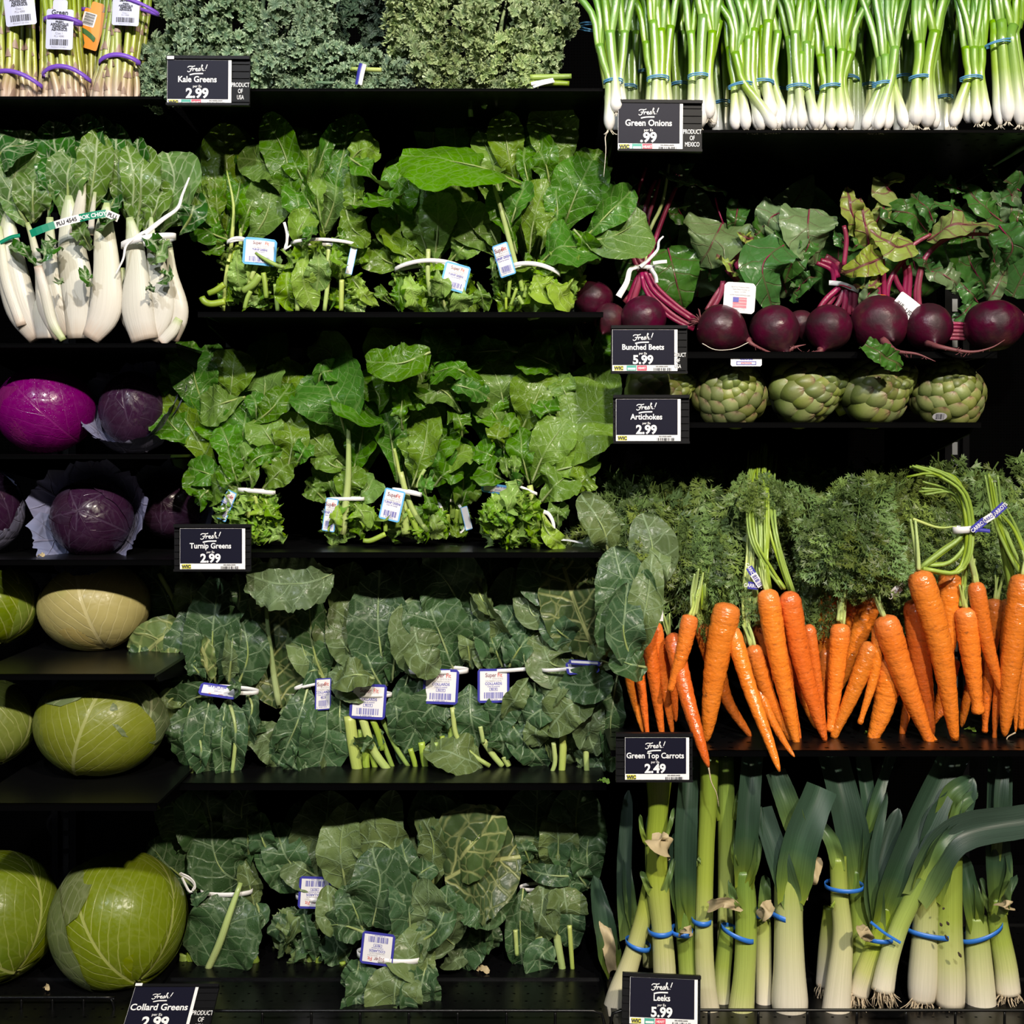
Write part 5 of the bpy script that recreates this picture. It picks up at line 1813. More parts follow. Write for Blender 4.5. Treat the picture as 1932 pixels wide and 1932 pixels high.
# ------------------------------------------------------------------ cabbages
M['cabcream'] = leaf_mat('cabbage_cream', (0.42, 0.34, 0.13), (0.42, 0.34, 0.13), (0.56, 0.49, 0.25), 0.6, 0.024, 1.7, 0.10, 40.0, 0.3, (0.3, 0.5), netw=0.08, midw=0.003, tw=0.02, val=0.06, patch=(0.33, 0.34, 0.10))
M['cabgreen'] = leaf_mat('cabbage_green', (0.165, 0.195, 0.040), (0.165, 0.195, 0.040), (0.36, 0.37, 0.14), 0.65, 0.022, 1.7, 0.09, 40.0, 0.3, (0.3, 0.5), netw=0.1, midw=0.003, tw=0.02, val=0.08, patch=(0.110, 0.155, 0.022))
M['cablime'] = leaf_mat('cabbage_lime', (0.150, 0.195, 0.018), (0.150, 0.195, 0.018), (0.40, 0.42, 0.13), 0.7, 0.024, 1.7, 0.09, 40.0, 0.35, (0.28, 0.5), netw=0.1, midw=0.003, tw=0.02, val=0.06, patch=(0.095, 0.145, 0.012))
M['cabouter'] = leaf_mat('cabbage_outer', (0.130, 0.165, 0.065), (0.150, 0.185, 0.080), (0.40, 0.42, 0.25), 0.6, 0.026, 1.5, 0.08, 40.0, 0.45, (0.35, 0.55), netw=0.25, midw=0.003, tw=0.04, val=0.08)
M['cabpurple'] = leaf_mat('cabbage_purple', (0.155, 0.007, 0.105), (0.155, 0.007, 0.105), (0.24, 0.03, 0.17), 0.35, 0.03, 1.6, 0.06, 30.0, 0.35, (0.2, 0.4), netw=0.2, midw=0.002, tw=0.0, val=0.05, drops=0.9, tcol=(0.1, 0.0, 0.05), patch=(0.055, 0.006, 0.045))
M['cabdark'] = leaf_mat('cabbage_dark_red', (0.028, 0.010, 0.026), (0.032, 0.028, 0.046), (0.08, 0.05, 0.09), 0.4, 0.03, 1.5, 0.06, 30.0, 0.4, (0.2, 0.45), netw=0.25, midw=0.002, tw=0.0, val=0.1, tcol=(0.03, 0.01, 0.03), patch=(0.026, 0.028, 0.050))
M['cabbloom'] = leaf_mat('cabbage_red_outer', (0.115, 0.115, 0.175), (0.22, 0.23, 0.36), (0.25, 0.23, 0.33), 0.4, 0.03, 1.4, 0.06, 30.0, 0.8, (0.3, 0.5), netw=0.4, midw=0.002, tw=0.0, val=0.15, tcol=(0.03, 0.02, 0.04), patch=(0.032, 0.030, 0.048))
LW = [(0, .5), (.15, .82), (.4, 1), (.65, .97), (.85, .75), (1, .38)]


def cableaf(t, c, R3, pole, az, half, th0, th1, mt, off=0.02, tip=0.0, edge=0.0, ruf=0.0, seed=0, nu=30, nv=26, name='leaf', wav=0.02):
    """a leaf wrapped on the head: th = angle from the stem end, az its middle, half its half width (radians)"""
    r = np.random.RandomState(seed)
    pole = nrm(pole)
    a = nrm(np.cross(pole, (0.12, 0.99, 0.05)))
    b = np.cross(pole, a)
    u = np.linspace(0, 1, nu)[:, None]
    v = np.linspace(-1, 1, nv)[None, :]
    pp = np.array(LW)
    th = th0 + (th1 - th0) * u
    ph = az + v * half * np.interp(u, pp[:, 0], pp[:, 1])
    p = r.rand(6) * 6.28
    e = np.maximum(np.abs(v) ** 4, u ** 6)
    fac = 1 + off + tip * u ** 5 + edge * np.abs(v) ** 4 + ruf * e * (np.sin(9 * u + p[0] + 3 * np.sign(v)) + np.sin(6 * v + p[1] + 2 * np.sin(3 * v + p[4])) * u + 0.5 * np.sin(19 * u + p[2]) + 0.5 * np.sin(14 * v + p[3] + 3 * np.sin(4 * v + p[5])) * u)
    fac = fac + wav * np.sin(3 * u + p[4]) * np.sin(2.5 * v + p[5])
    d = np.cos(th)[..., None] * pole + (np.sin(th) * np.cos(ph))[..., None] * a + (np.sin(th) * np.sin(ph))[..., None] * b
    V = c + d * np.asarray(R3) * fac[..., None]
    Rm = float(np.mean(R3))
    UV = np.stack(np.broadcast_arrays(Rm * th, Rm * np.sin(th) * (ph - az)), -1)
    mb = MB()
    mb.grid(V, UV, 0, flip=False)
    if ruf or tip > .1 or edge > .1:
        mb2 = MB()
    return t.part(name, mb, M[mt])


def cabbage(name, label, px, py, R, row_key, Y, pole, mt, leaves, flat=1.0, wide=1.0, group=None):
    c = W(px, py, Y)
    k = kpx(Y)
    R3 = np.array([R * wide, R * 0.95, R * flat]) * k
    z = DECKZ if row_key == 'D' else SHELF[row_key]
    t = Thing(name, label, 'cabbage', (c[0], c[1], z), group)
    mb = MB()
    u = np.linspace(0.01, math.pi - 0.01, 30)[:, None]
    v = np.linspace(0, 2 * math.pi, 48, endpoint=False)[None, :]
    pole = nrm(pole)
    a = nrm(np.cross(pole, (0.12, 0.99, 0.05)))
    b = np.cross(pole, a)
    d = np.cos(u)[..., None] * pole + (np.sin(u) * np.cos(v))[..., None] * a + (np.sin(u) * np.sin(v))[..., None] * b
    lump = 1 + 0.018 * np.sin(2 * v + 1) * np.sin(u) + 0.015 * np.sin(3 * v + 2 * u)
    Rm = float(np.mean(R3))
    UV = np.stack(np.broadcast_arrays(Rm * u, Rm * np.sin(u) * (((v + 0.6) % 1.26) - 0.63)), -1)
    mb.grid(c + d * R3 * lump[..., None], UV, 0, cv=True)
    t.part('head', mb, M[mt])
    for i, l in enumerate(leaves):
        cableaf(t, c, R3, pole, seed=abs(int(px)) + i * 7, **l)
    return t


def PI_(d):
    return math.radians(d)


G5 = 'green cabbages on the left shelves'
Lf = lambda az, half, th0=8, th1=140, mt='cabgreen', **k: dict(az=PI_(az), half=PI_(half), th0=PI_(th0), th1=PI_(th1), mt=mt, **k)
cabbage('green_cabbage', 'pale cream-yellow cabbage with its stem end turned down right', 180, 1142, 92, 'L5', 0.125, (0.30, -0.25, -0.92), 'cabcream',
        [Lf(a, h, 4, th, 'cabcream', off=o) for a, h, th, o in ((0, 75, 150, .012), (140, 80, 150, .02), (250, 85, 150, .03), (75, 75, 140, .04), (190, 70, 140, .05))], 0.88, 1.08, G5)
cabbage('green_cabbage', 'shaded yellow-green cabbage cut off by the left edge, level with the cream one', -12, 1138, 84, 'L5', 0.125, (0.35, -0.3, -0.9), 'cablime',
        [Lf(a, h, 4, th, 'cablime', off=o) for a, h, th, o in ((20, 75, 150, .012), (140, 80, 150, .02), (250, 85, 150, .03))], 0.92, 1.0, G5)
cabbage('green_cabbage', 'round green cabbage with a torn grey-green outer leaf at its upper left', 192, 1364, 112, 'L6', 0.03, (-0.25, -0.35, -0.9), 'cabgreen',
        [Lf(a, h, 4, th, 'cabgreen', off=o, tip=tp) for a, h, th, o, tp in ((0, 75, 150, .012, 0), (120, 80, 150, .02, 0), (240, 85, 150, .03, 0), (85, 80, 118, .04, .05), (175, 70, 110, .045, .03))]
        + [Lf(135, 45, 95, 165, 'cabouter', off=.08, ruf=.02), Lf(30, 40, 80, 140, 'cabouter', off=.05, ruf=.02)], 0.84, 1.04, G5)
cabbage('green_cabbage', 'green cabbage cut off by the left edge, level with the round one', -18, 1362, 84, 'L6', 0.03, (0.35, -0.3, -0.9), 'cabgreen',
        [Lf(a, h, 4, th, 'cabgreen', off=o) for a, h, th, o in ((20, 75, 150, .012), (140, 80, 150, .02), (250, 85, 150, .03))], 0.92, 1.0, G5)
cabbage('green_cabbage', 'largest green cabbage low on the deck, wrinkled outer leaf draped over its left', 228, 1734, 122, 'D', 0.10, (0.42, -0.55, -0.72), 'cablime',
        [Lf(a, h, 4, th, 'cablime', off=o) for a, h, th, o in ((0, 75, 150, .012), (120, 80, 150, .02), (240, 85, 150, .03), (85, 80, 140, .04))]
        + [Lf(160, 62, 38, 150, 'cabouter', off=.075, ruf=.02, edge=.03), Lf(108, 40, 85, 150, 'cabouter', off=.06, ruf=.015)], 1.0, 0.98, G5)
cabbage('green_cabbage', 'green cabbage on the deck cut off by the left edge of the picture', -10, 1728, 118, 'D', 0.10, (0.55, -0.5, -0.66), 'cablime',
        [Lf(a, h, 4, th, 'cablime', off=o) for a, h, th, o in ((0, 75, 150, .012), (120, 80, 150, .02), (240, 85, 150, .03), (80, 70, 110, .045))], 1.0, 0.98, G5)
G6 = 'red cabbages on the left shelves'
cabbage('red_cabbage', 'bare glossy bright purple cabbage, wet, on the shelf below the bok choy', 86, 772, 88, 'L3', 0.12, (0.55, 0.1, -0.6), 'cabpurple',
        [Lf(a, h, 4, th, 'cabpurple', off=o, wav=.012) for a, h, th, o in ((0, 75, 150, .008), (130, 80, 150, .012), (250, 85, 150, .018), (75, 80, 125, .024))], 0.93, 1.02, G6)
cabbage('red_cabbage', 'dark red cabbage beside the bright one, wrapped in loose bluish outer leaves', 250, 772, 60, 'L3', 0.13, (0.1, 0.75, -0.65), 'cabdark',
        [Lf(a, h, 10, th, 'cabdark', off=o) for a, h, th, o in ((0, 75, 150, .01), (130, 80, 150, .02), (250, 85, 140, .03))]
        + [Lf(200, 50, 30, 100, 'cabbloom', off=.22, tip=.55, ruf=.05), Lf(330, 55, 30, 105, 'cabbloom', off=.2, tip=.75, ruf=.05), Lf(270, 55, 30, 95, 'cabbloom', off=.2, tip=.45, ruf=.06), Lf(90, 65, 30, 105, 'cabbloom', off=.25, tip=.35, ruf=.05), Lf(150, 45, 30, 110, 'cabbloom', off=.2, tip=.4, ruf=.05), Lf(20, 45, 30, 110, 'cabbloom', off=.2, tip=.5, ruf=.05)], 1.15, 1.0, G6)
cabbage('red_cabbage', 'red cabbage framed by a ring of open frilled bluish leaves', 172, 978, 74, 'L4', 0.10, (0.0, 0.96, -0.25), 'cabdark',
        [Lf(a, h, 10, th, 'cabdark', off=o, ruf=r_) for a, h, th, o, r_ in ((0, 75, 165, .01, 0), (150, 85, 170, .02, 0), (270, 85, 138, .05, .015), (90, 75, 150, .03, 0))]
        + [Lf(a, 46, 25, 104, 'cabbloom', off=.12, tip=.42 + .06 * (i % 2), edge=.05, ruf=.035, nv=40) for i, a in enumerate((10, 72, 130, 190, 245, 305))], 0.95, 1.0, G6)
cabbage('red_cabbage', 'dark red cabbage half hidden behind the Turnip Greens sign', 322, 958, 58, 'L4', 0.17, (0.0, 0.96, -0.25), 'cabdark',
        [Lf(a, h, 10, th, 'cabdark', off=o) for a, h, th, o in ((0, 75, 160, .01), (150, 85, 165, .02), (270, 85, 145, .04))]
        + [Lf(a, 46, 25, 104, 'cabbloom', off=.15, tip=.4, edge=.05, ruf=.05) for a in (200, 265, 325)], 1.0, 1.0, G6)
cabbage('red_cabbage', 'red cabbage with pale blue-grey leaf at the left edge of the picture', -22, 958, 58, 'L4', 0.10, (-0.5, 0.6, -0.5), 'cabdark',
        [Lf(0, 75, 10, 160, 'cabdark', off=.01), Lf(150, 85, 10, 165, 'cabdark', off=.02), Lf(270, 60, 20, 135, 'cabbloom', off=.10, ruf=.03), Lf(330, 50, 20, 135, 'cabbloom', off=.14, ruf=.03), Lf(30, 50, 20, 120, 'cabbloom', off=.14, ruf=.03)], 1.25, 1.0, G6)
# ------------------------------------------------------------------ green onions
def onion(t, xb, yb, xm, ym, xt, ys, Y, r=8.5, seed=0, roots=True, nl=3, short=False):
    rr = random.Random(seed)
    k = kpx(Y)
    p = [(xb, yb, 0), (xb + (xm - xb) * .12, yb + (ym - yb) * .16, 0), (xb + (xm - xb) * .45, yb + (ym - yb) * .5, 0), (xm, ym, 0)]
    xs = xm + (xt - xm) * (ym - ys) / (ym + 40.0)
    p += [((xm + xs) / 2 + rr.uniform(-2, 2), (ym + ys) / 2, .003), (xs, ys, .006)]
    P = WP(p, Y)
    mb = MB()
    tube(mb, P, np.array([.55, 1.35, 1.12, .92, .95, 1.02]) * r * k, 12, 26)
    o = t.part('onion', mb, M['onion'])
    n = nl
    for i in range(n):
        f = (i - (n - 1) / 2) * 2 / max(n - 1, 1)
        dx = f * rr.uniform(10, 24)
        q = [(xs + f * 2, ys + 14, .006 + .002 * i), (xs + f * 5, ys - 10, .007 + .002 * i), (xs + dx * .7, ys - 60, .01), (xt + dx * 1.6 + rr.uniform(-10, 10), -70 + rr.uniform(-20, 20), .02), (xt + dx * 2.4, -190, .04)]
        mb = MB()
        tube(mb, WP(q, Y), np.array([.5, .75, .85, .8, .2]) * r * k, 9, 18, .7)
        t.part('leaf_blade', mb, M['onionleaf'], o)
    if roots:
        mb = MB()
        for i in range(11):
            a = rr.uniform(-1.3, 1.3)
            l = rr.uniform(8, 17)
            q = [(xb + a * 2.5, yb - 2, 0), (xb + math.sin(a) * l * .6, yb + l * .35, rr.uniform(-.006, .004)), (xb + math.sin(a) * l, yb + min(l * .6, 8), rr.uniform(-.008, .006))]
            tube(mb, WP(q, Y), 0.7 * k, 5, 5)
        t.part('roots', mb, M['whiteroot'], o, kind='stuff')
    return o


def onions(label, Y, band, lst, tilt=0, hw=21, group='banded bunches of green onions'):
    crop()
    b = W(band[0], 245, Y)
    b[2] = SHELF['R1']
    t = Bunch('green_onion_bunch', label, 'green onions', b, group, Y=Y)
    for i, q in enumerate(lst):
        xb, yb, xm, xt, ys, d = q[:6]
        onion(t, xb, yb, xm, band[1] - (xm - band[0]) * math.tan(math.radians(tilt)), xt, ys, Y + d, q[6] if len(q) > 6 else 8.5, int(band[0]) * 10 + i, d < .012, 2 + (i % 2))
    t.band(band[0], band[1], hw, 3.2, tilt, 3, ry=hw * .7, Y=Y - .009, m='bluethin', name='rubber_band')
    t.band(band[0], band[1] + 4, hw, 2.6, tilt * .6, 4, ry=hw * .7, Y=Y - .009, m='bluethin', name='rubber_band')
    return t


t = onions('green onion bunch at left end, bulb hanging past the shelf with one long root', -0.012, (1158, 149), [(1172, 205, 1170, 1188, 60, .012), (1150, 246, 1148, 1098, 85, 0, 8), (1163, 212, 1160, 1140, 60, -.004, 9.5)], 4, 18)
mb = MB()
tube(mb, WP([(1148, 248, 0), (1142, 258, 0), (1143, 285, 0), (1139, 334, 0)], -.012), [.0007, .0009, .0006, .0004], 5, 14)
t.part('long_root', mb, M['whiteroot'])
onions('green onion bunch standing behind the left half of its sign', 0.015, (1243, 143), [(1262, 240, 1258, 1272, 50, .012), (1226, 240, 1228, 1205, 80, .012), (1250, 240, 1248, 1246, 55, .002), (1235, 240, 1238, 1228, 40, .0)], 2)
onions('green onion bunch rising over the right edge of its sign, one bulb with root tuft', 0.008, (1321, 139), [(1306, 240, 1306, 1300, 60, .012), (1344, 240, 1336, 1372, 40, .012), (1322, 240, 1322, 1330, 30, .004, 10), (1338, 224, 1338, 1352, 60, 0)], 0)
onions('green onion bunch with two crossing stalks right of the sign', 0.012, (1400, 156), [(1388, 245, 1386, 1362, 90, .012), (1408, 245, 1398, 1390, 60, .006), (1432, 245, 1420, 1425, 55, .006), (1462, 244, 1402, 1348, 100, -.004), (1438, 245, 1412, 1412, 70, .002)], 8, 23)
onions('green onion bunch close right of the crossed one', 0.022, (1443, 150), [(1484, 243, 1458, 1478, 60, .012), (1468, 243, 1438, 1442, 50, .006, 9), (1455, 226, 1446, 1452, 40, 0, 10), (1426, 240, 1428, 1424, 60, .012)], -3, 20)
onions('slim green onion bunch, sixth along the front', 0.012, (1510, 159), [(1532, 245, 1528, 1530, 90, .012), (1494, 243, 1494, 1484, 70, .012), (1513, 243, 1506, 1494, 60, 0), (1540, 243, 1522, 1520, 80, .006), (1500, 243, 1512, 1508, 100, .004)], 0, 22)
onions('green onion bunch whose stalks fork low into wide V shapes', 0.012, (1572, 159), [(1544, 245, 1556, 1530, 105, .01), (1568, 243, 1568, 1562, 90, .0), (1604, 243, 1590, 1640, 100, .01), (1588, 243, 1584, 1600, 95, 0, 9)], 3, 21)
onions('green onion bunch with a bulb bent outward at its right', 0.012, (1670, 154), [(1632, 245, 1664, 1650, 110, .008), (1652, 244, 1672, 1664, 105, .002), (1674, 244, 1682, 1676, 80, .004), (1708, 243, 1684, 1700, 80, .006), (1656, 245, 1680, 1706, 90, -.003)], 4, 20)
onions('stout two-stalk green onion bunch in the right half', 0.010, (1741, 142), [(1764, 242, 1756, 1786, 70, .012), (1728, 236, 1730, 1744, 80, 0, 10), (1750, 240, 1750, 1782, 60, 0, 11)], 2, 21)
onions('green onion bunch with thick root tufts, second from right', 0.006, (1838, 143), [(1798, 240, 1828, 1810, 90, .006, 9), (1828, 232, 1830, 1824, 90, .012), (1843, 234, 1840, 1830, 90, 0), (1860, 230, 1850, 1856, 90, .004)], 2, 21)
onions('green onion bunch banded high at the right edge', 0.006, (1891, 76), [(1886, 236, 1876, 1872, 40, .010), (1902, 230, 1890, 1886, 40, .002, 10), (1925, 236, 1908, 1926, 50, 0, 10), (1936, 238, 1916, 1938, 40, .01)], 12, 26)
# bunches in the second row
for i, (bx, by, lb, xs) in enumerate(((1186, 160, 'green onions seen between the first and second front bunches', (1176, 1186, 1196)), (1216, 132, 'green onions behind the gap left of the second front bunch', (1206, 1216, 1224)), (1284, 155, 'green onions behind the gap over the sign', (1274, 1284, 1294)),
                                      (1366, 190, 'green onions banded very low behind the crossed bunch', (1354, 1366, 1376)), (1474, 166, 'green onions behind, left of the slim sixth bunch', (1464, 1474, 1486)), (1540, 175, 'green onions behind, between the slim and the forked bunch', (1530, 1540, 1550)), (1608, 143, 'tilted green onions behind, right of the forked bunch', (1600, 1610, 1618)),
                                      (1640, 157, 'green onions behind, left of the bent-bulb bunch', (1626, 1638, 1648)), (1706, 141, 'green onions behind, left of the stout pair', (1696, 1706, 1716)), (1785, 180, 'dark green onions with a low band in the gap right of the stout pair', (1772, 1784, 1796)))):
    onions(lb, 0.10 + .01 * (i % 2), (bx, by), [(x, 262, x + 1, x + (-12, 6, 14)[j] + (i % 3 - 1) * 6, 60, (.0, .006, .004)[j], 8) for j, x in enumerate(xs)], (0, 8, 0, 0, -3, 0, -14, 4, 4, 2)[i], 17, 'green onions in the second row')
t = onions('dark green onions lying slanted beyond the kale end', 0.12, (1120, 45), [(1170, 250, 1140, 1060, 60, 0), (1185, 250, 1150, 1080, 60, .004), (1160, 250, 1125, 1050, 60, .006)], -10, 26, 'green onions in the second row')

# ------------------------------------------------------------------ beets
m_, t_ = newmat('beet_skin')
co_ = t_.n('TexCoord', None, 3)
nz_ = t_.noise(co_, 40.0, 4.0)
c_ = t_.mix(t_.sm(nz_, 0.35, 0.7), (0.058, 0.005, 0.017), (0.022, 0.004, 0.008))
c_ = t_.mix(t_.sm(t_.noise(co_, 26.0, 3.0), 0.56, 0.75, 0.0, 0.55), c_, (0.085, 0.040, 0.026))
t_.bsdf(t_.vary(c_, 0.01, 0.2), t_.sm(nz_, 0.3, 0.7, 0.26, 0.6), t_.n('Bump', {'Strength': 0.6, 'Distance': 0.0012, 'Height': t_.noise(co_, 120.0, 4.0)}), 0.35)
M['beetskin'] = m_
M['beetroot'] = plain('beet_rootlet', (0.16, 0.045, 0.05), 0.6)


def beet(t, cx, cy, R, ax, Y, tail=None, crown=True, seed=1, long=1.0):
    """ax: direction from crown to tail in the picture (x right, y down, depth)"""
    r = random.Random(seed)
    k = kpx(Y)
    c = W(cx, cy, Y)
    d = nrm((ax[0], ax[2], -ax[1]))
    s_ = np.array([-1.02, -.97, -.78, -.4, 0, .35, .7, .95, 1.12, 1.3]) * long
    rad = np.array([.10, .36, .72, .96, 1.0, .95, .70, .38, .15, .05])
    mb = MB()
    P = np.array([c + d * R * k * q for q in s_])
    tube(mb, P, rad * R * k, 24, 40, ref=(0.31, 0.2, 0.93))
    o = t.part('beet', mb, M['beetskin'])
    if tail:
        mb = MB()
        tp = WP([(cx + ax[0] / math.hypot(*ax) * R * 1.1 * long, cy + ax[1] / math.hypot(*ax) * R * 1.1 * long, 0)] + tail, Y + d[1] * R * k)
        tube(mb, tp, [R * k * .16, R * k * .08, R * k * .04, .0005], 7, 22)
        C = cr(tp, 30)
        for i in range(16):
            j = r.randint(2, 26)
            e = C[j] + np.array([r.uniform(-1, 1), r.uniform(-1, .5), r.uniform(-1, .4)]) * 0.009
            tube(mb, [C[j], (C[j] + e) / 2 + np.array([0, 0, -.001]), e], .00035, 4, 4)
        t.part('tail_root', mb, M['beetroot'], o)
    if crown:
        mb = MB()
        for i in range(26):
            b = c - d * R * k * .9 * long
            v = nrm(np.array([r.gauss(0, 1), r.gauss(0, 1), r.gauss(0, 1)]) - d * 1.1)
            tube(mb, [b + v * .004, b + v * R * k * .28 + np.array([0, 0, .001]), b + v * R * k * r.uniform(.4, .6)], [.0011, .0008, .0004], 5, 5)
        t.part('crown_stubs', mb, M['beetroot'], o, kind='stuff')
    return o


def beets(label, px, Y, yb):
    crop()
    b = W(px, 664, Y)
    b[2] = SHELF['R2']
    return Bunch('beet_bunch', label, 'beets', b, 'bunched beets with their leaves', Y=yb, mats=('beet', 'beetstalk'), prof='beet', ruf=0.005, rib=2.6, step=0.003)


I_, J_ = (1080, 290, 4.6), (1480, 290, 4.274)
t = beets('beet bunch at left behind its sign, purple stalks gathered by a white tie', 1205, 0.05, 0.18)
crop(*I_)
t.L('860,760 760,500 800,180', 300, 0, Y=.26)
t.L('830,820 900,1100 960,1360', 480, 0, Y=.17, roll=6)
t.L('730,1000 800,1100 740,1200', 180, 0)
t.L('1160,920 1190,1000 1180,1090', 240, 0)
t.L('960,560 920,480 900,420', 220, 0)
t.L('600,480 560,420 480,380', 220, 1)
t.L('640,560 620,480 600,430', 150, 0)
t.L('1440,420 1420,560 1380,720', 200, 0)
t.L('1300,600 1210,780 1110,970', 600, 1, roll=8, rib=5, arc=.03)
t.stem('1240,380 1270,500 1320,630', 16, 'beetstalk')
t.L('850,110 1000,240 1340,350', 230, 0, roll=-20, up=.8)
t.L('850,130 930,220 900,300', 150, 1)
t.stem('640,1000 640,700 560,400 640,120', 42, 'beetstalk', ends=(1, .6))
t.stem('640,1000 620,600 660,380 720,230', 46, 'beetstalk', ends=(1, .7))
t.stem('650,1000 650,600 710,400 760,220', 40, 'beetstalk', ends=(1, .6))
t.stem('640,1000 660,700 780,430 840,90', 34, 'stalk', ends=(1, .6))
t.stem('640,1000 700,800 800,520 900,290', 44, 'beetstalk', ends=(1, .8))
t.stem('600,1050 530,900 510,780', 50, 'beetstalk')
t.stem('650,1000 570,900 570,760', 50, 'beetstalk')
beet(t, 1120, 567, 36, (-.2, .5, .2), .085, None, False, 3)
beet(t, 1150, 603, 30, (-.3, .6, -.4), .06, None, False, 4)
t.stem('620,980 540,1150 480,1310', 60, 'beetstalk', Y=.05)
t.stem('620,990 570,1150 520,1300', 60, 'beetstalk', Y=.045)
t.stem('600,980 560,1150 450,1290', 50, 'beetstalk', Y=.052)
beet(t, 1215, 602, 42, (.35, .75, -.5), .045, None, True, 5)
t.stem('600,1010 660,1180 850,1380 1060,1510', 42, 'beetstalk', Y=.046)
t.stem('620,1000 700,1180 870,1330 1060,1460', 46, 'beetstalk', Y=.043)
t.stem('600,1030 640,1200 820,1400 1050,1530', 36, 'beetstalk', Y=.040)
t.stem('650,1010 730,1150 900,1310 1070,1430', 36, 'beetstalk', Y=.047)
t.band(610, 985, 105, 40, 0, 8, Y=.034)
t.strip('590,980 680,900 740,830 750,760 790,716', 50, Y=.030, taper=(1, .4))
t.strip('700,950 760,940 820,935', 44, Y=.031)
t.strip('680,1000 720,1060 730,1120', 46, Y=.032, roll=30)
t.strip('560,980 500,1010 470,1120 400,1240', 64, Y=.032, taper=(.8, 1.2))
beet(t, 1362, 622, 46, (.95, .35, -.1), .035, [(1420, 650, -.01), (1450, 664, -.005), (1470, 668, 0)], True, 6)
mb = MB()
tube(mb, WP([(1325, 648, 0), (1350, 660, 0), (1385, 658, 0), (1412, 646, 0)], .0), .0006, 5, 14)
t.part('root_hair', mb, M['whiteroot'])

crop()
for i in range(9):
    t.L([(1230 + i * 85, 560, 0), (1240 + i * 85 + (i % 3 - 1) * 30, 450, 0), (1236 + i * 84 + (i % 4 - 1.5) * 30, 330 + (i % 3) * 18, 0)], 110, i % 2, Y=.26 + .01 * (i % 3))
t = beets('beet bunch with a white paper tag showing a small flag', 1440, 0.05, 0.15)
crop(*I_)
t.L('1700,560 1600,700 1560,640', 240, 0)
t.L('1850,500 1720,560 1680,760', 320, 1, roll=10)
t.L('1600,800 1700,860 1640,900', 150, 0)
crop(*J_)
t.L('60,520 20,700 -40,900', 380, 1)
t.L('200,450 190,650 250,900', 470, 1, roll=4, arc=.03)
t.L('30,580 80,800 0,1040', 300, 0, roll=-8)
t.L('200,610 190,750 100,890', 180, 0)
crop(*I_)
t.stem('1440,1000 1400,880 1430,740', 50, 'beetstalk')
t.stem('1460,1000 1440,860 1470,740', 50, 'beetstalk')
t.stem('1500,1000 1500,860 1540,760', 40, 'beetstalk')
t.L('1570,740 1510,730 1440,690', 110, 0, m='beetyellow')
t.stem('1340,1000 1420,1100', 50, 'beetstalk')
t.stem('1360,1020 1440,1110', 60, 'beetstalk')
t.stem('1330,1110 1250,1220 1160,1360', 40, 'beetstalk')
t.stem('1310,1110 1280,1230 1200,1380', 50, 'beetstalk')
t.L('1420,1040 1350,960 1250,880', 110, 0, m='beetyellow', rib=3)
beet(t, 1462, 624, 46, (.3, .8, -.5), .05, [(1500, 655, 0), (1520, 650, 0)], False, 8)
t.L('1850,780 1650,980 1760,1410', 440, 0, roll=6, arc=.03, up=.5)
# paper tag
Yt = .022
k = kpx(Yt) / 4.6
sh = Sheet(W(1080 + 1455 / 4.6, 290 + 1250 / 4.6, Yt), rodrigues((1, 0, 0), (0, 1, 0), PI_(4)), rodrigues((0, 0, 1), (0, 1, 0), PI_(4)), .004, 270 * k)
w, h = 275 * k, 265 * k
mb = MB()
sh.rect(mb, -w / 2, -h / 2, w / 2, h / 2, 0, 0, 8, w * .10)
o = t.part('paper_tag', mb, M['paper'], smooth=False)
mb = MB()
for q, y, sz in (('Bunched Produce Farms', .33, .075), ('1 Farm Road Packing Co', .25, .075), ('Salinas, CA 93901', .17, .07), ('www.bunchedbeets.com', .07, .085), ('Product of USA', -.40, .075)):
    sh.text(mb, q, 0, y * h, sz * h, .0006, 0, 0, .8)
for i in range(7):
    sh.rect(mb, -w * .22, h * (-.33 + i * .05), w * .22, h * (-.33 + i * .05 + (.046 if i % 2 == 0 else .03)), .0005, 1, 4)
sh.rect(mb, -w * .22, h * -.15, -w * .04, h * .01, .0009, 2, 2)
t.part('printed_lettering', mb, [M['inkgrey'], M['flagred'], M['inkblue']], o, smooth=False)

t = beets('beet bunch in the middle of the row with a small white band', 1550, 0.05, 0.14)
crop(*J_)
t.L('120,1080 200,1000 260,1000', 150, 0)
t.L('60,1150 120,1080 130,1040', 160, 0)
t.stem('460,960 420,880 330,830', 60, 'beetstalk')
t.stem('430,1000 390,900 290,860', 50, 'beetstalk')
t.stem('400,1040 380,940 260,880', 40, 'beetstalk')
for q in ('450,1090 380,1180 320,1260', '480,1090 440,1200 380,1270', '540,1090 530,1200 520,1300', '500,1090 490,1200 470,1290', '570,1100 570,1200 560,1280', '440,1080 340,1170 280,1250'):
    t.stem(q, 50, 'beetstalk')
beet(t, 1510, 612, 26, (.1, .8, -.2), .10, None, False, 9)
beet(t, 1563, 620, 43, (-.35, .9, -.45), .045, [(1548, 662, -.01), (1530, 666, 0), (1515, 664, 0)], False, 10)
t.strip('360,1040 460,1050 540,1080 600,1105', 56, Y=t.Y - .004, name='printed_band')
t.strip('440,1060 480,1064 540,1086', 18, 'inkpink', Y=t.Y - .005, name='print')

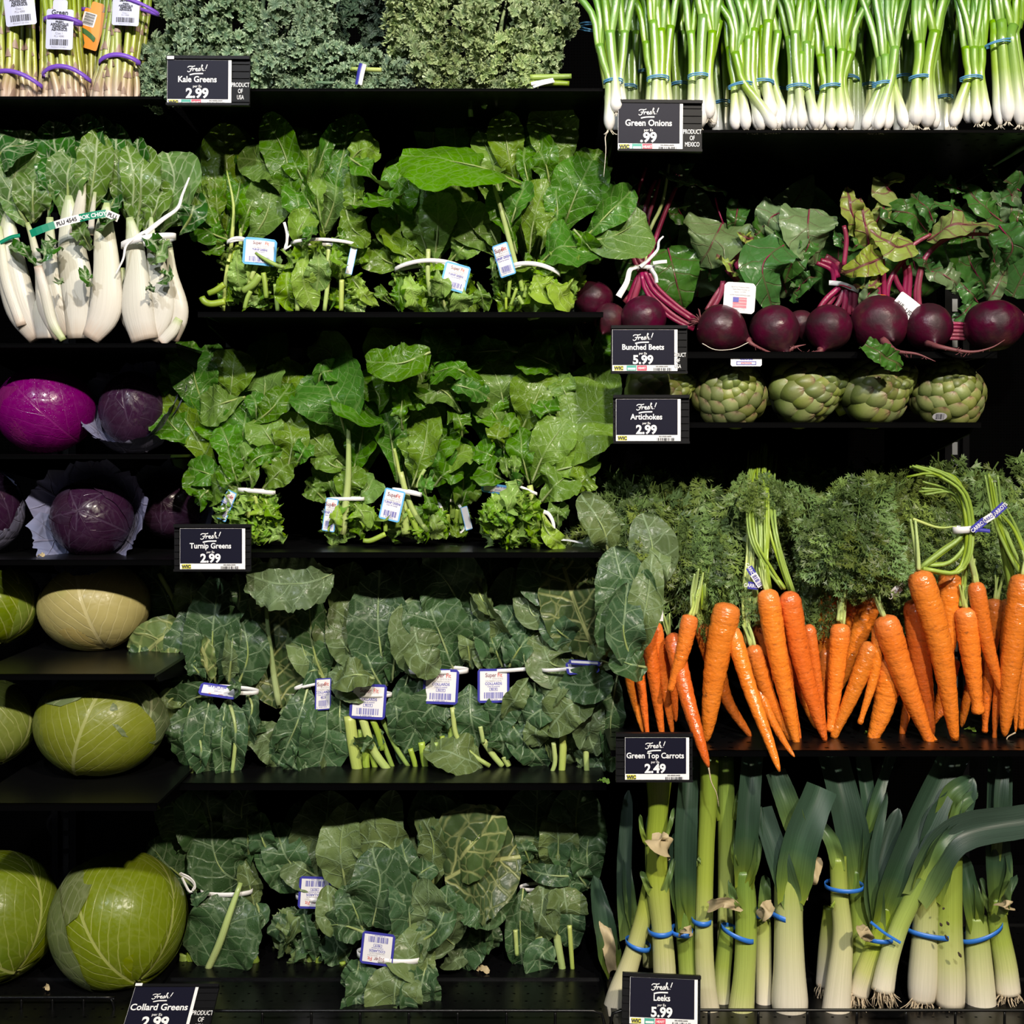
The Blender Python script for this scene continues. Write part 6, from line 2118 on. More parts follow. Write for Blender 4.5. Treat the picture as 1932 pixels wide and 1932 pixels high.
t = beets('large dull beet and its yellowing leaves with an orange rubber band', 1660, 0.05, 0.13)
crop(*J_)
t.L('520,760 460,700 400,620', 130, 0)
t.L('880,330 830,270 770,190', 320, 1, m='beetyellow')
t.L('600,660 540,450 500,270', 210, 1, m='beetyellow', rib=8)
t.L('690,780 650,560 610,360', 190, 1, m='beetyellow', rib=12)
t.L('700,620 780,480 840,340', 160, 1, m='beetyellow')
t.L('640,760 580,740 520,820', 150, 0)
t.L('860,560 830,470 780,420', 160, 0)
t.L('1160,640 1010,480 780,470', 300, 0, roll=-6)
t.L('1200,560 1150,440 1020,330', 190, 0)
for q in ('790,1200 790,1000 700,780', '770,1200 760,1060 720,800', '820,1200 860,1000 1040,760', '750,1190 740,1080 730,1000', '810,1200 800,1000 790,850'):
    t.stem(q, 44, 'beetstalk')
t.stem('480,900 500,700 480,580', 40, 'beetstalk')
t.L('1040,730 880,740 690,610', 250, 0, m='beetyellow', rib=5, up=.6)
t.L('790,840 640,900 465,970', 260, 0, m='beetyellow', rib=5, roll=-10)
t.L('760,1010 700,1060 570,1080', 90, 0, m='beetyellow', rib=0)
t.L('720,1080 660,1160 590,1290', 150, 1)
beet(t, 1660, 612, 53, (.1, .5, -.8), .06, [(1690, 662, -.03), (1730, 668, -.045), (1765, 682, -.05)], False, 11)
t.band(770, 1150, 58, 22, 0, 6, Y=.07, m='orange', name='rubber_band')
t.strip('710,1150 740,1170 770,1185', 12, 'orange', Y=.069, name='band_tail')

t = beets('glossy beet pair at right end, one lying sideways, long arching red stalks', 1810, 0.05, 0.15)
crop(*J_)
t.L('1500,960 1440,800 1420,640', 350, 0)
t.L('1640,1120 1500,880 1440,700', 360, 0)
t.L('1700,900 1640,700 1560,640', 240, 0)
t.L('1900,300 1750,200 1600,90', 260, 0, Y=.2)
t.L('1900,420 1800,300 1640,200', 200, 0)
t.L('1840,560 1830,440 1850,250', 160, 1)
t.L('1470,480 1330,430 1190,390', 250, 0)
t.L('1440,300 1330,250 1220,230', 120, 0)
t.L('1770,560 1600,420 1430,230', 230, 0, roll=-10, up=.6)
t.L('1930,640 1880,540 1900,430', 170, 0)
t.L('1160,920 1220,1000 1190,1060', 170, 0)
t.L('1040,840 1130,860 1190,1000', 170, 0, rib=3)
t.L('1560,1200 1480,1100 1390,1020', 210, 0)
t.L('1190,950 1310,990 1430,1100', 220, 1)
t.L('1620,1230 1710,1080 1790,920', 130, 1)
t.L('1380,1330 1450,1280 1510,1210', 120, 0)
for q in ('960,1170 980,1000 960,880', '1000,1180 1010,1000 1000,900', '1060,1240 930,1080 880,960'):
    t.stem(q, 46, 'beetstalk')
t.stem('1100,1250 1060,1150 1090,960 1150,820 1300,690 1500,650 1760,660', 44, 'beetstalk', ends=(1, .6), k=30)
t.stem('1090,1250 1080,1100 1110,900', 46, 'beetstalk')
t.L('1150,700 1400,570 1745,600', 190, 1, m='beetyellow', rib=6, arc=.03)
t.stem('960,810 1060,720 1180,650', 34, 'beetstalk')
t.L('1730,580 1840,740 1770,910', 240, 0, arc=.03)
for y in (1370, 1400, 1430, 1460, 1490):
    t.stem(f'1330,{y} 1400,{y} 1460,{y + 4}', 30, 'beetstalk', Y=.06)
beet(t, 1752, 618, 44, (-.05, .6, -.75), .045, [(1775, 655, -.03), (1830, 664, -.04), (1870, 656, -.045), (1896, 641, -.045)], False, 12)
beet(t, 1876, 614, 48, (.95, -.12, -.25), .045, [(1932, 595, -.01), (1960, 590, -.01)], False, 13, 1.12)
mb = MB()
sh = Sheet(W(1480 + 985 / 4.274, 290 + 1245 / 4.274, .038), rodrigues((1, 0, 0), (0, 1, 0), PI_(38)), rodrigues((0, 0, 1), (0, 1, 0), PI_(38)), .001, .03)
sh.rect(mb, -.020, -.016, .020, .016, 0, 0, 6, .002)
sh.bars(mb, -.016, -.004, -.010, .002, .0004, 1, 8)
sh.text(mb, 'USA', .008, -.006, .009, .0004, 1, .02)
t.part('paper_tag', mb, [M['paper'], M['ink']], smooth=False)
crop(*J_)
t = Bunch('fallen_leaf', 'torn beet leaf scrap drooping over an artichoke', 'leaf', W(1670, 668, -.012), None, Y=-.012, mats=('beet', 'beetstalk'), prof='strip')
t.L('650,1530 790,1620 950,1720', 180, 0, Y=-.012, roll=10, arc=.015, rib=0, ruf=.006)

# ------------------------------------------------------------------ artichokes
m_, t_ = newmat('artichoke_bract')
uv_ = t_.n('TexCoord', None, 2)
sp_ = t_.n('SeparateXYZ', {0: uv_}, None)
co_ = t_.n('TexCoord', None, 3)
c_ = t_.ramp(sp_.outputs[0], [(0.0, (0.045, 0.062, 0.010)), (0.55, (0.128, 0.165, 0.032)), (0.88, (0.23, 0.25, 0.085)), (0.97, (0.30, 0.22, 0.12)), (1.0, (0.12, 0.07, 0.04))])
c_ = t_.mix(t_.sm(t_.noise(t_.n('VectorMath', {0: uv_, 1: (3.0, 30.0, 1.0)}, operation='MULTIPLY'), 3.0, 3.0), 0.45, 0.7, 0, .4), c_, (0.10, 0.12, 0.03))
c_ = t_.vary(c_, 0.012, 0.25)
t_.bsdf(c_, 0.42, t_.n('Bump', {'Strength': 0.2, 'Distance': 0.001, 'Height': t_.noise(co_, 9.0, 3.0)}), 0.4)
M['bract'] = m_


def bract_mesh():
    """unit bract: length along +z, width along x, outward +y; thick, cupped, blunt tip with a notch"""
    mb = MB()
    for sgn, th in ((1, 0.07), (-1, -0.05)):
        u = np.linspace(0, 1, 13)[:, None]
        v = np.linspace(-1, 1, 11)[None, :]
        wd = np.interp(u, [0, .25, .55, .8, .93, 1], [.55, .85, 1.0, .78, .46, .10]) * 0.5
        x = v * wd
        z = u + 0 * v - 0.05 * np.exp(-(v / .12) ** 2) * u ** 12
        y = -0.42 * (v * wd) ** 2 * 2.0 + 0.20 * np.sin(u * 2.6) - 0.25 * u ** 3 + th * (1 - v ** 2) * np.sin(np.pi * np.clip(u, .05, .95)) ** .5
        G = np.stack(np.broadcast_arrays(x, y, z), -1)
        mb.grid(G, np.stack(np.broadcast_arrays(u, (v + 1) / 2), -1), 0, flip=sgn < 0)
    return mb.mesh('bract', [M['bract']])


BR = bract_mesh()
M['artcore'] = plain('artichoke_core', (0.02, 0.025, 0.008), 0.8)  # coloured near black so the gaps between bracts read as shade


def artichoke(label, cx, cy, R, H, ax, Y, n=78, seed=1):
    """ax: picture direction (x right, y up, depth) from stem end to tip; R half thickness, H length, in pixels"""
    k = kpx(Y)
    d = nrm((ax[0], ax[2], ax[1]))
    c = W(cx, cy, Y)
    e1 = nrm(np.cross(d, (0.1, 0.3, 0.94)))
    e2 = np.cross(d, e1)
    t = Thing('artichoke', label, 'artichoke', (c[0], c[1], SHELF['R3']), 'artichokes in a row')
    r = random.Random(seed)
    R, H = R * k, H * k
    prof = lambda q: (math.sin(math.pi * (0.16 + 0.80 * q)) ** 0.75)
    mb = MB()
    qs = np.linspace(0, 1, 14)
    tube(mb, [c + d * H * (q - .5) for q in qs], [R * .86 * prof(q) for q in qs], 18, 24, ref=e1)
    t.part('core', mb, M['artcore'])
    mb = MB()
    tube(mb, [c - d * H * .62, c - d * H * .45], [R * .22, R * .26], 12, 4, ref=e1)
    t.part('stem', mb, M['stalk2'])
    for i in range(n):
        q = 0.02 + 0.93 * (i / n) ** 0.95
        a = i * 2.39996
        rad = e1 * math.cos(a) + e2 * math.sin(a)
        slope = (prof(min(q + .02, 1)) - prof(q - .0)) / .02 * R / H
        tz = nrm(d + rad * (slope + 0.16 - .10 * q))
        ny = nrm(rad - np.dot(rad, tz) * tz)
        nx = np.cross(ny, tz)
        ln = H * (0.43 - 0.20 * q) * r.uniform(.9, 1.1)
        wd = R * (0.92 - 0.62 * q) * r.uniform(.9, 1.1)
        p = c + d * H * (q - .52) + rad * R * prof(q) * .86
        Mx = Matrix(((nx[0] * wd, ny[0] * ln, tz[0] * ln, p[0]), (nx[1] * wd, ny[1] * ln, tz[1] * ln, p[1]), (nx[2] * wd, ny[2] * ln, tz[2] * ln, p[2]), (0, 0, 0, 1)))
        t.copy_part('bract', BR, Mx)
    return t


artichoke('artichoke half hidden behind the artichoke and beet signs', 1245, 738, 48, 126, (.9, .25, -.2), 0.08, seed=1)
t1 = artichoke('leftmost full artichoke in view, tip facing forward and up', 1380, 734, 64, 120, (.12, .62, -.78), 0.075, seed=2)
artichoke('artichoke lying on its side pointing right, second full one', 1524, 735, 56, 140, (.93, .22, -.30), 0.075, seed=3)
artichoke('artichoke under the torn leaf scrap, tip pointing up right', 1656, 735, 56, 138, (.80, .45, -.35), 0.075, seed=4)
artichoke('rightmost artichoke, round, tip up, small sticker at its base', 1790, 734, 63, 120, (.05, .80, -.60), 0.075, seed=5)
crop()
t = Thing('label_card', 'white printed card hanging over the first full artichoke', 'label', W(1408, 683, .0))
mb = MB()
sh = Sheet(W(1408, 683, .0), (1, 0, 0), (0, 0, 1))
sh.rect(mb, -.022, -.006, .022, .008, 0, 0, 2, .002)
for a_, b_, c_, d_ in ((-.014, -.004, .014, -.003), (-.014, .0, .014, .001), (-.014, -.004, -.013, .001), (.013, -.004, .014, .001)):
    sh.rect(mb, a_, b_, c_, d_, .0004, 1, 1)
sh.text(mb, 'artichoke', 0, -.0025, .004, .0004, 2, .01)
sh.text(mb, 'GLOBE', 0, .003, .006, .0004, 1, .03)
t.part('printed_card', mb, [M['paper'], M['inkblue'], M['inkpink']], smooth=False)
mb = MB()
a = np.linspace(0, 6.283, 25)[:-1]
sh = Sheet(W(1773, 786, .008), (1, 0, 0), (0, -.4, 1))
V = np.stack([np.cos(a) * .0105, np.sin(a) * .0060], 1)
mb.add(sh.map(V, 0), [tuple(range(24))])
sh.bars(mb, -.006, .006, -.004, .004, .0003, 1, 9)
t = Thing('sticker', 'small oval barcode sticker on the rightmost artichoke', 'sticker', W(1773, 786, .006))
t.part('printed_sticker', mb, [M['inkgrey'], M['ink']], smooth=False)
# ------------------------------------------------------------------ carrots
m_, t_ = newmat('carrot_skin')
uv_ = t_.n('TexCoord', None, 2)
sp_ = t_.n('SeparateXYZ', {0: uv_}, None)
co_ = t_.n('TexCoord', None, 3)
rn_ = t_.n('ObjectInfo', None, 5)
vec_ = t_.n('CombineXYZ', {0: t_.m('MULTIPLY', sp_.outputs[0], 60.0), 1: t_.m('MULTIPLY', t_.m('COSINE', t_.m('MULTIPLY', sp_.outputs[1], 6.28318)), 1.3), 2: t_.m('ADD', t_.m('MULTIPLY', t_.m('SINE', t_.m('MULTIPLY', sp_.outputs[1], 6.28318)), 1.3), t_.m('MULTIPLY', rn_, 50.0))})
ring_ = t_.noise(vec_, 1.0, 2.0)
c_ = t_.mix(t_.noise(co_, 25.0, 2.0), (0.70, 0.145, 0.010), (0.80, 0.225, 0.028))
c_ = t_.mix(t_.sm(ring_, 0.60, 0.74, 0.0, 0.65), c_, (0.36, 0.085, 0.015))
c_ = t_.mix(t_.sm(sp_.outputs[0], 0.16, 0.0, 0.0, 0.22), c_, (0.62, 0.20, 0.10))
c_ = t_.mix(t_.sm(t_.noise(co_, 55.0, 3.0), 0.70, 0.76, 0.0, 0.6), c_, (0.10, 0.045, 0.02))
c_ = t_.n('HueSaturation', {'Color': c_, 'Hue': t_.lin(rn_, 0, 1, 0.490, 0.506), 'Value': t_.lin(t_.m('FRACT', t_.m('MULTIPLY', rn_, 9.7)), 0, 1, 0.85, 1.1)})
t_.bsdf(c_, t_.sm(t_.noise(co_, 260.0, 2.0), 0.4, 0.6, 0.16, 0.34), t_.n('Bump', {'Strength': 0.75, 'Distance': 0.0022, 'Height': t_.m('ADD', t_.m('MULTIPLY', ring_, -0.8), t_.m('MULTIPLY', t_.noise(co_, 130.0, 2.0), 0.9))}), 0.6)
M['carrotskin'] = m_
M['soil'] = plain('soil_mark', (0.035, 0.022, 0.012), 0.8)


def carrot(t, pts, w, dy=0.0, stalk=True, blunt=False, tail=None, seed=0, fade=0.36):
    r = random.Random(seed)
    Y = t.Y + dy
    k = kpx(Y)
    P = rd(pts) if isinstance(pts, str) else pts
    Q = WP(P, Y)
    mb = MB()
    rad = np.array([.62, .93, 1.0, .97, .93, .88, .82, .76, .68, .60, .52, .44, fade if blunt else .30, fade if blunt else .12]) * w / 2 * k
    u0 = r.uniform(0, 6)
    wob = lambda q: 1 + .022 * np.sin(q * 61 + u0) + .018 * np.sin(q * 97 + u0 * 2) + .012 * np.sin(q * 23 + u0 * 3)
    L = np.sum(np.linalg.norm(np.diff(Q, axis=0), axis=1))
    C = cr(Q, 40)
    s_ = np.concatenate([np.linspace(0, .06, 5), np.linspace(.06, 1, 36)[1:]])
    C = np.stack([np.interp(s_, np.linspace(0, 1, 40), C[:, j]) for j in range(3)], 1)
    rr = np.interp(s_, [0, .012, .03, .06, .12, .25, .4, .55, .7, .82, .91, .97, 1.0], np.array([.35, .66, .88, .98, 1.0, .96, .88, .79, .67, .55, .43, fade if blunt else .28, fade * .8 if blunt else .10]) * w / 2 * k) * wob(s_)
    T, N, B = frames(C, (0, -1, .05))
    a = np.linspace(0, 2 * np.pi, 18, endpoint=False)
    Cc = np.vstack([C[:1], C, C[-1:]])
    rr = np.concatenate([[1e-5], rr, [1e-5]])
    N, B = np.vstack([N[:1], N, N[-1:]]), np.vstack([B[:1], B, B[-1:]])
    V = Cc[:, None] + rr[:, None, None] * (np.cos(a)[None, :, None] * B[:, None] + np.sin(a)[None, :, None] * N[:, None])
    uu = np.concatenate([[0], s_, [1]])
    mb.grid(V, np.stack(np.broadcast_arrays(uu[:, None] * L / .24, (a / 6.283)[None, :]), -1), 0, cv=True)
    o = t.part('carrot', mb, M['carrotskin'])
    if stalk:
        top, d = Q[0], nrm(Q[0] - Q[min(1, len(Q) - 1)])
        mb = MB()
        for i in range(4):
            e = top + d * k * r.uniform(34, 50) + np.array([r.uniform(-9, 9), r.uniform(-4, 9), 3]) * k
            b = top - d * .002 + np.array([r.uniform(-4, 4), r.uniform(-3, 3), 0]) * k
            tube(mb, [b, (b + e) / 2 + np.array([r.uniform(-2, 2), 0, 0]) * k, e], [3.6 * k, 2.6 * k, 1.8 * k], 7, 7)
        t.part('stalk_base', mb, M['stalk'], o)
    if tail:
        mb = MB()
        tube(mb, WP([P[-1]] + tail, Y), [.0012, .0007, .0004], 5, 14)
        t.part('root_hair', mb, M['root'], o)
    return o


def carrots(label, px, Y):
    crop()
    b = W(px, 1416, Y)
    b[2] = SHELF['R4']
    return Bunch('carrot_bunch', label, 'carrots', b, 'bunches of carrots with green tops', Y=Y - .05)


# carrot tops: a few feathery fronds, copied
m_, t_ = newmat('carrot_frond')
uv_ = t_.n('TexCoord', None, 2)
sp_ = t_.n('SeparateXYZ', {0: uv_}, None)
bf_ = t_.n('NewGeometry', None, 6)
c_ = t_.mix(t_.noise(uv_, 5.0, 2.0), (0.050, 0.112, 0.010), (0.120, 0.195, 0.026))
c_ = t_.mix(t_.m('MULTIPLY', bf_, 0.6), c_, (0.155, 0.215, 0.065))
c_ = t_.vary(c_, 0.025, 0.5)
t_.bsdf(c_, 0.42, None, 0.4, 0.0, 0.0, (0.11, 0.19, 0.02), 0.18)
M['frond'] = m_
M['frondstalk'] = plain('frond_stalk', (0.085, 0.14, 0.03), 0.5)


def frond_mesh(seed):
    """feathery leaf 0.16 long hanging towards -z from the origin"""
    r = np.random.RandomState(seed)
    mb = MB()
    L = 0.16
    V, F, n = [], [], [0]

    def leaflet(p, d, s_, nn):
        side = np.cross(d, nn)
        w = s_ * 0.135
        q = [p, p + d * s_ * .5 + side * w + nn * s_ * .05, p + d * s_, p + d * s_ * .5 - side * w + nn * s_ * .05]
        V.extend(q)
        F.append((n[0], n[0] + 1, n[0] + 2, n[0] + 3))
        n[0] += 4

    ax = lambda u: np.array([0.018 * math.sin(2.2 * u + seed), -0.035 * u * (1 - u) * 2, -L * u])
    stalks = [([ax(u) for u in np.linspace(0, 1, 8)], [.0013, .0009, .0004])]
    for i in range(8):
        u = 0.10 + 0.86 * i / 8
        for sd in (-1, 1):
            l = 0.048 * math.sin(math.pi * (0.22 + 0.70 * (1 - (u - .2) / .8))) * r.uniform(.8, 1.15)
            b = ax(u)
            d = nrm([sd * r.uniform(.7, 1.0), r.uniform(-.5, .35), -r.uniform(.5, .9)])
            e = b + d * l
            stalks.append(([b, (b + e) / 2 + np.array([0, r.uniform(-.002, .002), .002]), e], [.0006, .0004, .0002]))
            for j in range(5):
                f = 0.25 + 0.75 * j / 4
                p = b + d * l * f
                for s2 in (-1, 1, 0) if j == 4 else (-1, 1):
                    perp = nrm(np.cross(d, (r.uniform(-.3, .3), -1, r.uniform(-.3, .3))))
                    dd = nrm(d * r.uniform(.75, 1.1) + perp * s2 * r.uniform(.6, 1.0) + np.array([0, r.uniform(-.3, .3), 0]))
                    nn = nrm(np.cross(dd, perp) + r.uniform(-.4, .4, 3))
                    s_ = 0.0190 * r.uniform(.75, 1.2) * (1.1 - .35 * f)
                    leaflet(p, dd, s_, nn)
                    for s3 in (-1, 1):
                        leaflet(p + dd * s_ * .42, nrm(dd + np.cross(dd, nn) * s3 * .8), s_ * .62, nn)
    mb.add(np.array(V), np.array(F), 0, np.array(V)[:, [0, 2]] * 10)
    for p, rr in stalks:
        tube(mb, p, rr, 5, 6, mat=1)
    return mb.mesh('frond', [M['frond'], M['frondstalk']])


FR = [frond_mesh(80 + i) for i in range(6)]


def fronds(t, x0, x1, y0, y1, n, ang, Y0, Y1, sc=(0.8, 1.15), seed=1, jit=28):
    """n fronds whose stalk ends lie in the given region; ang: hanging direction, 0 straight down, positive to the right"""
    r = random.Random(seed)
    n = max(5, int(n * .68))
    for i in range(n):
        f = i / max(n - 1, 1)
        Y = Y0 + .03 + (Y1 + .01 - Y0) * f + r.uniform(-.01, .01)
        c = W(r.uniform(x0, x1), y0 + (y1 - y0) * (0.25 + .75 * f if n > 6 else r.random()) * r.uniform(.7, 1), Y)
        Mx = Matrix.Translation(Vector(c)) @ Matrix.Rotation(math.radians(-(ang + r.uniform(-jit, jit))), 4, 'Y') @ Matrix.Rotation(math.radians(r.uniform(-42, 6)), 4, 'X') @ Matrix.Rotation(math.radians(r.uniform(-50, 50)), 4, 'Z') @ Matrix.Scale(1.08 * r.uniform(*sc), 4)
        t.copy_part('frond', FR[r.randrange(6)], Mx)


def strands(t, q, n, w, Y, spread=6, seed=1, m='stalk2', k=22):
    """n thin leaf stalks following the same run of pixel points"""
    r = random.Random(seed)
    p = rd(q)
    Y -= .035
    for i in range(n):
        d = (i - (n - 1) / 2) * spread / max(n - 1, 1) * 2
        pts = [(a + d * (.4 + .9 * j / len(p)) + r.uniform(-2, 2), b + r.uniform(-2, 2) + (r.uniform(-14, 14) if j == len(p) - 1 else 0), dz + r.uniform(-.006, .006)) for j, (a, b, dz) in enumerate(p)]
        mb = MB()
        tube(mb, WP(pts, Y), np.array([1.1, .9, .6]) * w / 2 * kpx(Y), 7, k)
        t.part('leaf_stalk', mb, M[m])


def twist_tag(t, pts, w, Y, cols=('royal', 'paper')):
    """printed twist tie: blue strip with a white barcode stretch"""
    p = rd(pts)
    Y -= .035
    for i in range(len(p) - 1):
        a, b = W(p[i][0], p[i][1], Y), W(p[i + 1][0], p[i + 1][1], Y)
        sh = Sheet((a + b) / 2, b - a, np.cross(nrm(b - a), (0, -1, 0)))
        if sh.N[1] > 0:
            sh.U = -sh.U
            sh.N = np.cross(sh.X, sh.U)
        l, h = np.linalg.norm(b - a), w * kpx(Y)
        mb = MB()
        sh.rect(mb, -l / 2, -h / 2, l / 2, h / 2, 0, 0, 2)
        if i % 2 == 0:
            sh.text(mb, 'CARROTS', 0, -h * .25, h * .7, .0004, 1, .02, .8)
        else:
            sh.bars(mb, -l * .4, l * .4, -h * .35, h * .3, .0004, 1, 12)
        t.part('printed_tie', mb, [M[cols[i % 2]], M[cols[1 - i % 2]]], smooth=False)


t = carrots('leftmost carrot bunch beside the collard leaf with a hanging barcode tag', 1235, 0.07)
carrot(t, '1262,1207 1268,1280 1275,1362', 26, .02, True, False, None, 1)
carrot(t, '1178,1200 1190,1290 1214,1384', 22, .01, False, False, None, 2)
carrot(t, '1197,1190 1210,1290 1222,1388', 22, .0, False, True, None, 3)
carrot(t, '1237,1174 1250,1270 1270,1388', 25, -.004, True, False, None, 4)
carrot(t, '1220,1178 1233,1270 1250,1392', 29, -.012, True, True, None, 5)
strands(t, '1232,1172 1232,1130 1236,1110', 4, 5, .06, 6, 1, 'stalk')
twist_tag(t, '1234,1108 1244,1116', 8, .056)
twist_tag(t, '1242,1112 1243,1130 1244,1172', 15, .054, ('paper', 'paper'))
mb = MB()
sh = Sheet(W(1243.5, 1148, .0185), (1, 0, 0), (0, 0, 1))
for i in range(13):
    sh.rect(mb, -.0030, -.012 + i * .0017, .0034, -.012 + i * .0017 + (.0010 if i % 3 else .0005), .0005, 0, 1)
t.part('barcode', mb, M['inkblue'], smooth=False)
fronds(t, 1170, 1260, 868, 915, 24, -8, .18, .08, (.75, 1.0), 1)
fronds(t, 1150, 1230, 890, 990, 16, 12, .10, .02, (.5, .7), 2)

t = carrots('carrot bunch with the thickest tapering carrot and one blunt stubby one', 1330, 0.055)
carrot(t, '1322,1178 1330,1215 1338,1260', 30, .03, True, True, None, 11)
carrot(t, '1352,1240 1372,1320 1420,1395', 27, .02, False, False, [(1435, 1402, 0), (1446, 1408, -.01), (1442, 1425, -.02)], 12)
carrot(t, '1268,1195,.01 1295,1310,-.022 1320,1395,-.05 1337,1448,-.058', 35, -.020, False, False, [(1342, 1475, -.06), (1352, 1497, -.06), (1356, 1522, -.058)], 13)
carrot(t, '1374,1138 1352,1250 1332,1400', 54, -.018, False, False, None, 14)
carrot(t, '1303,1160 1288,1230 1264,1304', 33, -.034, True, True, None, 15, .40)
strands(t, '1308,1158 1312,1120 1318,1080', 5, 7, .04, 8, 2, 'stalk')
strands(t, '1328,1150 1328,1110 1330,1080', 4, 6, .06, 6, 3, 'stalk2')
fronds(t, 1275, 1395, 870, 915, 26, 0, .17, .08, (.8, 1.05), 3)
fronds(t, 1285, 1395, 930, 1030, 28, -2, .09, .02, (.5, .75), 4)
fronds(t, 1320, 1390, 1050, 1100, 12, 8, .04, .0, (.3, .5), 5, 45)

t = carrots('carrot bunch of long slim carrots under bare green stalks with a printed tie', 1470, 0.06)
carrot(t, '1485,1190 1505,1280 1540,1375', 30, .03, False, False, None, 21)
carrot(t, '1432,1178 1442,1230 1456,1300', 28, .03, True, False, None, 22)
carrot(t, '1425,1280 1450,1345,-.03 1480,1400,-.07 1499,1428,-.088', 20, .008, False, False, None, 23)
carrot(t, '1525,1178 1540,1280 1556,1392', 26, .008, False, False, None, 24)
carrot(t, '1480,1210 1492,1310 1511,1402', 20, .002, False, False, None, 25)
carrot(t, '1419,1217 1452,1318 1503,1414', 33, -.006, True, False, None, 26)
carrot(t, '1487,1116 1516,1260 1558,1400', 42, -.012, False, False, [(1568, 1404, 0), (1590, 1402, -.005), (1602, 1407, -.01), (1560, 1410, -.01)], 27)
carrot(t, '1447,1112 1468,1240 1505,1412', 44, -.020, True, False, None, 28)
carrot(t, '1380,1182,.01 1415,1300,-.012 1450,1395,-.04 1471,1456,-.055', 32, -.032, False, False, None, 29)
strands(t, '1412,1215 1408,1130 1415,1040,.01 1420,930,.05 1424,860,.14', 6, 6, .05, 9, 4, 'stalk')
strands(t, '1448,1110 1440,1060 1440,1000,.01 1436,920,.05 1440,850,.14', 9, 6, .045, 14, 5, 'stalk2')
strands(t, '1478,1110 1450,1070 1420,1010,.01 1416,920,.05 1430,850,.14', 5, 6, .04, 8, 6, 'stalk2')
strands(t, '1494,1118 1476,1060 1460,1000,.01 1452,920,.05 1456,850,.14', 4, 6, .06, 8, 7, 'stalk2')
strands(t, '1430,1175 1424,1120 1426,1060', 4, 6, .06, 6, 8, 'stalk')
twist_tag(t, '1413,1070 1421,1083 1436,1106', 13, .030)
twist_tag(t, '1411,1104 1431,1106', 14, .034)
fronds(t, 1410, 1560, 850, 900, 30, 4, .22, .12, (.6, .85), 6)
fronds(t, 1405, 1480, 885, 905, 14, 0, .07, .0, (.3, .42), 61, 40)
fronds(t, 1490, 1560, 930, 1010, 18, 4, .14, .07, (.45, .65), 7)
fronds(t, 1500, 1548, 1050, 1120, 12, 8, .08, .02, (.3, .5), 8)

t = carrots('carrot bunch left of the arched stalks, mixed short carrots leaning left', 1610, 0.07)
carrot(t, '1566,1116 1556,1200 1545,1340', 36, .04, True, False, None, 31)
carrot(t, '1610,1132 1602,1180 1590,1260', 32, .05, True, False, None, 32)
carrot(t, '1648,1122 1620,1200 1578,1310', 40, .035, False, False, None, 33)
carrot(t, '1558,1225 1554,1290 1552,1360', 22, .03, False, False, None, 34)
carrot(t, '1587,1176 1579,1260 1567,1380', 38, .0, True, True, None, 35, .62)
carrot(t, '1646,1212 1612,1300 1572,1392', 36, -.006, False, True, None, 36, .45)
carrot(t, '1657,1180 1650,1270 1622,1366', 23, -.012, False, True, None, 37, .5)
carrot(t, '1682,1240 1668,1330 1642,1406', 50, -.002, False, True, [(1640, 1416, -.01), (1610, 1416, -.012)], 38, .40)
carrot(t, '1668,1162 1708,1285 1756,1404', 50, -.024, True, True, None, 39, .40)
carrot(t, '1738,1366 1752,1385 1772,1406', 17, -.018, False, True, None, 40, .6)
strands(t, '1584,1172 1590,1130 1598,1090', 4, 7, .05, 7, 9, 'stalk')
strands(t, '1606,1132 1612,1105 1618,1080', 4, 8, .08, 9, 10, 'stalk2')
fronds(t, 1560, 1680, 860, 910, 22, 0, .22, .14, (.7, .95), 9)
fronds(t, 1650, 1715, 1040, 1120, 12, 10, .09, .05, (.3, .5), 10)
twist_tag(t, '1684,1122 1698,1108', 16, .05, ('paper', 'paper'))

t = carrots('carrot bunch with stalks arched in a hoop through a white and blue tie', 1790, 0.055)
carrot(t, '1728,1130 1738,1260 1758,1394', 48, .02, False, False, None, 41)
carrot(t, '1718,1200 1716,1300 1700,1398', 28, .035, False, True, None, 42, .4)
carrot(t, '1794,1082 1790,1180 1778,1290', 46, .02, False, False, None, 43)
carrot(t, '1796,1240 1780,1310 1758,1370', 34, .045, False, False, None, 44)
carrot(t, '1836,1280 1822,1330 1814,1372', 22, .05, False, False, None, 45)
carrot(t, '1790,1330 1775,1345 1762,1360', 18, .04, False, False, None, 46)
carrot(t, '1822,1146 1832,1240 1846,1346', 44, .0, True, True, None, 47, .60)
carrot(t, '1840,1098 1862,1210 1890,1310', 33, -.008, True, False, None, 48)
carrot(t, '1733,1078 1774,1220 1802,1396', 52, -.026, False, True, None, 49, .34)
strands(t, '1734,1076 1728,1030 1722,975', 2, 8, .02, 3, 11, 'stalk')
strands(t, '1738,1070 1780,1040 1814,1010 1822,960 1800,905 1750,890', 4, 8, .02, 5, 12, 'stalk2')
strands(t, '1742,1074 1800,1082 1826,1050 1830,990 1816,930 1770,896 1720,890', 5, 8, .016, 7, 13, 'stalk2')
strands(t, '1742,1066 1790,1062 1822,1030 1826,980 1795,930 1740,920', 4, 7, .024, 5, 14, 'stalk2')
strands(t, '1840,1096 1830,1040 1824,990', 2, 8, .03, 3, 15, 'stalk')
strands(t, '1814,1144 1822,1070 1826,1000', 3, 7, .045, 4, 16, 'stalk2')
strands(t, '1722,978 1770,994 1804,1008', 1, 6, .022, 1, 17, 'stalk')
crop()
t.band(1820, 1000, 16, 15, 4, 2, ry=14, Y=-.029)
twist_tag(t, '1836,1000 1858,982', 15, .004)
twist_tag(t, '1858,982 1874,972', 13, .004, ('paper', 'royal'))
twist_tag(t, '1874,972 1896,952', 15, .004)
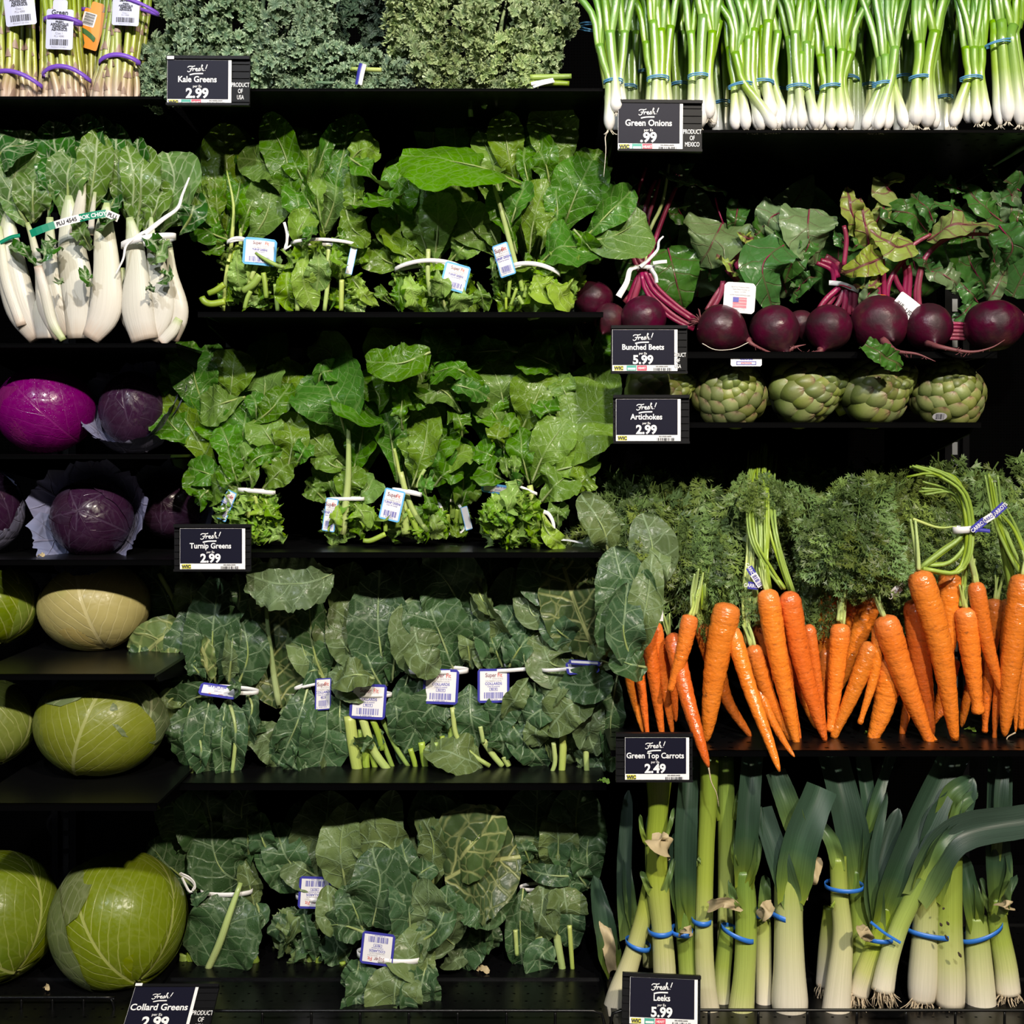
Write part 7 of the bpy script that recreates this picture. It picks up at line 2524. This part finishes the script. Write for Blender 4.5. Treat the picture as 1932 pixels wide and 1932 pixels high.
t.strip('1832,1000 1850,1000 1868,1002', 10, 'royal', Y=-.03)
fronds(t, 1620, 1715, 888, 905, 22, -40, .10, .02, (.55, .85), 11, 22)
fronds(t, 1580, 1690, 905, 985, 46, -20, .06, -.01, (.5, .75), 12, 26)
fronds(t, 1555, 1672, 980, 1050, 22, -10, .05, .0, (.35, .5), 13, 22)

t = carrots('rightmost carrot bunch, one large carrot cut off by the picture edge', 1910, 0.06)
carrot(t, '1880,1130 1872,1180 1860,1300', 36, .045, True, False, None, 51)
carrot(t, '1901,1130 1898,1200 1890,1300', 26, .04, False, False, None, 52)
carrot(t, '1872,1230 1862,1310 1858,1382', 24, .012, False, True, None, 53, .5)
carrot(t, '1888,1260 1880,1330 1876,1394', 18, .004, False, True, None, 54, .5)
carrot(t, '1930,1230 1928,1310 1926,1376', 24, .02, False, True, None, 55, .5)
carrot(t, '1921,1270 1917,1330 1916,1382', 14, -.004, False, False, [(1900, 1392, 0), (1905, 1404, -.01), (1935, 1418, -.02)], 56)
carrot(t, '1932,1084 1912,1220 1895,1390', 50, -.018, True, False, None, 57)
strands(t, '1930,1082 1908,1040 1884,980 1870,900', 6, 7, .05, 10, 18, 'stalk2')
strands(t, '1912,1130 1900,1060 1890,1000', 4, 9, .07, 7, 19, 'stalk2')
strands(t, '1940,1060 1915,1000 1890,960', 3, 7, .04, 5, 20, 'stalk2')
fronds(t, 1740, 1940, 870, 920, 34, 0, .30, .18, (.7, .95), 14)
fronds(t, 1850, 1905, 980, 1060, 14, 0, .12, .07, (.4, .6), 15)
fronds(t, 1730, 1810, 920, 1010, 16, 0, .18, .11, (.5, .7), 16)

t = Bunch('carrot_greens', 'dark heap of carrot tops filling the back of the shelf', 'carrots', (0.35, 0.36, SHELF['R4']), None, Y=.36)
fronds(t, 1150, 1940, 850, 890, 60, 0, .42, .28, (.9, 1.2), 17, 40)
fronds(t, 1150, 1940, 960, 1030, 36, 0, .36, .26, (.9, 1.2), 18, 40)

# ------------------------------------------------------------------ leeks
m_, t_ = newmat('leek_leaf')
uv_ = t_.n('TexCoord', None, 2)
sp_ = t_.n('SeparateXYZ', {0: uv_}, None)
rn_ = t_.n('ObjectInfo', None, 5)
v_ = t_.n('CombineXYZ', {0: t_.m('MULTIPLY', sp_.outputs[1], 700.0), 1: t_.m('MULTIPLY', sp_.outputs[0], 8.0), 2: t_.m('MULTIPLY', rn_, 30.0)})
nz_ = t_.noise(v_, 1.0, 2.0)
c_ = t_.ramp(t_.m('MULTIPLY', sp_.outputs[0], 10.0), [(0.0, (0.24, 0.32, 0.055)), (0.35, (0.095, 0.160, 0.040)), (0.75, (0.038, 0.078, 0.042)), (1.0, (0.036, 0.068, 0.045))])
c_ = t_.mix(t_.sm(nz_, 0.4, 0.62, 0, .45), c_, t_.n('HueSaturation', {'Color': c_, 'Value': 0.6}))
c_ = t_.vary(c_, 0.01, 0.2)
t_.bsdf(c_, 0.42, t_.n('Bump', {'Strength': 0.3, 'Distance': 0.001, 'Height': nz_}), 0.4, 0.0, 0.0, (0.08, 0.13, 0.03), 0.08)
M['leekleaf'] = m_
M['dryleaf'] = plain('dry_leek_skin', (0.38, 0.30, 0.17), 0.6, grain=0.4, gscale=120)


def leeks(label, px, Y):
    crop()
    b = W(px, 1900, Y)
    b[2] = DECKZ
    t = Bunch('leek_bunch', label, 'leeks', b, 'banded leeks standing on the deck', Y=Y, mats=('leekleaf', 'leek'), prof='strap', ruf=0.0, rib=0, step=0.003)
    t.Y0 = Y
    return t


def lband(t, cx, cy, rx, h, tilt=0, sag=0, ry=None, dy=0.0):
    k = kpx(t.Y) / CR[2]
    yr = (ry or min(rx, 88 if CR[2] > 3 else 62)) * 0.92 * k + 0.0042
    return t.band(cx, cy, rx, h * 1.2, tilt, sag * .4, ry=yr / k, Y=t.Y0 + dy - yr, m='bluetie', name='rubber_band')


def leek(t, pts, ws, dy=0.0, m='leek', leaves=(), roots=True, seed=1, flat=0.85):
    r = random.Random(seed)
    Y = t.Y0 + dy
    p = rd(pts)
    k = kpx(Y) / CR[2] / 2
    mb = MB()
    tube(mb, WP(p, Y), np.array(ws) * k, 22, 30, flat)
    o = t.part('leek', mb, M[m])
    n = len(leaves)
    for i, l in enumerate(leaves):
        q, w = l[0], l[1]
        pr = 'strap'
        qq = q.split()
        lx, ly = (float(v) for v in qq[-1].split(',')[:2])
        if ly < 45:
            px_, py_ = (float(v) for v in qq[-2].split(',')[:2])
            ye = (1409 - CR[1]) * CR[2]
            qq[-1] = f'{px_ + (lx - px_) * (py_ - ye) / (py_ - ly):.1f},{ye:.1f},0.012'
            pr = 'cut'
        pr = 'cut' if w >= 150 else pr
        q = ' '.join(qq)
        lo = t.L(q, w, len(l) > 2 and l[2], prof=pr, Y=Y - .004 - .003 * i, roll=r.uniform(-16, 16), fold=.45, cup=.10, lob=.012, arc=.01, wob=.002, quilt=0.0, up=.12, nu=30)
        lo.parent = o
        lo.name = 'leaf_blade'
    # the sheath rim: a slanting collar where the outer leaf opens
    if roots:
        mb = MB()
        bx, by = p[0][0], p[0][1]
        w = ws[0] / CR[2]
        for i in range(46):
            x = bx + r.uniform(-.36, .36) * w
            l = r.uniform(14, 40)
            dx = (x - bx) * r.uniform(.2, 1.1) + r.uniform(-10, 10)
            q = [(x, by - 3, r.uniform(-.010, .008)), (x + dx * .5 + r.uniform(-4, 4), by + l * .5, r.uniform(-.018, .008)), (x + dx + r.uniform(-4, 4), by + l, r.uniform(-.022, .008))]
            tube(mb, WP(q, Y), [.0009, .0007, .0004], 5, 6)
        t.part('roots', mb, M['root'], o, kind='stuff')
    return o


M_, N_ = (1140, 1440, 3.926), (1520, 1440, 2.2184)
t = leeks('leftmost leek bunch leaning behind its sign, banded in blue low on one shaft', 1230, 0.02)
crop(*M_)
leek(t, '340,1500 330,1200 330,900', (110, 110, 90), .05, 'leekgreen', (('160,1300 150,800 180,200', 120), ('210,1200 170,900 160,680', 100)), False, 1)
leek(t, '55,1950 110,1720 210,1420 300,1100 340,850', (190, 180, 135, 125, 95), -.004, 'leekwhite', (('330,980 350,700 340,350', 120),), True, 2)
lband(t, 262, 1380, 92, 34, -14, 6)

t = leeks('leek bunch of one pale and one dark shaft in a twisted blue band', 1270, 0.005)
crop(*M_)
leek(t, '640,1900 620,1560 600,1250 580,1080', (150, 140, 140, 120), .01, 'leekgreen', (('590,1200 520,900 515,520', 90), ('600,1200 595,600 630,-60', 180)), True, 3)
leek(t, '460,1900 445,1500 425,1200 400,960 385,700 390,540 400,330 410,-40', (170, 168, 150, 170, 165, 170, 150, 230), -.004, 'leek', (('360,980 310,880 280,800', 60), ('430,980 480,850 520,700', 50), ('310,600 280,500 265,380', 40), ('440,580 490,450 515,330', 40)), True, 4)
t.L('480,640 410,590 350,560', 150, 1, Y=-.042, m='dryleaf', rib=0, prof='strip')
lband(t, 430, 1277, 92, 36, 2, 6)
lband(t, 585, 1280, 82, 34, -2, 4)
t.L('560,1260 610,1240 650,1260', 50, 1, Y=-.034, m='dryleaf', rib=0, prof='strip')

t = leeks('slim leek bunch, straight pale yellow shaft with a flat blue band', 1335, 0.0)
crop(*M_)
leek(t, '800,1960 760,1700 740,1400 742,1000 755,600 770,300 780,-60', (165, 150, 140, 128, 125, 130, 140), .0, 'leek', (('690,760 700,720 700,690', 30),), True, 5)
lband(t, 735, 1194, 70, 36, -1, 5)
leek(t, '880,1840 870,1640 890,1400 910,1200', (120, 125, 120, 100), .022, 'leek', (), True, 6)
leek(t, '895,1400 900,1000 905,700 905,400 900,100 895,-60', (120, 118, 125, 130, 125, 130), .03, 'leekgreen', (('850,420 830,300 780,60', 40), ('960,420 980,300 1000,200', 40)), False, 7)
t.L('770,1060 890,1030 1010,1070', 80, 1, Y=-.03, m='dryleaf', rib=0, prof='strip')

t = leeks('leek bunch with flat upright dark leaf, blue band slanting across the shaft', 1410, 0.0)
crop(*M_)
leek(t, '1185,1850 1180,1500 1180,1200 1180,1040', (125, 118, 112, 90), .02, 'leekwhite', (('1180,1120 1190,950 1195,830', 100),), True, 8)
leek(t, '1010,1880 1035,1600 1050,1300 1045,1000 1030,790', (200, 165, 160, 160, 130), .0, 'leekgreen', (('1030,900 1050,500 1090,-60', 190), ('985,800 955,650 980,480', 40), ('1060,900 1130,700 1165,320', 60)), True, 9)
lband(t, 1010, 1300, 120, 36, -22, 8)
t.L('1010,1100 960,1000 925,870', 50, 1, Y=-.022, rib=0)
t.L('1160,1140 1200,1090 1235,1030', 90, 1, Y=-.012, m='dryleaf', rib=0, prof='strip')

t = leeks('thickest leek, broad white shaft with leaves crossing in an X above its blue band', 1490, 0.005)
crop(*M_)
leek(t, '1390,1880 1375,1780 1370,1500 1365,1150 1370,900 1400,700', (210, 270, 232, 210, 215, 160), -.004, 'leekwhite', (('1420,520 1350,300 1260,60', 190), ('1400,1080 1300,750 1160,330', 190), ('1370,1000 1430,600 1590,170', 300)), True, 10)
lband(t, 1370, 1168, 116, 40, -14, 6)
lband(t, 1190, 1140, 66, 32, 4, 4)
t.L('1470,1000 1530,850 1600,700', 100, 1, Y=.01, m='dryleaf', rib=0, prof='strip')

t = leeks('leek bunch banded high in the middle, white root end hanging at its left', 1580, 0.0)
crop(*N_)
leek(t, '78,930 88,760 100,600', (72, 66, 50), .05, 'leekwhite', (), True, 11)
leek(t, '215,980 225,760 225,560 215,440', (80, 80, 84, 70), .02, 'leekgreen', (('215,520 180,260 110,-20', 150), ('245,500 262,250 235,0', 70), ('255,350 280,200 340,0', 60)), True, 12)
leek(t, '125,1070 140,900 155,720 142,560 135,390', (125, 105, 84, 74, 70), .0, 'leekwhite', (('138,440 105,320 40,230', 70), ('120,580 110,600 112,590', 12)), True, 13)
lband(t, 180, 537, 80, 17, 0, 3)

t = leeks('leek bunch leaning right with long dark leaves sweeping to the picture edge', 1650, -.005)
crop(*N_)
leek(t, '220,970 255,860 310,720 345,600', (84, 90, 84, 70), .012, 'leek', (('300,680 290,480 390,190', 90), ('320,660 400,420 600,-30', 170), ('290,690 280,400 340,120', 50)), True, 14)
leek(t, '322,950 345,830 390,690 440,580 490,460', (96, 84, 76, 76, 80), -.01, 'leek', (('470,520 560,350 640,240', 120), ('460,560 620,310 930,240', 150), ('480,480 560,330 690,230', 60)), True, 15)
lband(t, 326, 748, 76, 18, -1, 6)
t.strip('272,664 330,710 398,752', 16, 'bluetie', Y=-.04, name='rubber_band')
t.L('270,740 240,700 235,680', 50, 1, Y=-.03, m='dryleaf', rib=0, prof='strip')

t = leeks('pair of stout pale leeks, white left and yellowish right, under one blue band', 1765, 0.01)
crop(*N_)
leek(t, '485,990 490,900 500,700 510,460', (110, 124, 108, 100), .0, 'leekwhite', (('505,560 560,250 640,150', 160), ('560,260 600,130 690,60', 90), ('600,300 640,180 720,120', 60)), True, 16)
leek(t, '605,1010 605,900 602,700 604,500 608,330', (120, 124, 108, 102, 96), -.004, 'leek', (('610,400 660,230 700,60', 60),), True, 17)
lband(t, 546, 730, 108, 20, -8, 5, ry=.9 * 60)
for (x, y, d) in ((562, 668, 9), (590, 662, 10), (575, 604, 5), (583, 718, 14), (638, 790, 14)):
    mb = MB()
    q = rd(f'{x},{y} {x + d * .6},{y + d} {x + d},{y + d * 1.6}')
    tube(mb, WP(q, -.036), [.0008, .002, .0008], 6, 7, .3)
    t.part('soil_mark', mb, M['soil'])

t = leeks('rightmost leek bunch, two shafts in a blue band rising to the right', 1870, 0.02)
crop(*N_)
leek(t, '735,1040 728,930 720,780 714,640', (130, 125, 108, 84), .0, 'leekwhite', (('714,700 690,560 660,380', 80), ('725,680 720,560 700,480', 40)), True, 18)
leek(t, '848,960 835,840 805,680 795,560', (104, 96, 86, 74), .004, 'leek', (('795,620 790,350 800,10', 120), ('770,620 745,560 735,480', 30), ('815,600 850,450 830,320', 40), ('790,400 810,150 825,-20', 60)), True, 19)
lband(t, 758, 730, 90, 19, 22, 5)
t.L('815,640 850,540 880,470', 36, 1, Y=-.012, m='leekleaf', rib=0)
t.L('800,590 840,590 862,606', 30, 1, Y=-.016, m='dryleaf', rib=0, prof='strip')

crop(*H_)
t = Bunch('leek', 'single dark leek leaf leaning in the shade between collards and leeks', 'leek', (W(1160, 1830, .12)[0], .12, DECKZ), None, Y=.12, mats=('leekleaf', 'leek'), prof='strap', ruf=0, rib=0)
t.L('1840,1250 1790,980 1730,640', 140, 0, Y=.11, fold=.3)
t.L('1850,1240 1820,1050 1780,860', 80, 1, Y=.105, m='dryleaf', prof='strip')

# ------------------------------------------------------------------ small scraps
for i, (px, py, key, Y, w, lb) in enumerate(((1138, 1476, 'M4', .0, 22, 'parsley-like green scrap on the shelf edge below the collards'), (912, 1818, 'D', .12, 22, 'pale torn leaf scrap lying on the deck'), (78, 1056, 'L4', .03, 16, 'small pale scrap on the shelf under the red cabbages'), (88, 1856, 'D', .06, 14, 'small pale scrap on the deck below the cabbages'),
                                             (1640, 1392, 'R4', .03, 12, 'tiny green scrap on the shelf below the carrots'), (1830, 1384, 'R4', .05, 16, 'curled green scrap on the carrot shelf near its right end'), (1500, 1385, 'R4', .05, 9, 'smallest green scrap on the carrot shelf'))):
    crop()
    z = DECKZ if key == 'D' else SHELF[key]
    k = kpx(Y)
    x = (px - 966) * k
    t = Bunch('leaf_scrap', lb, 'scrap', (x, Y, z), 'leaf scraps on the shelves', Y=Y, prof='strip')
    mb = MB()
    P = np.array([[x - w * k * .5, Y + .006, z + .002], [x, Y, z + .005], [x + w * k * .5, Y - .008, z + .002]])
    leaf_surface(mb, P, w * k * .6, (0, -.6, 1), 'turnip' if i in (0, 5) else 'strip', 20, 9, .2, .002, 3, .2, seed=i)
    t.part('leaf', mb, M['shred'] if i in (0, 4, 5, 6) else M['dryleaf'])
